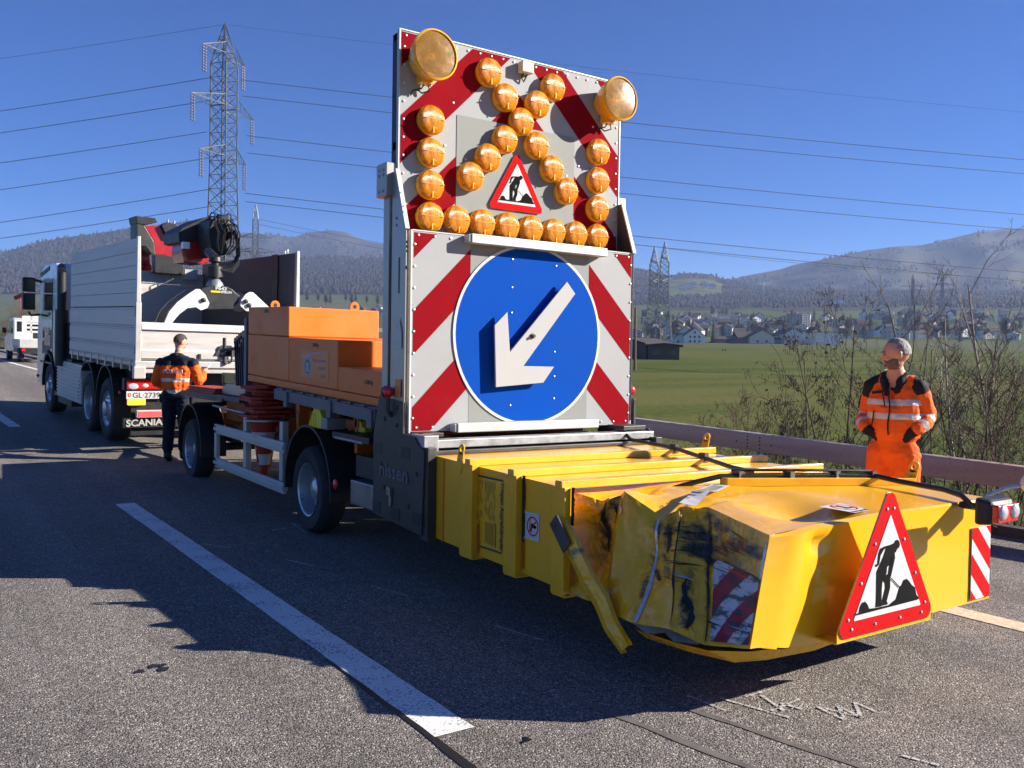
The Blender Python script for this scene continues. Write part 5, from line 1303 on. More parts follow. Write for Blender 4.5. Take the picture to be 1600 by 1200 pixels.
m = MB(); sx_ = onT(1, 5.5, 97, 450).x; m.tube([(sx_,5.50,1.05),(sx_,5.50,2.15)], .12, 14); m.tube([(sx_,5.52,2.15),(sx_,5.52,2.88)], .085, 14); m.tube([(sx_,5.52,2.88),(sx_+.06,5.9,3.0)], .08, 12); m.box(.08,.5,5.25,5.38,1.1,1.9); tk(m, 'intake_stack', 'black_plastic', smooth=40)
m = MB(); m.box(.30, 2.3, 5.75, 5.85, 1.0, 2.94); tk(m, 'rear_panel', 'truck_white', bevel=.02)
m = MB(); m.box(.05,.6,4.75,6.1,1.0,1.2); m.tube([(.2,4.9,1.3),(.15,5.2,1.5),(.2,5.6,1.35)], .04, 8); m.tube([(.3,4.85,1.5),(.22,5.25,1.7),(.25,5.7,1.5)], .03, 8); tk(m, 'crane_base', 'black_plastic')
# side box and steps
m = MB(); m.box(.02,.40,3.72,5.95,.44,1.15)
for k in range(10): m.box(.005,.02,3.72,5.95,.47+.066*k,.51+.066*k)
tk(m, 'side_box', 'alu_board', bevel=.004)
m = MB(); m.box(.018,.05,5.45,5.55,.95,1.17); m.box(.03,.45,5.95,6.30,.42,.50); m.box(.1,.4,5.0,6.3,.28,.40); tk(m, 'side_step', 'black_plastic')
for yy, dk_ in ((1.95, True), (3.305, False), (6.97, True)):
    for s, x in ((-1, .04), (1, 2.46)):
        wheel('wheel', x, yy, .52, .52, .30 if yy > 5 else .33, s, .30, TRUCK, None, dark=dk_)
        m = MB(); n = 18; x0, x1 = (x-.03, x+.36) if s < 0 else (x-.36, x+.03)
        for i in range(n):
            a, c = lerp(-.05,math.pi+.05,i/n), lerp(-.05,math.pi+.05,(i+1)/n); r0, r1 = .615, .64
            q = lambda r_, t: (yy+r_*math.cos(t)*1.0, .56+r_*math.sin(t)*1.08)
            A, B_, C_, D_ = q(r0,a), q(r0,c), q(r1,c), q(r1,a)
            m.hexa([(x0,*A),(x1,*A),(x1,*B_),(x0,*B_),(x0,*D_),(x1,*D_),(x1,*C_),(x0,*C_)])
        MG = tk(m, 'mudguard', 'black_plastic', smooth=30)
        if yy < 5:
            m = MB(); m.box(x0-.004,x1+.004,yy-.30,yy+.30,1.245,1.262); m.build('cap', 'alu', MG)
    m = MB(); m.tube([(.3,yy,.52),(2.2,yy,.52)], .09, 10); m.ball((1.25,yy,.52),.2); tk(m, 'axle', 'black_plastic')
# rear lamps, plate, bumper, mud flap
yr = .20
def rx_(u, v): return onT(1, yr, u, v)
a, c = rx_(196,592), rx_(247,609); m = MB(); m.box(a.x-.02, c.x+.1, yr-.02, yr+.12, c.z-.01, a.z+.01)
LT = tk(m, 'lamp_carrier', 'black_plastic', bevel=.01)
m = MB(); m.box(a.x+.01, c.x+.05, yr-.045, yr-.02, c.z+.008, a.z-.008); m.build('tail_lens', 'lamp_red', LT, bevel=.012)
m = MB(); m.ball((a.x+.10, yr-.045, c.z+.055), (.075,.012,.045)); m.ball((a.x+.27, yr-.045, c.z+.065), (.05,.012,.03)); m.build('clear_lens', 'lamp_clear', LT, smooth=60)
m = MB(); m.box(1.85,2.45,yr-.045,yr+.1,c.z,a.z); m.build('tail_lens', 'lamp_red', LT, bevel=.012)
a, c = rx_(196,611), rx_(251,622.5); m = MB(); m.box(a.x, a.x+.56, yr-.05, yr-.035, c.z, a.z)
PT = tk(m, 'number_plate', 'sign_white', bevel=.003)
h_ = a.z-c.z
text('lettering', 'GL·27391', h_*.92, (a.x+.085, yr-.0515, c.z+h_*.17), (1,0,0), (0,0,1), 'plate_text', PT, width=.43, ext=.0005, bold=.0015)
m = MB(); cx, cz = a.x+.045, (a.z+c.z)/2; m.prism([(cx-.022,yr-.0525,cz+.028),(cx+.022,yr-.0525,cz+.028),(cx+.022,yr-.0525,cz-.01),(cx,yr-.0525,cz-.032),(cx-.022,yr-.0525,cz-.01)], (0,.002,0), 0)
m.box(cx-.014,cx+.014,yr-.0545,yr-.053,cz-.003,cz+.007,1); m.box(cx-.005,cx+.005,yr-.0552,yr-.0545,cz-.014,cz+.018,1)
m.build('crest', ['sign_red','sign_white'], PT)
a, c = rx_(199,623.5), rx_(226,632.5); m = MB(); m.box(a.x, c.x, yr-.05, yr+.02, c.z, a.z); tk(m, 'indicator', 'amber_lit', bevel=.008)
a, c = rx_(211,640.5), rx_(252,651); m = MB(); m.box(a.x, 2.2, yr-.10, yr-.02, c.z, a.z); UB = tk(m, 'underrun_bar', 'alu_pale', bevel=.006)
m = MB(); m.box(a.x+.02, a.x+.42, yr-.104, yr-.10, c.z+.012, a.z-.018); m.box(1.7,2.15,yr-.104,yr-.10,c.z+.012,a.z-.018); mat('red_band', (.62,.10,.11), .4); m.build('red_band', 'red_band', UB)
a, c = rx_(185,652), rx_(252,669); m = MB(); m.box(1.88,2.5,yr+.02,yr+.035,.27,.80); tk(m, 'mud_flap', 'black_plastic'); m = MB(); m.box(.0, .62, yr+.02, yr+.035, .27, .80); MF = tk(m, 'mud_flap', 'black_plastic')
a, c = rx_(195,666), rx_(246,656); m = MB()
text('lettering', 'SCANIA', .14, (a.x, yr-.06, a.z), (1,0,0.03), (0,0,1), 'alu_pale', MF, width=c.x-a.x+.06, ext=.006, bold=.004)
m = MB(); m.box(a.x-.03,c.x+.3,yr-.052,yr+.02,a.z-.02,a.z+.12); m.build('badge_bar', 'black_plastic', MF)
p = onT(0, -.03, 187, 613); m = MB(); m.ball((-.03,p.y,p.z), (.02,.03,.03)); tk(m, 'side_marker', 'lamp_red', smooth=50); m = MB(); m.ball((-.02,7.9,.72), (.03,.035,.035)); tk(m, 'side_marker', 'lamp_red', smooth=50)
# crane
def cr3(u, v, y): return onT(1, y, u, v)
m = MB(); c0 = cr3(232,430,4.95); x0, x1 = 1.22, 1.62
m.hexa([(x0,5.28,1.1),(x1+.15,5.28,1.1),(x1+.15,5.65,1.1),(x0,5.65,1.1),(x0,5.28,3.15),(x1,5.28,3.15),(x1,5.65,3.15),(x0,5.65,3.15)], 0)
m.hexa([(1.28,5.3,3.10),(1.60,5.3,3.10),(1.60,5.62,3.10),(1.28,5.62,3.10),(1.32,5.3,3.75),(1.55,5.3,3.75),(1.55,5.62,3.75),(1.32,5.62,3.75)], 0)
CRN = tk(m, 'loading_crane', 'crane_red', bevel=.02)
def outline(px, y, dy, mats, name, m0=0, parent=None, bevel=.012):
    m = MB(); P_ = [cr3(u, v, y) for u, v in px]; m.prism([(p.x, p.y, p.z) for p in P_], (0,dy,0), m0); return m.build(name, mats, parent or CRN, bevel=bevel)
outline([(214,349),(226,353),(241,378),(243,398),(236,396),(228,385),(220,384),(214,390)], 4.76, .5, 'dark_steel', 'arm_cover')
outline([(212,337),(244,341),(247,347),(226,352),(214,349)], 4.75, .55, 'black_plastic', 'top_plate')
outline([(226,353),(250,352),(259,372),(284,378),(286,410),(262,412),(258,398),(242,398),(241,378)], 4.80, .4, 'crane_red', 'boom')
outline([(241,398),(258,398),(287,404),(287,430),(268,428),(242,426)], 4.40, .2, 'black_plastic', 'valve_block')
outline([(252,352),(262,347),(276,350),(284,360),(284,378),(262,372)], 4.72, .4, 'black_plastic', 'boom_cylinder')
AR_ = outline([(279,362),(284,356),(318,340),(328,338),(330,366),(322,372),(290,380),(280,378)], 1.75, .9, 'black_plastic', 'telescopic_arm')
outline([(286,379),(320,372),(330,380),(330,406),(316,413),(288,410),(284,392)], 1.8, .6, 'crane_red', 'arm_base')
for (u0,v0),(u1,v1),r_ in (((281,366),(327,346),.05),((283,374),(328,356),.04),((287,388),(328,384),.045)):
    m = MB(); m.tube([cr3(u0,v0,3.0), cr3(u1,v1,1.68)], r_, 10); m.build('hydraulic_cylinder', 'black_cable', CRN, smooth=50)
for u, v0, v1 in ((262,352,343),(272,356,345)):
    m = MB(); m.tube([cr3(u,v0,4.8), cr3(u,v1,4.8)], .02, 6); m.build('grease_pipe', 'galv', CRN)
p = cr3(288,384,1.7); m = MB(); m.box(p.x-.06,p.x+.06,p.y-.12,p.y-.02,p.z-.06,p.z+.06); m.build('arm_lamp', 'lamp_clear', CRN, bevel=.01)
HD = outline([(328,345),(345,338),(358,336),(360,347),(355,352),(364,358),(366,372),(358,380),(352,398),(335,402),(330,390),(326,366)], 1.1, .6, 'black_plastic', 'arm_head')
outline([(341,352),(356,342),(366,358),(362,374),(352,368),(346,378)], 1.02, .07, 'dark_steel', 'head_plate')
C_ = cr3(346, 365, 1.05); rd = random.Random(3); m = MB()
for k in range(30):
    a = rd.uniform(-.2,.16); z = rd.uniform(.12,.26); y = rd.uniform(-.08,.5); q = rd.uniform(.03,.10)
    m.tube([C_+V((a,y,z)),C_+V((a+.03,y-.06,z+q)),C_+V((a+.06,y-.14,z+q*.7)),C_+V((a+.05,y-.2,z-.12))], .012, 5)
for k in range(18):
    a = rd.uniform(-.16,.22); y = rd.uniform(-.14,-.03); m.tube([C_+V((a,y,.16)),C_+V((a+.05,y-.05,.0)),C_+V((a+.04,y-.03,-.18)),C_+V((a*.5,y,-.34+rd.uniform(-.06,.08)))], .012, 5)
for k in range(5):
    P_ = [cr3(u+k*1.2, v, 1.0-.02*k) for u, v in ((362,360),(369,376),(370,398),(364,411),(352,417),(340,419))]; m.tube(P_, .014, 5)
m.build('hose_bundle', 'black_cable', CRN)
# timber grab hanging from the arm
gy = .30; gc = cr3(336, 430, gy); gx = gc.x
m = MB(); z0, z1 = cr3(336,402,gy).z, cr3(336,438,gy).z; h_ = z0-z1
m.lathe((gx,gy,z0), (0,0,-1), [(.0,0),(.09,.0),(.10,h_*.18),(.06,h_*.25),(.06,h_*.36),(.115,h_*.40),(.125,h_*.85),(.07,h_*.9),(.06,h_)], 16, 0)
for k in range(3): m.tube([V((gx+.04,gy-.1,z0-h_*.55)),V((gx+.24,gy-.1,z0-h_*.62+.03*k)),V((gx+.36,gy-.06,z0-h_*.2+.03*k))], .016, 6)
m.tube([(gx,gy,z0-.02),(gx+.05,gy+.5,cr3(341,396,1.0).z)], .07, 8)
GR = tk(m, 'timber_grab', 'black_plastic', smooth=35)
m = MB(); zs = cr3(336,437,gy).z; m.lathe((gx,gy,zs), (0,0,-1), [(.05,-.03),(.08,.0),(.12,.05),(.14,.11)], 16); m.build('swivel', 'galv', GR, smooth=35)
m = MB(); P_ = [cr3(u,v,gy) for u, v in ((308,453),(314,450),(321,448),(334,446),(350,448),(358,452),(364,458),(371,463),(367,473),(360,483),(321,484),(318,470),(313,460))]
m.prism([(p.x, gy-.13, p.z) for p in P_], (0,.26,0)); GB = m.build('yoke', 'black_plastic', GR, bevel=.008)
p0, p1 = cr3(332,453,gy), cr3(350,453,gy)
text('lettering', 'P643', .07, (p0.x, gy-.134, p0.z), (1,0,0), (0,0,1), 'sign_white', GR, width=(p1.x-p0.x)*.95, ext=.001, bold=.002)
p0, p1 = cr3(341,457.5,gy), cr3(357,457.5,gy)
text('lettering', 'EPSILON', .05, (p0.x, gy-.134, p0.z-.005), (1,0,0), (0,0,1), 'sign_white', GR, width=p1.x-p0.x, ext=.001, bold=.002)
p0, p1 = cr3(325,454,gy), cr3(340,457.8,gy); m = MB(); m.box(p0.x, p1.x, gy-.136, gy-.130, p1.z, p0.z); m.build('maker_label', 'chock_yellow', GR)
JL = [(306,452),(315,461),(321,474),(318,481.5),(308,485),(300,480),(287,481.5),(274,491),(265,502),(252,520),(246,516),(252,502),(258.5,487),(271.5,472),(289,459),(300,452)]
JR = [(383,456.5),(388.5,457),(408,475),(420,486),(436,508),(420,500),(404,486),(390,486),(386,487),(378,486),(369,478),(370,469.5),(377,460)]
for jaw, outer, pins in ((JL, JL[9:], ((311.5,469),)), (JR, JR[:5], ((377,471),(382,477)))):
    P_ = [cr3(u, v, gy) for u, v in jaw]; m = MB()
    m.prism([(p.x, gy+.28, p.z) for p in P_], (0,.045,0)); m.build('jaw', 'grab_white', GR, bevel=.004); m = MB(); m.prism([(p.x, gy-.19, p.z) for p in P_], (0,.045,0))
    J = m.build('jaw', 'grab_white', GR, bevel=.004)
    O_ = [cr3(u, v, gy) for u, v in outer]; m = MB(); m.grid([[(p.x, gy-.143, p.z),(p.x, gy+.278, p.z)] for p in O_]); m.build('jaw_back', 'bed_inside', J)
    for u, v in pins:
        q = MB(); p = cr3(u,v,gy); q.lathe((p.x,gy-.2,p.z), (0,-1,0), [(.036,-.01),(.036,.02),(.02,.025),(0,.03)], 12); q.build('jaw_pin', 'black_plastic', J)
# white works pick-up far up the hard shoulder
VO = V((5.28, 47.6, rz(47.6))); VN = thing('pickup_truck', VO, 'white works pickup with slotted warning frame far up the hard shoulder', 'pickup', rot=(.03,0,.05))
def vk(mb, name, mats, **k): return mb.build(name, mats, VN, **k)
m = MB(); pr = [(2.2,.55),(2.2,2.0),(2.6,2.12),(3.6,2.08),(4.3,1.35),(5.2,1.15),(5.25,.45),(2.3,.45)]
m.prism([(-.95,a,b_) for a, b_ in pr], (1.9,0,0)); vk(m, 'cab', 'truck_white', bevel=.05)
m = MB()
for x in (-.955, .951): m.prism([(x,a,b_) for a, b_ in ((2.5,1.3),(2.55,1.95),(3.5,1.95),(4.1,1.35))], (.004,0,0))
m.box(-.8,.8,2.19,2.2,1.45,1.95); vk(m, 'windows', 'glass_dark')
m = MB(); m.box(-1.0,1.0,-.1,2.15,.70,.78); m.box(-1.0,1.0,-.12,-.08,.72,1.10); m.box(-1.0,-.96,-.1,2.15,.72,1.10); m.box(.96,1.0,-.1,2.15,.72,1.10); vk(m, 'load_bed', 'alu_pale')
m = MB(); m.box(-.55,-.48,.0,.08,1.1,2.2); m.box(.48,.55,.0,.08,1.1,2.2); m.box(-.85,.9,.0,.04,2.13,2.22)
for k in range(4): m.box(-.85,.9,.0,.04,1.42+.2*k,1.52+.2*k)
m.box(-.9,-.70,-.002,.042,1.1,2.2); m.box(.6,.9,-.002,.042,1.1,2.2); vk(m, 'warning_frame', 'sign_white')
m = MB(); m.box(-.4,.9,.05,.3,1.15,1.45); m.box(-.9,.9,-.15,-.05,.42,.6); vk(m, 'dark_gear', 'black_plastic')
m = MB(); m.box(-.92,-.78,-.16,-.10,.55,.68); m.box(.78,.92,-.16,-.10,.55,.68); m.box(.3,.5,-.03,.0,1.5,1.8); vk(m, 'tail_lamp', 'lamp_red')
for y in (.8, 4.3):
    for s, x in ((-1,-.95),(1,.95)): wheel('wheel', x, y, .34, .34, .22, s, .2, VN, None)
for s in (-1, 1):
    m = MB(); m.bar((s*.95,3.7,1.45),(s*1.15,3.68,1.45),.04,.04); m.box(min(s*1.08,s*1.25),max(s*1.08,s*1.25),3.62,3.74,1.35,1.62); vk(m, 'mirror', 'black_plastic', bevel=.02)
# ---------------------------------------------------------------- people: one continuous skin from tapered limbs, then clothing materials by region
def person(loc, yaw, label, spec):
    P = thing('person', loc, label, 'person', rot=(0,0,yaw))
    limbs, balls = spec['limbs'], spec['balls']     # (tag, [points], [radii]) ; (tag, centre, radii, rotation)
    m = MB()
    for tg, pts, rr in limbs:
        pts = [V(p) for p in pts]; m.tube(pts, rr, 14, 0)
        m.ball(pts[0], rr[0]*.985, 14, 8); m.ball(pts[-1], rr[-1]*.985, 14, 8)
        for p, r in zip(pts[1:-1], rr[1:-1]): m.ball(p, r*.99, 14, 8)
    for tg, c, r, rot in balls: m.ball(c, r, 20, 14, 0, rot)
    ob = m.build('body', [spec['mats'][0]], P)
    md = ob.modifiers.new('r', 'REMESH'); md.mode = 'VOXEL'; md.voxel_size = spec.get('voxel', .0075)
    s2 = ob.modifiers.new('s', 'SMOOTH'); s2.iterations = spec.get('smooth', 5); s2.factor = .5
    bpy.context.view_layer.update()
    me = bpy.data.meshes.new_from_object(ob.evaluated_get(bpy.context.evaluated_depsgraph_get()))
    ob.modifiers.clear(); old = ob.data; ob.data = me; bpy.data.meshes.remove(old)
    n = len(me.vertices); co = np.empty(n*3); me.vertices.foreach_get('co', co); co = co.reshape(-1,3)
    # nearest limb for each vertex
    best = np.full(n, 1e9); tgi = np.zeros(n, int); tpar = np.zeros(n); tags = []
    def consider(tg, d, t):
        if tg not in tags: tags.append(tg)
        k = d < best; best[k] = d[k]; tgi[k] = tags.index(tg); tpar[k] = t[k] if hasattr(t, '__len__') else t
    for tg, pts, rr in limbs:
        pts = [np.array(p, float) for p in pts]; L = 0
        tot = sum(np.linalg.norm(b-a) for a, b in zip(pts, pts[1:]))
        for a, b, r0, r1 in zip(pts, pts[1:], rr, rr[1:]):
            ab = b-a; l = np.linalg.norm(ab); t = np.clip(((co-a)@ab)/(l*l), 0, 1)
            consider(tg, np.linalg.norm(co-a-t[:,None]*ab, axis=1)-(r0+(r1-r0)*t), (L+t*l)/tot); L += l
    for tg, c, r, rot in balls:
        q = co-np.array(c, float)
        if rot is not None: q = q@np.array(rot)
        rr = np.array(r if isinstance(r,(tuple,list)) else (r,r,r)); k = np.linalg.norm(q/rr, axis=1); consider(tg, (k-1)*rr.min(), 0)
    # cloth folds
    amp = spec.get('fold', .006); nm = np.empty(n*3); me.vertices.foreach_get('normal', nm); nm = nm.reshape(-1,3)
    cloth = np.array([tags[i] in spec['cloth'] for i in tgi])
    for i in np.nonzero(cloth)[0]:
        p = V(co[i]); q = noise.noise(V((p.x*9, p.y*9, p.z*13)))+.6*noise.noise(V((p.x*17+5, p.y*17, p.z*30)))
        low = 1.0 if p.z > .25 else .4
        co[i] += nm[i]*(abs(q)*1.5-.5)*amp*low
    me.vertices.foreach_set('co', co.ravel()); me.update()
    me.materials.clear()
    for q in spec['mats']: me.materials.append(MT[q])
    fc = np.empty(len(me.polygons)*3); me.polygons.foreach_get('center', fc); fc = fc.reshape(-1,3)
    idx = np.zeros(len(me.polygons), int)
    for k, pg in enumerate(me.polygons):
        v = pg.vertices[0]; idx[k] = spec['pick'](tags[tgi[v]], fc[k], tpar[v])
    me.polygons.foreach_set('material_index', idx); me.shade_smooth()
    return P, ob
def shell(P, name, mt, c, r, rot, keep, off=.004, nu=56, nv=40, jag=.0):
    """hair or beard: part of an ellipsoid that hugs the head"""
    m = MB(); c = V(c); vs = []; ok = []
    for i in range(nv+1):
        t = math.pi*i/nv
        for j in range(nu):
            a = 2*math.pi*j/nu; d = V((math.sin(t)*math.cos(a), math.sin(t)*math.sin(a), math.cos(t)))
            p = V((d.x*r[0], d.y*r[1], d.z*r[2])); q = 1+jag*noise.noise(d*7)
            vs.append(c+(rot @ (p*q))); ok.append(keep(d))
    fs = [(i*nu+j,(i+1)*nu+j,(i+1)*nu+(j+1)%nu,i*nu+(j+1)%nu) for i in range(nv) for j in range(nu)]
    fs = [f for f in fs if sum(ok[k] for k in f) >= 3]
    m.add(vs, fs); o = m.build(name, mt, P, smooth=0); sd = o.modifiers.new('t','SOLIDIFY'); sd.thickness = .008; sd.offset = -1
    return o
def head_parts(hc, Rm, k=1.0):
    """head in its own frame: +y is the face"""
    f = lambda x, y, z: V(hc)+Rm @ V((x,y,z))*k
    b = [('skin', f(0,-.008,.022), (.076*k,.096*k,.098*k), Rm), ('skin', f(0,.018,-.045), (.060*k,.070*k,.072*k), Rm), ('skin', f(0,.058,-.082), (.030*k,.028*k,.024*k), Rm),
         ('skin', f(0,.088,-.008), (.013*k,.016*k,.030*k), Rm), ('skin', f(0,.099,-.022), (.016*k,.015*k,.013*k), Rm), ('skin', f(0,.082,.030), (.048*k,.014*k,.010*k), Rm),
         ('skin', f(0,.083,-.052), (.025*k,.011*k,.008*k), Rm), ('skin', f(0,.082,-.064), (.021*k,.011*k,.008*k), Rm),
         ('skin', f(.034,.070,-.022), (.020*k,.016*k,.016*k), Rm), ('skin', f(-.034,.070,-.022), (.020*k,.016*k,.016*k), Rm)]
    for s in (-1, 1):
        b += [('skin', f(s*.077,-.012,-.008), (.009*k,.020*k,.033*k), Rm), ('skin', f(s*.081,-.016,.008), (.010*k,.018*k,.017*k), Rm)]
    return b, f
mat('eye_white', (.30,.24,.21), .3)
def eyes(P, f, k=1.0):
    m = MB()
    for s in (-1, 1): m.ball(f(s*.031,.0805,.013), .0100*k, 10, 7, 0)
    o = m.build('eyes', 'eye_white', P, smooth=0)
    q = MB()
    for s in (-1, 1): q.ball(f(s*.031,.0855,.013), .0075*k, 8, 6, 0); q.ball(f(s*.033,.086,.031), (.014*k,.012*k,.005*k), 8, 5, 0, None)
    q.build('eyebrows', 'hair_brown', P, smooth=0)

# --- worker by the crash barrier, hands in jacket pockets, looking to his right ---
WH = 1.815; wl = V((6.085, 3.86, 0.0))
hr = Matrix.Rotation(R(-2), 3, 'X') @ Matrix.Rotation(R(-68), 3, 'Z')
hr = Matrix.Rotation(R(-66), 3, 'Z') @ Matrix.Rotation(R(-9), 3, 'X')
hb_, hf = head_parts((-.01,.035,1.712), hr, .98)
limbs = [('torso', [(0,0,1.145),(0,.005,1.19),(0,.0,1.26)], [.142,.142,.142]), ('leg', [(0,0,.96),(0,0,1.10)], [.120,.122]),
 ('torso', [(-.080,0,1.14),(-.082,.005,1.19),(-.085,.0,1.34),(-.080,-.012,1.44)], [.106,.106,.108,.090]), ('torso', [(.080,0,1.14),(.082,.005,1.19),(.085,.0,1.34),(.080,-.012,1.44)], [.098,.102,.108,.090]),
 ('yoke', [(-.150,-.015,1.478),(-.07,-.022,1.52),(0,-.025,1.535),(.07,-.022,1.52),(.150,-.015,1.478)], [.064,.062,.064,.062,.064]),
 ('arm_r', [(-.165,-.012,1.47),(-.212,-.085,1.275),(-.215,-.085,1.25)], [.068,.060,.057]), ('fore_r', [(-.215,-.085,1.255),(-.220,.0,1.205),(-.180,.078,1.165)], [.057,.053,.047]),
 ('arm_l', [(.165,-.012,1.47),(.226,-.085,1.275),(.230,-.085,1.25)], [.068,.060,.057]), ('fore_l', [(.230,-.085,1.255),(.232,.0,1.205),(.186,.078,1.165)], [.057,.053,.047]),
 ('cuff', [(-.182,.076,1.165),(-.150,.085,1.14),(-.10,.06,1.10)], [.046,.042,.036]), ('cuff', [(.188,.076,1.165),(.154,.085,1.14),(.10,.06,1.10)], [.046,.042,.036]),
 ('leg', [(-.082,.0,.98),(-.092,.0,.82),(-.102,.012,.50),(-.110,-.015,.14)], [.108,.104,.080,.076]), ('leg', [(.082,.0,.98),(.094,.0,.82),(.110,.022,.50),(.120,-.005,.14)], [.108,.104,.080,.076]),
 ('boot', [(-.11,-.02,.10),(-.115,.04,.055),(-.125,.16,.045)], [.058,.052,.044]), ('boot', [(.12,-.015,.10),(.128,.045,.055),(.142,.165,.045)], [.058,.052,.044]),
 ('skin', [(0,-.012,1.48),(-.005,.012,1.60)], [.062,.060]),
 ('collar', [(-.070,-.02,1.55),(-.02,-.080,1.58),(.05,-.068,1.58),(.080,-.01,1.55)], [.028,.032,.032,.028]), ('collar', [(-.072,-.01,1.56),(-.058,.055,1.515),(-.036,.098,1.44)], [.028,.028,.020]), ('collar', [(.080,-.01,1.56),(.064,.055,1.515),(.026,.100,1.42)], [.028,.028,.020])]
def pick_w(tg, c, t):
    if tg == 'skin': return 0 if c[2] > 1.47 else 4
    if tg == 'boot': return 5
    if tg == 'leg':  return 2
    if tg == 'cuff': return 4
    if tg == 'collar': return 4
    if tg.startswith('arm'):
        if t < (.30 if tg == 'arm_l' else .14): return 4
        return 1
    if tg.startswith('fore'):
        return 3 if (.12 < t < .34 or .60 < t < .84) else 1
    if tg == 'yoke':
        if c[0] > .105 or c[0] < -.135: return 4
        if c[1] < -.02: return 4
        return 1 if c[2] < 1.56 else 4
    if c[2] < 1.06: return 2
    if 1.235 < c[2] < 1.28 or 1.335 < c[2] < 1.38: return 3
    # open neck shows a dark shirt
    if c[1] > .04 and c[2] > 1.43 and abs(c[0]-.0) < (c[2]-1.43)*.6: return 4
    return 1
WP, WB = person(wl, R(107.3), 'bearded grey haired man in orange work suit, hands in pockets, beside the crash barrier',
  dict(limbs=limbs, balls=hb_, mats=['skin','hivis','hivis_trousers','reflective','cloth_black','boot'], cloth=('torso','yoke','arm_r','arm_l','fore_r','fore_l','leg','cuff'), pick=pick_w, voxel=.0075, fold=.007))
shell(WP, 'hair', 'hair_grey', hf(0,-.012,.024), (.077,.097,.099), hr, lambda d: (d.z > .55+.25*max(0,d.y) or (d.y < .10+.1*noise.noise(d*6) and d.z > -.45)) and not (abs(d.x) > .8 and -.5 < d.z < .1 and -.28 < d.y < .05), jag=.05)
shell(WP, 'beard', 'beard', hf(0,.016,-.050), (.063,.075,.072), hr, lambda d: ((d.z < -.05+.42*abs(d.x)**2+.06*noise.noise(d*9) and d.y > -.30+.15*noise.noise(d*5)) or (d.y > .72 and .04 < d.z < .30)) and not (abs(d.x) < .34 and -.10 < d.z < .05 and d.y > .8), jag=.03)
eyes(WP, hf, .98)
# zip, pocket zips, badge, collar edge
def front(x, z):
    """front surface of the jacket in the worker's own space"""
    best = -1.0
    for a, r_ in ((0,.137),(-.083,.105),(.083,.105)):
        d = r_*r_-(x-a)**2
        if d > 0: best = max(best, math.sqrt(d))
    return best+.010
m = MB(); m.tube([(-.002+.006*math.sin(i), front(0,z)+.004, z) for i, z in enumerate([1.12+.042*k for k in range(9)])], .0055, 6); m.build('zip', 'cloth_black', WP, smooth=40)
m = MB(); m.tube([(.118,front(.118,1.10)-.001,1.29),(.122,front(.122,1.0)+.0,1.23),(.135,front(.13,1)-.004,1.17)], .005, 5); m.build('zip', 'cloth_black', WP, smooth=40)
m = MB(); m.tube([(.055,front(.055,1.2)+.006,1.45),(.035,front(.035,1.2)+.009,1.38),(.028,front(.03,1.2)+.009,1.33)], .005, 5); m.build('zip', 'cloth_black', WP, smooth=40)
m = MB(); m.tube([(.258,-.05,1.40),(.270,-.06,1.35),(.280,-.07,1.30)], .008, 5); m.build('zip', 'cloth_black', WP, smooth=40)
m = MB(); m.tube([(.185,.075,.70),(.19,.07,.60)], .005, 5); m.build('zip', 'cloth_black', WP, smooth=40)
yb = front(.11,1.33)-.0; m = MB(); m.hexa([(.065,yb-.004,1.425),(.140,yb-.026,1.415),(.140,yb-.02,1.415),(.065,yb+.002,1.425),(.065,yb-.010,1.445),(.140,yb-.032,1.435),(.140,yb-.026,1.435),(.065,yb-.004,1.445)])
BG = m.build('name_badge', 'cloth_black', WP)
m = MB(); m.tube([(.084,-.02,1.592),(.05,-.078,1.613),(-.02,-.092,1.613)], .006, 5); m.build('collar_piping', 'reflective', WP)

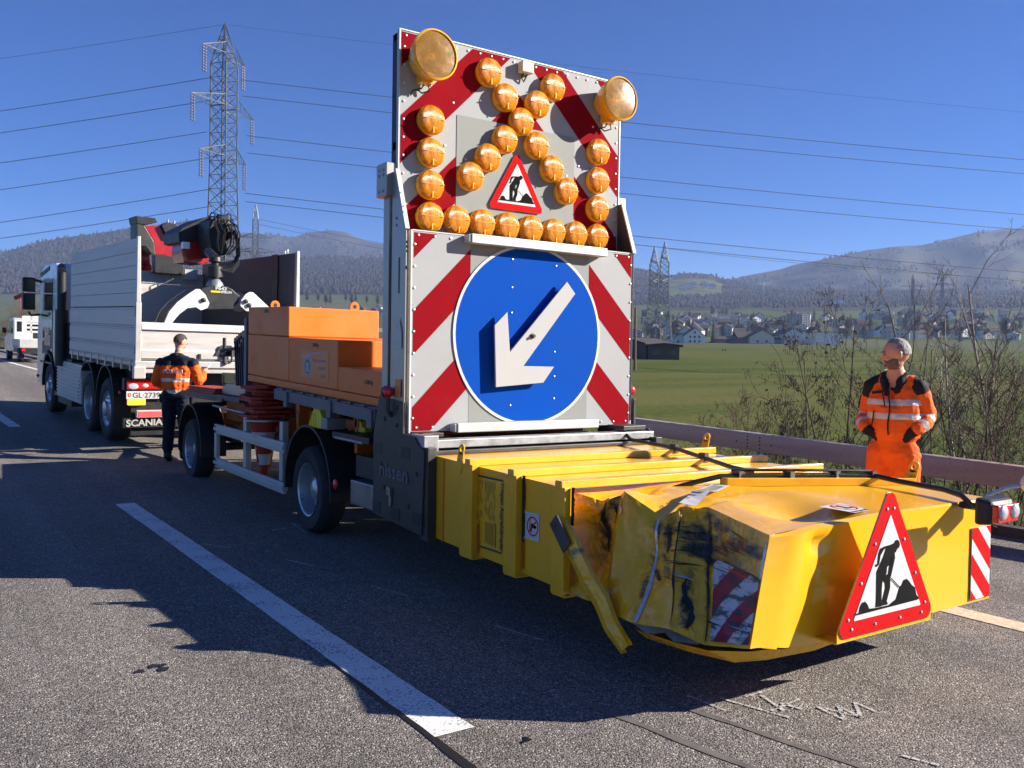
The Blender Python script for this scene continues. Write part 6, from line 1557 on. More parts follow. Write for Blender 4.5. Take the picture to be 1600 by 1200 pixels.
# --- police officer seen from behind, reading something held in the right hand ---
pl_ = V((3.175, 13.22, rz(13.2)+.002)); 
hr2 = Matrix.Rotation(R(-38), 3, 'Z') @ Matrix.Rotation(R(-30), 3, 'X')
hb2, hf2 = head_parts((.03,.045,1.715), hr2, 1.0)
limbs = [('torso', [(0,0,.98),(0,-.01,1.12),(.01,-.01,1.24)], [.150,.150,.160]),
 ('torso', [(-.085,0,.99),(-.095,.0,1.15),(-.105,.0,1.32),(-.10,.0,1.41)], [.110,.118,.124,.105]), ('torso', [(.085,0,.99),(.095,.0,1.15),(.115,.0,1.32),(.11,.0,1.41)], [.110,.118,.124,.105]),
 ('yoke', [(-.185,.0,1.43),(-.08,-.015,1.475),(.01,-.015,1.49),(.09,-.015,1.475),(.195,.0,1.43)], [.070,.066,.070,.066,.070]),
 ('arm_l', [(-.225,.0,1.415),(-.285,-.02,1.17),(-.288,-.01,1.14)], [.084,.076,.072]), ('fore_l', [(-.288,-.01,1.15),(-.245,.12,1.08),(-.18,.20,1.03)], [.062,.056,.046]),
 ('arm_r', [(.23,.0,1.415),(.295,.03,1.19),(.300,.05,1.165)], [.084,.076,.072]), ('fore_r', [(.29,.045,1.17),(.31,.16,1.20),(.30,.24,1.27)], [.064,.058,.048]),
 ('leg', [(-.085,.0,.96),(-.104,.0,.80),(-.116,.02,.50),(-.120,-.01,.20)], [.116,.110,.086,.078]), ('leg', [(.085,.0,.96),(.099,.0,.80),(.109,.02,.50),(.114,-.01,.20)], [.116,.110,.086,.078]),
 ('boot', [(-.118,-.012,.20),(-.118,-.02,.09),(-.122,.04,.052),(-.135,.15,.042)], [.060,.056,.050,.042]), ('boot', [(.112,-.012,.20),(.112,-.02,.09),(.118,.04,.052),(.135,.15,.042)], [.060,.056,.050,.042]),
 ('skin', [(.01,-.005,1.48),(.022,.018,1.60)], [.060,.058]),
 ('collar', [(-.06,.03,1.515),(-.05,-.045,1.535),(.01,-.075,1.54),(.07,-.045,1.535),(.08,.03,1.515)], [.030,.030,.032,.030,.030]),
 ('belt', [(-.10,-.03,.965),(0,-.045,.965),(.10,-.03,.965)], [.105,.110,.105]), ('belt', [(.215,.0,.94),(.215,.0,.84)], [.04,.035]), ('belt', [(-.205,-.02,.95),(-.21,-.02,.88)], [.038,.034]),
 ('hand', [(.30,.24,1.275),(.298,.29,1.315)], [.038,.036]), ('hand', [(-.18,.20,1.03),(-.15,.245,1.01)], [.036,.034])]
for i, (dx, ln_) in enumerate(((-.028,.070),(-.010,.080),(.009,.076),(.027,.060))):
    limbs.append(('hand', [(.298+dx,.295,1.325),(.300+dx,.295+ln_*.6,1.352),(.296+dx,.295+ln_,1.350)], [.010,.009,.008]))
    limbs.append(('hand', [(-.145+dx*.8,.25,1.008+dx*.2),(-.13+dx*.8,.25+ln_*.6,.995),(-.115+dx*.8,.25+ln_*.8,.975)], [.010,.009,.008]))
limbs.append(('hand', [(.268,.265,1.31),(.250,.295,1.345),(.258,.33,1.362)], [.012,.010,.009])); limbs.append(('hand', [(-.165,.225,1.035),(-.14,.26,1.045)], [.011,.009]))
def pick_p(tg, c, t):
    if tg == 'skin' or tg == 'hand': return 0 if (tg == 'hand' or c[2] > 1.50) else 4
    if tg == 'boot': return 5
    if tg == 'leg': return 2
    if tg in ('collar','belt'): return 4
    if tg.startswith('arm'): return 4 if t < .12 else 1
    if tg.startswith('fore'): return 1
    if tg == 'yoke': return 4
    if c[2] < .985: return 2
    if c[2] > 1.385: return 4
    if 1.155 < c[2] < 1.205 or .99 < c[2] < 1.035: return 3
    return 1
PP, PB = person(pl_, R(-34), 'police officer seen from behind in orange jacket and dark trousers between truck and trailer',
  dict(limbs=limbs, balls=hb2, mats=['skin','hivis','cloth_navy','reflective','cloth_navy','boot'], cloth=('torso','yoke','arm_r','arm_l','fore_r','fore_l','leg'), pick=pick_p, voxel=.0075, fold=.008))
shell(PP, 'hair', 'hair_brown', hf2(0,-.012,.024), (.081,.102,.102), hr2, lambda d: (d.z > .40 or (d.y < .10 and d.z > -.62)) and not (d.y > .6 and d.z < .6), jag=.05)
eyes(PP, hf2)
m = MB(); m.hexa([V(a) for a in ((.235,.30,1.362),(.345,.29,1.358),(.345,.44,1.40),(.235,.45,1.404),(.235,.298,1.372),(.345,.288,1.368),(.345,.438,1.41),(.235,.448,1.414))])
o = m.build('notepad', 'sign_white', None); 
_pm = Matrix.Translation(pl_) @ Matrix.Rotation(R(-34), 4, 'Z'); c = V((.29,.37,1.385))
for v in o.data.vertices: v.co -= c
o.matrix_world = _pm @ Matrix.Translation(c)
tag(o, 'small white notepad held in the police officer\'s right hand', 'notepad')
text('lettering', 'POLIZEI', .075, (-.135,-.165,1.275), (1,0,0), (0,.02,1), 'reflective', PP, width=.27, ext=.012, bold=.002)
# ---------------------------------------------------------------- crash barriers
def rail_z(y): return .675+.024*(y-4.27) if y < 12 else .8605-.057+rz(y)-.0+.0
def barrier(x0, ya, yb, label, mt_near, step=4.0):
    o = V((x0+rx(ya), ya, rz(ya))); G = thing('crash_barrier', o, label, 'crash barrier')
    ys = []; y = ya
    while y < yb: ys.append(y); y += 1.0 if y < 30 else 4.0
    ys.append(yb); m = MB(); rows = []
    # closed box beam with slightly rounded front, 0.24 m tall
    sec = [(.06,.0),(.0,-.004),(-.012,-.03),(-.012,-.20),(.0,-.232),(.06,-.236),(.14,-.232),(.152,-.20),(.152,-.03),(.14,-.004),(.06,.0)]
    for y in ys: rows.append([(x0+rx(y)+a, y, rail_z(y)+b_) for a, b_ in sec])
    m.grid(rows); m.poly(rows[0][:-1]); m.poly(rows[-1][:-1])
    m.build('beam', mt_near, G, org=o, smooth=35)
    y = ya+.6
    while y < yb and y < 110:
        q = MB(); x = x0+rx(y); q.box(x+.05,x+.11,y-.03,y+.03,rz(y)-.6,rail_z(y)-.02); q.box(x+.0,x+.15,y-.05,y+.05,rail_z(y)-.27,rail_z(y)-.235)
        q.build('post', 'galv', G, org=o); y += step if y < 40 else 8
    y = ya+2.2
    while y < min(yb, 30):
        q = MB(); x = x0+rx(y)
        for dy in (-.28,-.10,.10,.28):
            for k in range(4 if abs(dy) < .2 else 1):
                z = rail_z(y+dy)-.05-.045*k if abs(dy) < .2 else rail_z(y+dy)-.13
                q.lathe((x-.012,y+dy,z), (-1,0,0), [(.012,0),(.012,.004),(0,.006)], 7)
        q.box(x-.0132,x-.012,y-.30,y+.30,rail_z(y)-.205,rail_z(y)-.203)
        q.build('joint_plate', 'black_plastic', G, org=o); y += 4.0
    return G
m_, nt, b, nd = node_mat('rail_mix'); L = nt.links
tc = nd('ShaderNodeTexCoord'); sx = nd('ShaderNodeSeparateXYZ'); L.new(tc.outputs['Object'], sx.inputs[0])
n1 = nd('ShaderNodeTexNoise', Scale=1.3, Detail=8.0); mp = nd('ShaderNodeMapping'); mp.inputs['Scale'].default_value = (1,.5,6); L.new(tc.outputs['Object'], mp.inputs[0]); L.new(mp.outputs[0], n1.inputs['Vector'])
n2 = nd('ShaderNodeTexNoise', Scale=30.0, Detail=6.0); L.new(tc.outputs['Object'], n2.inputs['Vector'])
c1 = mixc(nt, nd, ramp(nt, nd, n1.outputs[0], .35, .65), (.33,.215,.165), (.42,.29,.23)); c2 = mixc(nt, nd, ramp(nt, nd, n1.outputs[0], .35, .65), (.29,.26,.245), (.38,.345,.325))
c3 = mixc(nt, nd, ramp(nt, nd, sx.outputs[1], 14.8, 17.5), c1, c2)
L.new(mixc(nt, nd, ramp(nt, nd, n2.outputs[0], .6, .75, 0, .5), c3, (.07,.06,.055)), b.inputs['Base Color']); b.inputs['Metallic'].default_value = .05; b.inputs['Roughness'].default_value = .6
barrier(8.93, -10.6, 150, 'brownish steel crash barrier along the right edge of the hard shoulder', 'rail_mix')

# ---------------------------------------------------------------- bare shrubs and saplings behind the barrier
def shrub_mesh(seed, h, spread, stems, bark, leaves, lean=0.0, dens=1.0, thick=1.0):
    rd = random.Random(seed); tr = MB(); cr = MB(); lf = MB()
    def rv(s): return V((rd.gauss(0,s), rd.gauss(0,s), rd.gauss(0,s)))
    def grow(p, d, ln_, r, dep, tgt):
        n = 4 if dep < 2 else 3; pts = [p]; q = p.copy(); dd = d.copy()
        for i in range(n):
            dd = (dd+rv(.15 if dep else .045)+V((0,0,.10 if dep else .05))).normalized(); q = q+dd*(ln_/n); pts.append(q.copy())
        k = len(pts); (tr if dep == 0 else cr).tube(pts, [max(.0018, lerp(r, r*.4, i/(k-1))) for i in range(k)], 5 if dep == 0 else (4 if dep == 1 else 3), 0, cap=False)
        if dep >= 3: 
            return
        nb = int((6.5 if dep == 0 else 4.6 if dep == 1 else 2.8)*dens*rd.uniform(.7,1.3))
        for j in range(nb):
            t = rd.uniform(.18 if dep == 0 else .12, 1.0); i = min(k-2, int(t*(k-1))); f = t*(k-1)-i
            b0 = pts[i].lerp(pts[i+1], f); ax = (pts[i+1]-pts[i]).normalized()
            side = ax.cross(rv(1)).normalized(); nd_ = (ax*rd.uniform(.45,.9)+side*spread*rd.uniform(.5,1)).normalized()
            grow(b0, nd_, ln_*rd.uniform(.30,.55)*(1.15-.5*t), max(.003, r*lerp(1,.5,t)*.52), dep+1, tgt)
            if leaves and dep >= 1 and rd.random() < leaves:
                for _ in range(rd.randint(1,3)):
                    c = b0+nd_*ln_*rd.uniform(.1,.4)+rv(.02); L_ = rd.uniform(.03,.065)
                    if rd.random() < .8:
                        lf.tube([c, c+V((rd.gauss(0,.008),rd.gauss(0,.008),-L_))], [.0048,.003], 4, 0)
                    else:
                        a = rv(1).normalized()*L_*.4; e = rv(1).normalized()*L_*.35; lf.poly([c-a, c+e, c+a, c-e], 0)
    for s in range(stems):
        a = rd.uniform(0, 6.28); off = V((math.cos(a), math.sin(a), 0))*(.0 if stems == 1 else rd.uniform(.05,.28))
        d = (V((math.cos(a),math.sin(a),0))*(.10 if stems == 1 else rd.uniform(.1,.38))+V((lean,0,1))).normalized()
        grow(off, d, h*rd.uniform(.8,1.0), 0.0125*h/2.2*thick*rd.uniform(.8,1.15), 0, 0)
    return tr, cr, lf
def shrub(u, v_top, d, seed, label, stems=1, spread=.75, bark='bark', leaves=0, name='shrub', cat='shrub', dens=1.0, lean=0, thick=1.0, group=None, root=None):
    top = at(u, v_top, d); z0 = root if root is not None else lerp(rz(top.y)-.02, fz(top.x, top.y)-.1, min(1, max(0, (top.x-8.9)/6.9))**.85)
    o = V((top.x, top.y, z0)); h = top.z-z0
    tr, cr, lf = shrub_mesh(seed, h*(.90 if stems < 3 else .88), spread, stems, bark, leaves, lean, dens, thick)
    S_ = thing(name, o, label, cat, group)
    tr.build('trunk', bark, S_, smooth=0); cr.build('crown', bark, S_, recalc=False)
    if lf.v: lf.build('foliage', 'catkin' , S_, recalc=False)
    return S_
GRP = 'bare shrubs behind the crash barrier'
SH = [(1278,505,11.6,11,'bushy bare alder shrub hung with brown catkins, left of the man',1,.95,'bark',.75,1.5),
 (1330,392,12.4,12,'tallest catkin hung alder sapling just left of the man in orange',2,.75,'bark',.85,1.25),
 (1388,512,11.0,13,'slim dark sapling rising directly behind the man\'s head',1,.8,'bark',.5,1.1),
 (1432,440,13.2,14,'thin grey sapling with a forked crown right of the man\'s head',1,.6,'bark',.1,.9),
 (1509,405,10.6,15,'upright sapling with long whip like branches near the right edge',2,.42,'bark',.0,1.0),
 (1475,470,12.6,16,'slender bare sapling between the man and the whip branched sapling',2,.6,'bark_red',.1,1.0),
 (1582,372,11.4,17,'pale barked leaning young tree at the right edge of the photo',1,.75,'bark_pale',.0,1.3),
 (1548,430,13.6,18,'fine twigged grey sapling in front of the right mountain',2,.55,'bark_pale',.0,1.2),
 (1130,625,13.5,19,'low twiggy bush at the barrier joint, leftmost of the shrubs',3,.8,'bark_red',.0,1.3),
 (1172,612,12.8,20,'small reddish bush just right of the barrier joint',3,.75,'bark_red',.1,1.3),
 (1222,615,12.2,21,'low dark bush between barrier joint and catkin alder',3,.8,'bark',.35,1.3),
 (1085,668,15.0,22,'tiny leafless bush peeping over the barrier left of its joint',3,.8,'bark',.0,1.2),
 (1465,560,10.6,23,'dense thicket bush beside the man\'s left arm',4,.7,'bark',.0,1.3),
 (1525,545,10.2,24,'dense thicket bush above the red tail lamp',4,.7,'bark_red',.0,1.35),
 (1575,520,10.0,25,'dense brown thicket bush at the right edge above the barrier',5,.7,'bark',.0,1.35),
 (1340,590,11.2,26,'low brushwood bush tucked against the man\'s right side',3,.8,'bark_red',.4,1.2),
 (1640,420,10.5,27,'bare sapling half cut off by the right edge of the photo',2,.7,'bark',.0,1.2),
 (1440,600,10.4,28,'low tangle of brushwood between the man\'s arm and the barrier',4,.8,'bark',.0,1.3)]
for u, v, d, sd, lab, st, sp, bk, lv, dn in SH: shrub(u, v, d, sd, lab, stems=st, spread=sp, bark=bk, leaves=lv, dens=dn*(1.22 if v > 515 else .95), group=GRP, name='sapling' if v < 520 else 'shrub', cat='sapling' if v < 520 else 'shrub')
# brambles and dry stalks along the barrier
m = MB(); rd = random.Random(77)
for _ in range(2600):
    y = rd.uniform(.5, 14); x = 8.95+abs(rd.gauss(0,1))*1.3+.1; z = lerp(rz(y), fz(x,y)-.1, min(1, max(0,(x-8.9)/6.9))**.85)-.03
    p = V((x,y,z)); d = V((rd.gauss(0,.6),rd.gauss(0,.6),1)).normalized(); L_ = rd.uniform(.2,.95)
    m.tube([p, p+d*L_*.5, p+d*L_+V((rd.gauss(0,.12),rd.gauss(0,.12),-.1*L_))], [.006,.004,.002], 3, rd.choice((0,0,1)), cap=False)
tag(m.build('undergrowth', ['bark','bark_red'], recalc=False), 'tangle of dry stalks and brambles along the crash barrier', 'undergrowth', kind='stuff')
m = MB()
for _ in range(5200):
    y = rd.uniform(-1, 22); x = 8.9+abs(rd.gauss(0,1))*.9; z = lerp(rz(y)+.03, fz(x,y)-.1, min(1, max(0,(x-8.9)/6.9))**.85)-.02
    p = V((x,y,z)); a = rd.uniform(0,6.28); w_ = V((math.cos(a),math.sin(a),0))*.006; t = V((rd.gauss(0,.07),rd.gauss(0,.07),rd.uniform(.06,.22)))
    m.add([p-w_,p+w_,p+t], [(0,1,2)], 0)
mat('dry_grass', (.20,.16,.07), .9, var=.4, scale=2)
tag(m.build('verge_tufts', 'dry_grass', recalc=False), 'short dry grass along the foot of the crash barrier', 'grass', kind='stuff')
# thicket beyond the road at far left
for i, (u, v, d, sd, lab) in enumerate(((8,478,66,31,'brown thicket at the left edge beyond the distant pickup'),(38,468,70,32,'taller brown thicket directly behind the distant pickup'),(62,482,64,33,'small brown thicket between pickup and truck mirror'),(-25,486,62,34,'brown thicket cut by the left edge of the photo'))):
    shrub(u, v, d, sd, lab, stems=12, spread=.9, bark='bark_red', dens=1.5, thick=1.1, group='thickets beyond the bend', root=rz(72)-.6)
# leaning dark pole by the small shed
p0 = at(992, 588, 95); p1 = at(993, 480, 95); m = MB(); m.tube([p0-V((0,0,1)), p1], [.16,.11], 8)
tag(m.build('wooden_pole', 'wall_wood', org=p0), 'dark wooden pole standing in the field beside the warning board', 'pole')
tag(None or (lambda q: (q.tube([at(31,494,70),at(31,464,70)],.04,5), q.bar(at(23,466,70),at(40,459,70),.16,.28), q.build('windsock_pole','cone_red',org=at(32,494,70)))[-1])(MB()), 'small reddish signal arm above the far thicket', 'signal arm')

# ---------------------------------------------------------------- lattice towers and their lines
def lattice(name, base, h, wb, wt, yaw, arms, label, mt='pylon_steel', k=14, r=.11, group=None, insul=0, peak=.10, vtop=None):
    """arms: (height fraction, half length)"""
    T_ = thing(name, base, label, 'pylon', group, rot=(0,0,yaw)); m = MB()
    def wd(t):
        return lerp(wb, wt, min(1, t/.55)) if t < .55 else (wt if t < 1-peak else wt*(1-(t-(1-peak))/peak)+.05)
    cs = [(-1,-1),(1,-1),(1,1),(-1,1)]; ts = [i/k for i in range(k+1)]
    for a, c in zip(ts, ts[1:]):
        wa, wc = wd(a)/2, wd(c)/2
        for i in range(4):
            x, y = cs[i]; x2, y2 = cs[(i+1)%4]
            m.bar((x*wa,y*wa,a*h),(x*wc,y*wc,c*h), r*2, r*2); m.bar((x*wa,y*wa,a*h),(x2*wc,y2*wc,c*h), r, r); m.bar((x2*wa,y2*wa,a*h),(x*wc,y*wc,c*h), r, r)
            m.bar((x*wc,y*wc,c*h),(x2*wc,y2*wc,c*h), r, r)
    m.build('tower', mt, T_, recalc=False)
    tips = []
    for t, L_ in arms:
        q = MB(); z = t*h; wv = wd(t)/2
        for s in (-1, 1):
            e = V((s*L_,0,z+.15))
            for y in (-wv, wv):
                q.bar((s*wv,y,z),e,r*1.3,r*1.3); q.bar((s*wv,y,z+h*.035),e,r*1.3,r*1.3)
                for j in range(3):
                    f = (j+1)/4; a = V((s*wv,y,z)).lerp(e,f); b_ = V((s*wv,y,z+h*.035)).lerp(e,f-.12); q.bar(a,b_,r*.8,r*.8)
            q.bar((s*wv,-wv,z),(s*wv,wv,z),r,r)
        A_ = q.build('crossarm', mt, T_, recalc=False)
        for s in (-1, 1):
            if insul:
                for dx in (0, .55):
                    q = MB(); x = s*(L_-dx-.1); q.tube([(x,0,z+.1),(x,0,z-insul)], .04, 5)
                    for j in range(9): zz = z-.2-(insul-.3)*j/9; q.lathe((x,0,zz), (0,0,-1), [(.04,0),(.17,.05),(.17,.2),(.04,.26)], 8)
                    q.build('insulator', 'insulator', A_, recalc=False)
            tips.append((s, t, V(base)+Matrix.Rotation(yaw,3,'Z') @ V((s*L_,0,z-insul))))
    return T_, tips
ztop = at(351, 37, 140); zb = at(358, 512, 140).z; bs = V((ztop.x, ztop.y, zb))
PY, tips = lattice('pylon', bs, ztop.z-zb, 3.9, 2.9, math.atan2(rgt.y, rgt.x)+R(71), [(.895,5.2),(.725,7.8),(.56,5.8)], 'tall grey lattice pylon rising behind the truck crane', k=22, r=.075, insul=4.2, peak=.13)
lattice('pylon', at(398,505,430), at(398,320,430).z-at(398,505,430).z, 7.5, 2.6, math.atan2(rgt.y, rgt.x)+R(10), [(.60,9.5),(.72,7.5),(.48,8)], 'small distant pylon right beside the tall pylon', mt='pylon_dark', k=15, r=.16)
lattice('pylon', at(1020,536,455), at(1019,385,455).z-at(1020,536,455).z, 8.5, 4.2, math.atan2(rgt.y, rgt.x)+R(75), [(.84,9),(.62,9)], 'left of the two slim pylons standing close together in the field', mt='pylon_dark', k=20, r=.14, peak=.2)
lattice('pylon', at(1036,536,445), at(1036,378,445).z-at(1036,536,445).z, 8.5, 4.2, math.atan2(rgt.y, rgt.x)+R(75), [(.84,9),(.60,9)], 'right of the two slim pylons standing close together in the field', mt='pylon_dark', k=20, r=.14, peak=.2)
for u, vt, vb, d, lab in ((1425,428,500,900,'faint hazy pylon left of the pair above the town'),(1471,424,500,900,'faint hazy pylon right of the pair above the town')):
    lattice('pylon', at(u,vb,d), at(u,vt,d).z-at(u,vb,d).z, 6, 2, math.atan2(rgt.y, rgt.x), [(.72,13),(.42,11)], lab, mt='pylon_dark', k=9, r=.18)
def wire(pts, label, r=.035, sag=0):
    m = MB(); P_ = [V(p) for p in pts]
    m.tube(P_, r, 5); o = m.build('power_line', 'wire', org=P_[0], recalc=False); return tag(o, label, 'power line', 'power lines in the sky')
def span(a, b_, sag, n=24):
    a, b_ = V(a), V(b_); return [a.lerp(b_, i/n)-V((0,0,4*sag*(i/n)*(1-i/n))) for i in range(n+1)]
WL = [((345,39),(0,86),'thin topmost earth wire running left from the pylon tip'),((330,121),(0,168),'upper power line left of the pylon, first below the earth wire'),((327,157),(0,202),'power line left of the pylon, second below the earth wire'),((323,206),(0,249),'power line left of the pylon, third below the earth wire'),((330,246),(0,291),'power line left of the pylon, fourth below the earth wire'),((331,295),(0,342),'power line left of the pylon, second lowest'),((331,322),(0,367),'lowest power line left of the pylon, passing above the crane')]
for i, (a, b_, lab) in enumerate(WL):
    s = (b_[1]-a[1])/(b_[0]-a[0]); e = (-420, a[1]+s*(-420-a[0])*1.02)
    wire(span(at(*a,140), at(*e,150), .5), lab, .028 if i == 0 else .05)
WRR = [((357,39),(1600,166),'faint earth wire crossing the sky right of the warning board'),((377,125),(1600,240),'topmost thick power line across the sky at the right'),((378,150),(1600,262),'second thick power line across the sky at the right'),((385,212),(1600,326),'third thick power line across the sky at the right'),((387,239),(1600,350),'fourth thick power line across the sky at the right'),((383,302),(1600,416),'power line just above the right mountain slope'),((384,315),(1600,430),'lowest power line crossing in front of the right mountain')]
for i, (a, b_, lab) in enumerate(WRR):
    s = (b_[1]-a[1])/(b_[0]-a[0]); e = (2100, a[1]+s*(2100-a[0]))
    wire(span(at(*a,140), at(*e,165), 1.2), lab, .022 if i == 0 else .05)
for i, (a, b_, d, lab) in enumerate((((402,342),(1022,438),430,'distant power line descending behind the warning board'),((402,350),(1022,448),430,'distant lower power line descending behind the warning board'),((1040,388),(1720,440),450,'thin far power line between slim pylons and right edge'),((1042,440),(1720,470),450,'thin far power line over the wooded slope'),((1042,448),(1430,466),460,'thin far power line over the village'))):
    wire(span(at(*a,d), at(*b_,d*1.1), 3), lab, .09)

# ---------------------------------------------------------------- barn, village and church
def house(u, vb, d, w_, dp, hw, hr, label, yaw=0.0, wall='wall_white', roof='roof_dark', wins=(), cat='house', name='house', group=None, detail=True, over=.5, chim=False):
    o = at(u, vb, d); a = math.atan2(rgt.y, rgt.x)+yaw
    if not detail:
        m = MB(); hw_, dp_ = w_/2, dp/2
        m.box(-hw_,hw_,-dp_,dp_,-3,hw,0); gable(m, hw_, dp_, hw, hr, over, 1, 0)
        for k in range(2):
            for x in (-.5, 0, .5): m.box(x*hw_*1.1-.45, x*hw_*1.1+.45, -dp_-.06, -dp_, hw*(.2+.42*k), hw*(.2+.42*k)+1.1, 2)
        H = m.build(name, [wall, roof, 'window'], org=(0,0,0)); H.location = o; H.rotation_euler = (0,0,a); return tag(H, label, cat, group)
    H = thing(name, o, label, cat, group, rot=(0,0,a)); hw_, dp_ = w_/2, dp/2
    m = MB(); m.box(-hw_,hw_,-dp_,dp_,-3,hw); m.prism([(-hw_,-dp_,hw),(hw_,-dp_,hw),(0,-dp_,hw+hr)], (0,dp,0)); m.build('wall', wall, H)
    m = MB(); gable(m, hw_, dp_, hw, hr, over, 0, None); RF = m.build('roof', roof, H)
    if chim: m = MB(); m.box(hw_*.3,hw_*.3+.8,-.4,.4,hw+hr*.4,hw+hr+.6); m.build('chimney', 'wall_grey', RF)
    for x, z, ww, hh in wins:
        m = MB(); m.box(x-ww/2,x+ww/2,-dp_-.06,-dp_+.1,z,z+hh); m.build('window', 'window', H)
    return H
def gable(m, hw_, dp_, hw, hr, ov, mr, mw):
    """ridge along the depth"""
    s = hr/hw_
    for g in (-1, 1):
        a = V((0,0,hw+hr)); e = V((g*(hw_+ov),0,hw-ov*s)); n = V((0,0,.35))
        m.hexa([a+V((0,-dp_-ov,0)),e+V((0,-dp_-ov,0)),e+V((0,dp_+ov,0)),a+V((0,dp_+ov,0)),a+V((0,-dp_-ov,0))+n,e+V((0,-dp_-ov,0))+n,e+V((0,dp_+ov,0))+n,a+V((0,dp_+ov,0))+n], mr)
    if mw is not None: m.prism([(-hw_,-dp_,hw),(hw_,-dp_,hw),(0,-dp_,hw+hr)], (0,2*dp_,0), mw)
G3 = [(x, z, 1.3, 1.6) for x in (-3,0,3) for z in (1,4)]+[(0,7,1.2,1.4)]
house(1003,558,150,9,5.0,2.0,.9,'low wooden field barn with rusty front and dark roof beside the pole',yaw=R(90+28),wall='wall_wood',roof='roof_dark',cat='barn',name='barn')
house(1034,558,146,5.0,4,1.7,.25,'open fronted annex of the field barn with clutter in front',wall='wall_wood',cat='barn',name='barn_annex',wins=[(-1.2,.2,1.6,1.1),(1.4,.2,.9,.9)])
house(1082,538,595,14,14,5.5,5.2,'tall white gabled farmhouse with dark roof, front row left',wins=G3,chim=True)
house(1062,538,600,10,10,4,3.2,'small white house tucked against the tall farmhouse on its left',wins=[(-2,1,1.3,1.5),(2,1,1.3,1.5)])
house(1052,537,604,8,8,3.6,3.0,'smallest white house, leftmost of the front row',wins=[(0,1,1.3,1.5)])
house(1186,538,598,16,14,5,4.4,'cream gabled barn end, right end of the long dark roof',wall='wall_cream',wins=[(-3,1,1.5,1.6),(3,1,1.5,1.6)])
house(1162,538,606,22,12,4.2,4.2,'long dark roofed farm building left of the cream gable',yaw=R(88),wall='wall_wood',over=.8)
house(1235,538,597,12,12,7,3.4,'white two storey house with dark roof right of the long barn',wins=[(x,z,1.3,1.6) for x in (-3,0,3) for z in (1,4)])
house(1252,538,600,9,9,6,3,'narrow white house attached right of the two storey house',wins=[(-2,1,1.2,1.4),(2,3.6,1.2,1.4)])
house(1288,539,592,18,10,8.0,.6,'plain white flat roofed hall at the field edge',wall='wall_white',name='hall',cat='hall')
house(1262,538,604,20,10,7.2,.8,'grey shed attached left of the plain white hall',wall='wall_grey',name='shed',cat='shed')
for u, lab in ((1123,'dark brown shed in the front row right of the tall farmhouse'),(1145,'second low brown shed in the front row, near the barn roof'),(1212,'low grey shed between cream gable and two storey house')):
    house(u,538,605,16,8,3.2,2,lab,yaw=R(85),wall='wall_wood' if u < 1200 else 'wall_grey',name='shed',cat='shed')
def block_(u, vb, d, w_, h_, label, wall='wall_grey', n=7):
    o = at(u, vb, d); T_ = thing('tower_block', o, label, 'tower block', rot=(0,0,math.atan2(rgt.y, rgt.x)+R(-20)))
    m = MB(); m.box(-w_/2,w_/2,-6,6,-4,h_); m.build('wall', wall, T_); m = MB(); m.box(-w_/2-.3,w_/2+.3,-6.3,6.3,h_,h_+.6); m.box(-2,2,-2,2,h_+.6,h_+2.5); m.build('roof', 'wall_grey', T_)
    for k in range(n):
        q = MB()
        for x in range(5): q.box(-w_/2+w_*(x+.25)/5,-w_/2+w_*(x+.75)/5,-6.08,-5.98,h_*(k+.3)/n,h_*(k+.72)/n)
        q.build('window', 'window', T_)
block_(1242,516,880,15,15.5,'dark faced tower block, left half of the pair above the front row','wall_grey'); block_(1256,516,886,12,15.5,'light faced tower block, right half of the pair above the front row','wall_white')
# church with a pale spire
o = at(1118,508,980); CH = thing('church', o, 'white church tower with pointed cream spire in the middle of the village', 'church', rot=(0,0,math.atan2(rgt.y, rgt.x)))
m = MB(); m.box(-2.2,2.2,-2.2,2.2,-6,9); m.build('tower', 'wall_cream', CH); m = MB(); m.lathe((0,0,9), (0,0,1), [(3.1,0),(1.2,4.5),(.05,11)], 4, ref=(1,1,0)); m.build('spire', 'wall_cream', CH)
m = MB(); m.box(2.2,16,-4,4,-6,3.5); m.prism([(2.2,-4.6,3.2),(2.2,4.6,3.2),(2.2,0,7.5)],(14,0,0)); m.build('nave', 'roof_dark', CH); m = MB(); m.box(-.7,.7,-2.3,-2.2,4,6.4); m.build('belfry_window', 'window', CH)
o = at(1193,452,2050); CH2 = thing('chapel', o, 'tiny white chapel tower on the hazy wooded slope', 'chapel', rot=(0,0,math.atan2(rgt.y, rgt.x)))
m = MB(); m.box(-2.6,2.6,-2.6,2.6,-4,9); m.build('tower', 'wall_white', CH2); m = MB(); m.lathe((0,0,9), (0,0,1), [(3.4,0),(.05,7)], 4, ref=(1,1,0)); m.build('spire', 'wall_white', CH2)
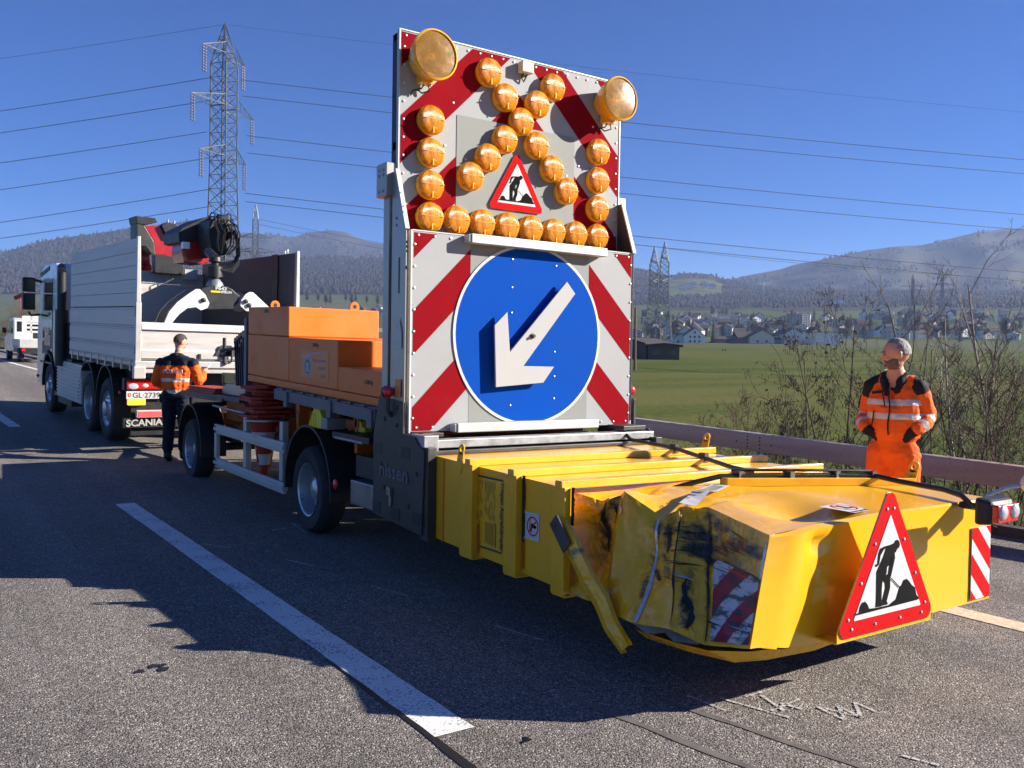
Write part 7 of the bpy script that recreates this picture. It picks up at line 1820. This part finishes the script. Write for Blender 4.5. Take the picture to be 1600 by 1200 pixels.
# the rest of the village: small houses nothing tells apart
rd = random.Random(21)
def s_of(d):
    for k in range(4):
        if d <= DR[k+1]: return k+(d-DR[k])/(DR[k+1]-DR[k])
    return 4
def ground_v(u, d):
    s = s_of(d); k = min(3, int(s)); return lerp(vrow(u,k), vrow(u,k+1), s-k)
for i in range(215):
    u = rd.uniform(985, 1600) if i < 200 else rd.uniform(470, 610); d = rd.uniform(640, 1330) if i < 200 else rd.uniform(1000,1280)
    if i < 200 and 1150 < u < 1330 and d > 1150: d -= 350
    dens = .55+.45*math.sin((u-1010)*.018)
    if i < 200 and u > 1240 and rd.random() < .25: u = rd.uniform(1380, 1540)
    w_ = rd.uniform(7, 12); h_ = rd.uniform(3.2, 7); 
    house(u, ground_v(u,d)+.5, d, w_, rd.uniform(7,11), h_, rd.uniform(2,3.6), 'small pale house among many in the hazy village' if i < 200 else 'tiny pale farmhouse on the meadow above the orange blocks', yaw=rd.choice((0,R(90),R(20),R(-25),R(70))), wall=rd.choice(('wall_white','wall_white','wall_cream','wall_grey','wall_grey','wall_wood')), roof=rd.choice(('roof_dark','roof_dark','roof_red')), group='small village houses' if i < 200 else 'meadow farmhouses', detail=False)
for u, v, d in ((1066,452,2000),(1078,449,2050),(1047,439,2250),(1082,447,2100),(1100,446,2150),(1112,449,2100),(1300,478,1750),(1312,476,1750),(1376,492,1300),(1228,437,4200)):
    house(u, v, d, 16, 12, 6, 4, 'white farmhouse speck on the hillside above the village', detail=False, group='hillside farmhouses')
# village and field-edge trees, each its own
def treelet(u, vb, d, h, con, label, group):
    o = at(u, vb, d); T_ = thing('conifer_tree' if con else 'bare_tree', o, label, 'tree', group); rd2 = random.Random(int(u*7+d)); m = MB()
    m.tube([(0,0,-1),(0,0,h*.4),(0,0,h*.85)], [h*.022,h*.016,h*.004], 5); m.build('trunk', 'bark', T_, recalc=False); m = MB()
    if con:
        for k in range(7):
            z = h*(.10+.125*k); r = h*.20*(1-k/7.6)
            for j in range(9):
                a = j*.698+k; e = r*rd2.uniform(.7,1.15); p = V((math.cos(a)*e, math.sin(a)*e, z-h*.05)); s = V((-math.sin(a),math.cos(a),0))*r*.38
                m.add([V((0,0,z+h*.12)), p-s, p+s], [(0,1,2)])
    else:
        for j in range(90):
            a = rd2.uniform(0,6.28); t = rd2.uniform(.25,1); r = h*.28*math.sin(math.pi*min(1,t*.9))*rd2.uniform(.3,1)
            p = V((0,0,h*t*.6)); e = V((math.cos(a)*r, math.sin(a)*r, h*min(1,t*1.02))); m.bar(p.lerp(e,.2), e, h*.011, h*.011)
            m.bar(e, e+V((rd2.gauss(0,.06),rd2.gauss(0,.06),.08))*h, h*.008, h*.008); m.bar(p.lerp(e,.7), p.lerp(e,.7)+V((rd2.gauss(0,.08),rd2.gauss(0,.08),.05))*h, h*.008, h*.008)
    m.build('crown', 'conifer' if con else 'bare_wood', T_, recalc=False)
for i in range(110):
    u = rd.uniform(990, 1600); d = rd.uniform(610, 1250); con = rd.random() < .4
    treelet(u, ground_v(u,d)+.5, d, rd.uniform(8,15), con, 'dark conifer between the hazy village houses' if con else 'leafless tree between the hazy village houses', 'village conifers' if con else 'leafless village trees')
treelet(1114,538,600,15,True,'broad dark conifer in the front row right of the tall farmhouse',None); treelet(1131,532,660,13,True,'narrower conifer just behind the front row sheds',None)
for i, u in enumerate((480,497,509,516,540,549,556,573,590)):
    treelet(u, rd.uniform(468,478), 1150, rd.uniform(9,17), i % 3 == 0, ('dark conifer' if i % 3 == 0 else 'leafless tree')+' on the meadow strip above the orange blocks', 'meadow trees with needles' if i % 3 == 0 else 'leafless meadow trees')
# two walkers far out in the field
for u, lab in ((1129,'left of two tiny walkers far out in the field'),(1133,'right of two tiny walkers far out in the field')):
    o = at(u, 554, 265); W_ = thing('person', o, lab, 'person'); m = MB()
    m.tube([(-.10,0,.05),(-.10,0,.85),(-.05,0,.95)], [.07,.10,.12], 8); m.tube([(.12,.1,.05),(.10,0,.85),(.05,0,.95)], [.07,.10,.12], 8); m.tube([(0,0,.9),(0,0,1.2),(0,0,1.48)], [.17,.2,.12], 10)
    m.tube([(-.2,0,1.42),(-.27,.05,1.1),(-.24,.12,.85)], [.07,.06,.05], 8); m.tube([(.2,0,1.42),(.27,.02,1.1),(.25,-.05,.85)], [.07,.06,.05], 8); m.tube([(0,0,1.45),(0,0,1.56)], .06, 8); m.ball((0,0,1.66), (.085,.1,.125), 12, 8)
    m.build('body', 'cloth_black', W_, smooth=0)
# ---------------------------------------------------------------- valley haze: one even box of air round everything
HZ = MB(); HZ.box(-2500, 6200, -300, 5600, -40, 720)
hz = HZ.build('haze', 'asphalt')
hm_ = bpy.data.materials.new('haze_air'); hm_.use_nodes = True
_nt = hm_.node_tree
for n_ in list(_nt.nodes):
    if n_.type == 'BSDF_PRINCIPLED': _nt.nodes.remove(n_)
pv = _nt.nodes.new('ShaderNodeVolumePrincipled'); pv.inputs['Color'].default_value = (.48,.63,1.0,1); pv.inputs['Density'].default_value = 1.1e-4; pv.inputs['Anisotropy'].default_value = .1
_nt.links.new(pv.outputs[0], _nt.nodes['Material Output'].inputs['Volume'])
hz.data.materials.clear(); hz.data.materials.append(hm_); hz['kind'] = 'stuff'
hz.display_type = 'WIRE'
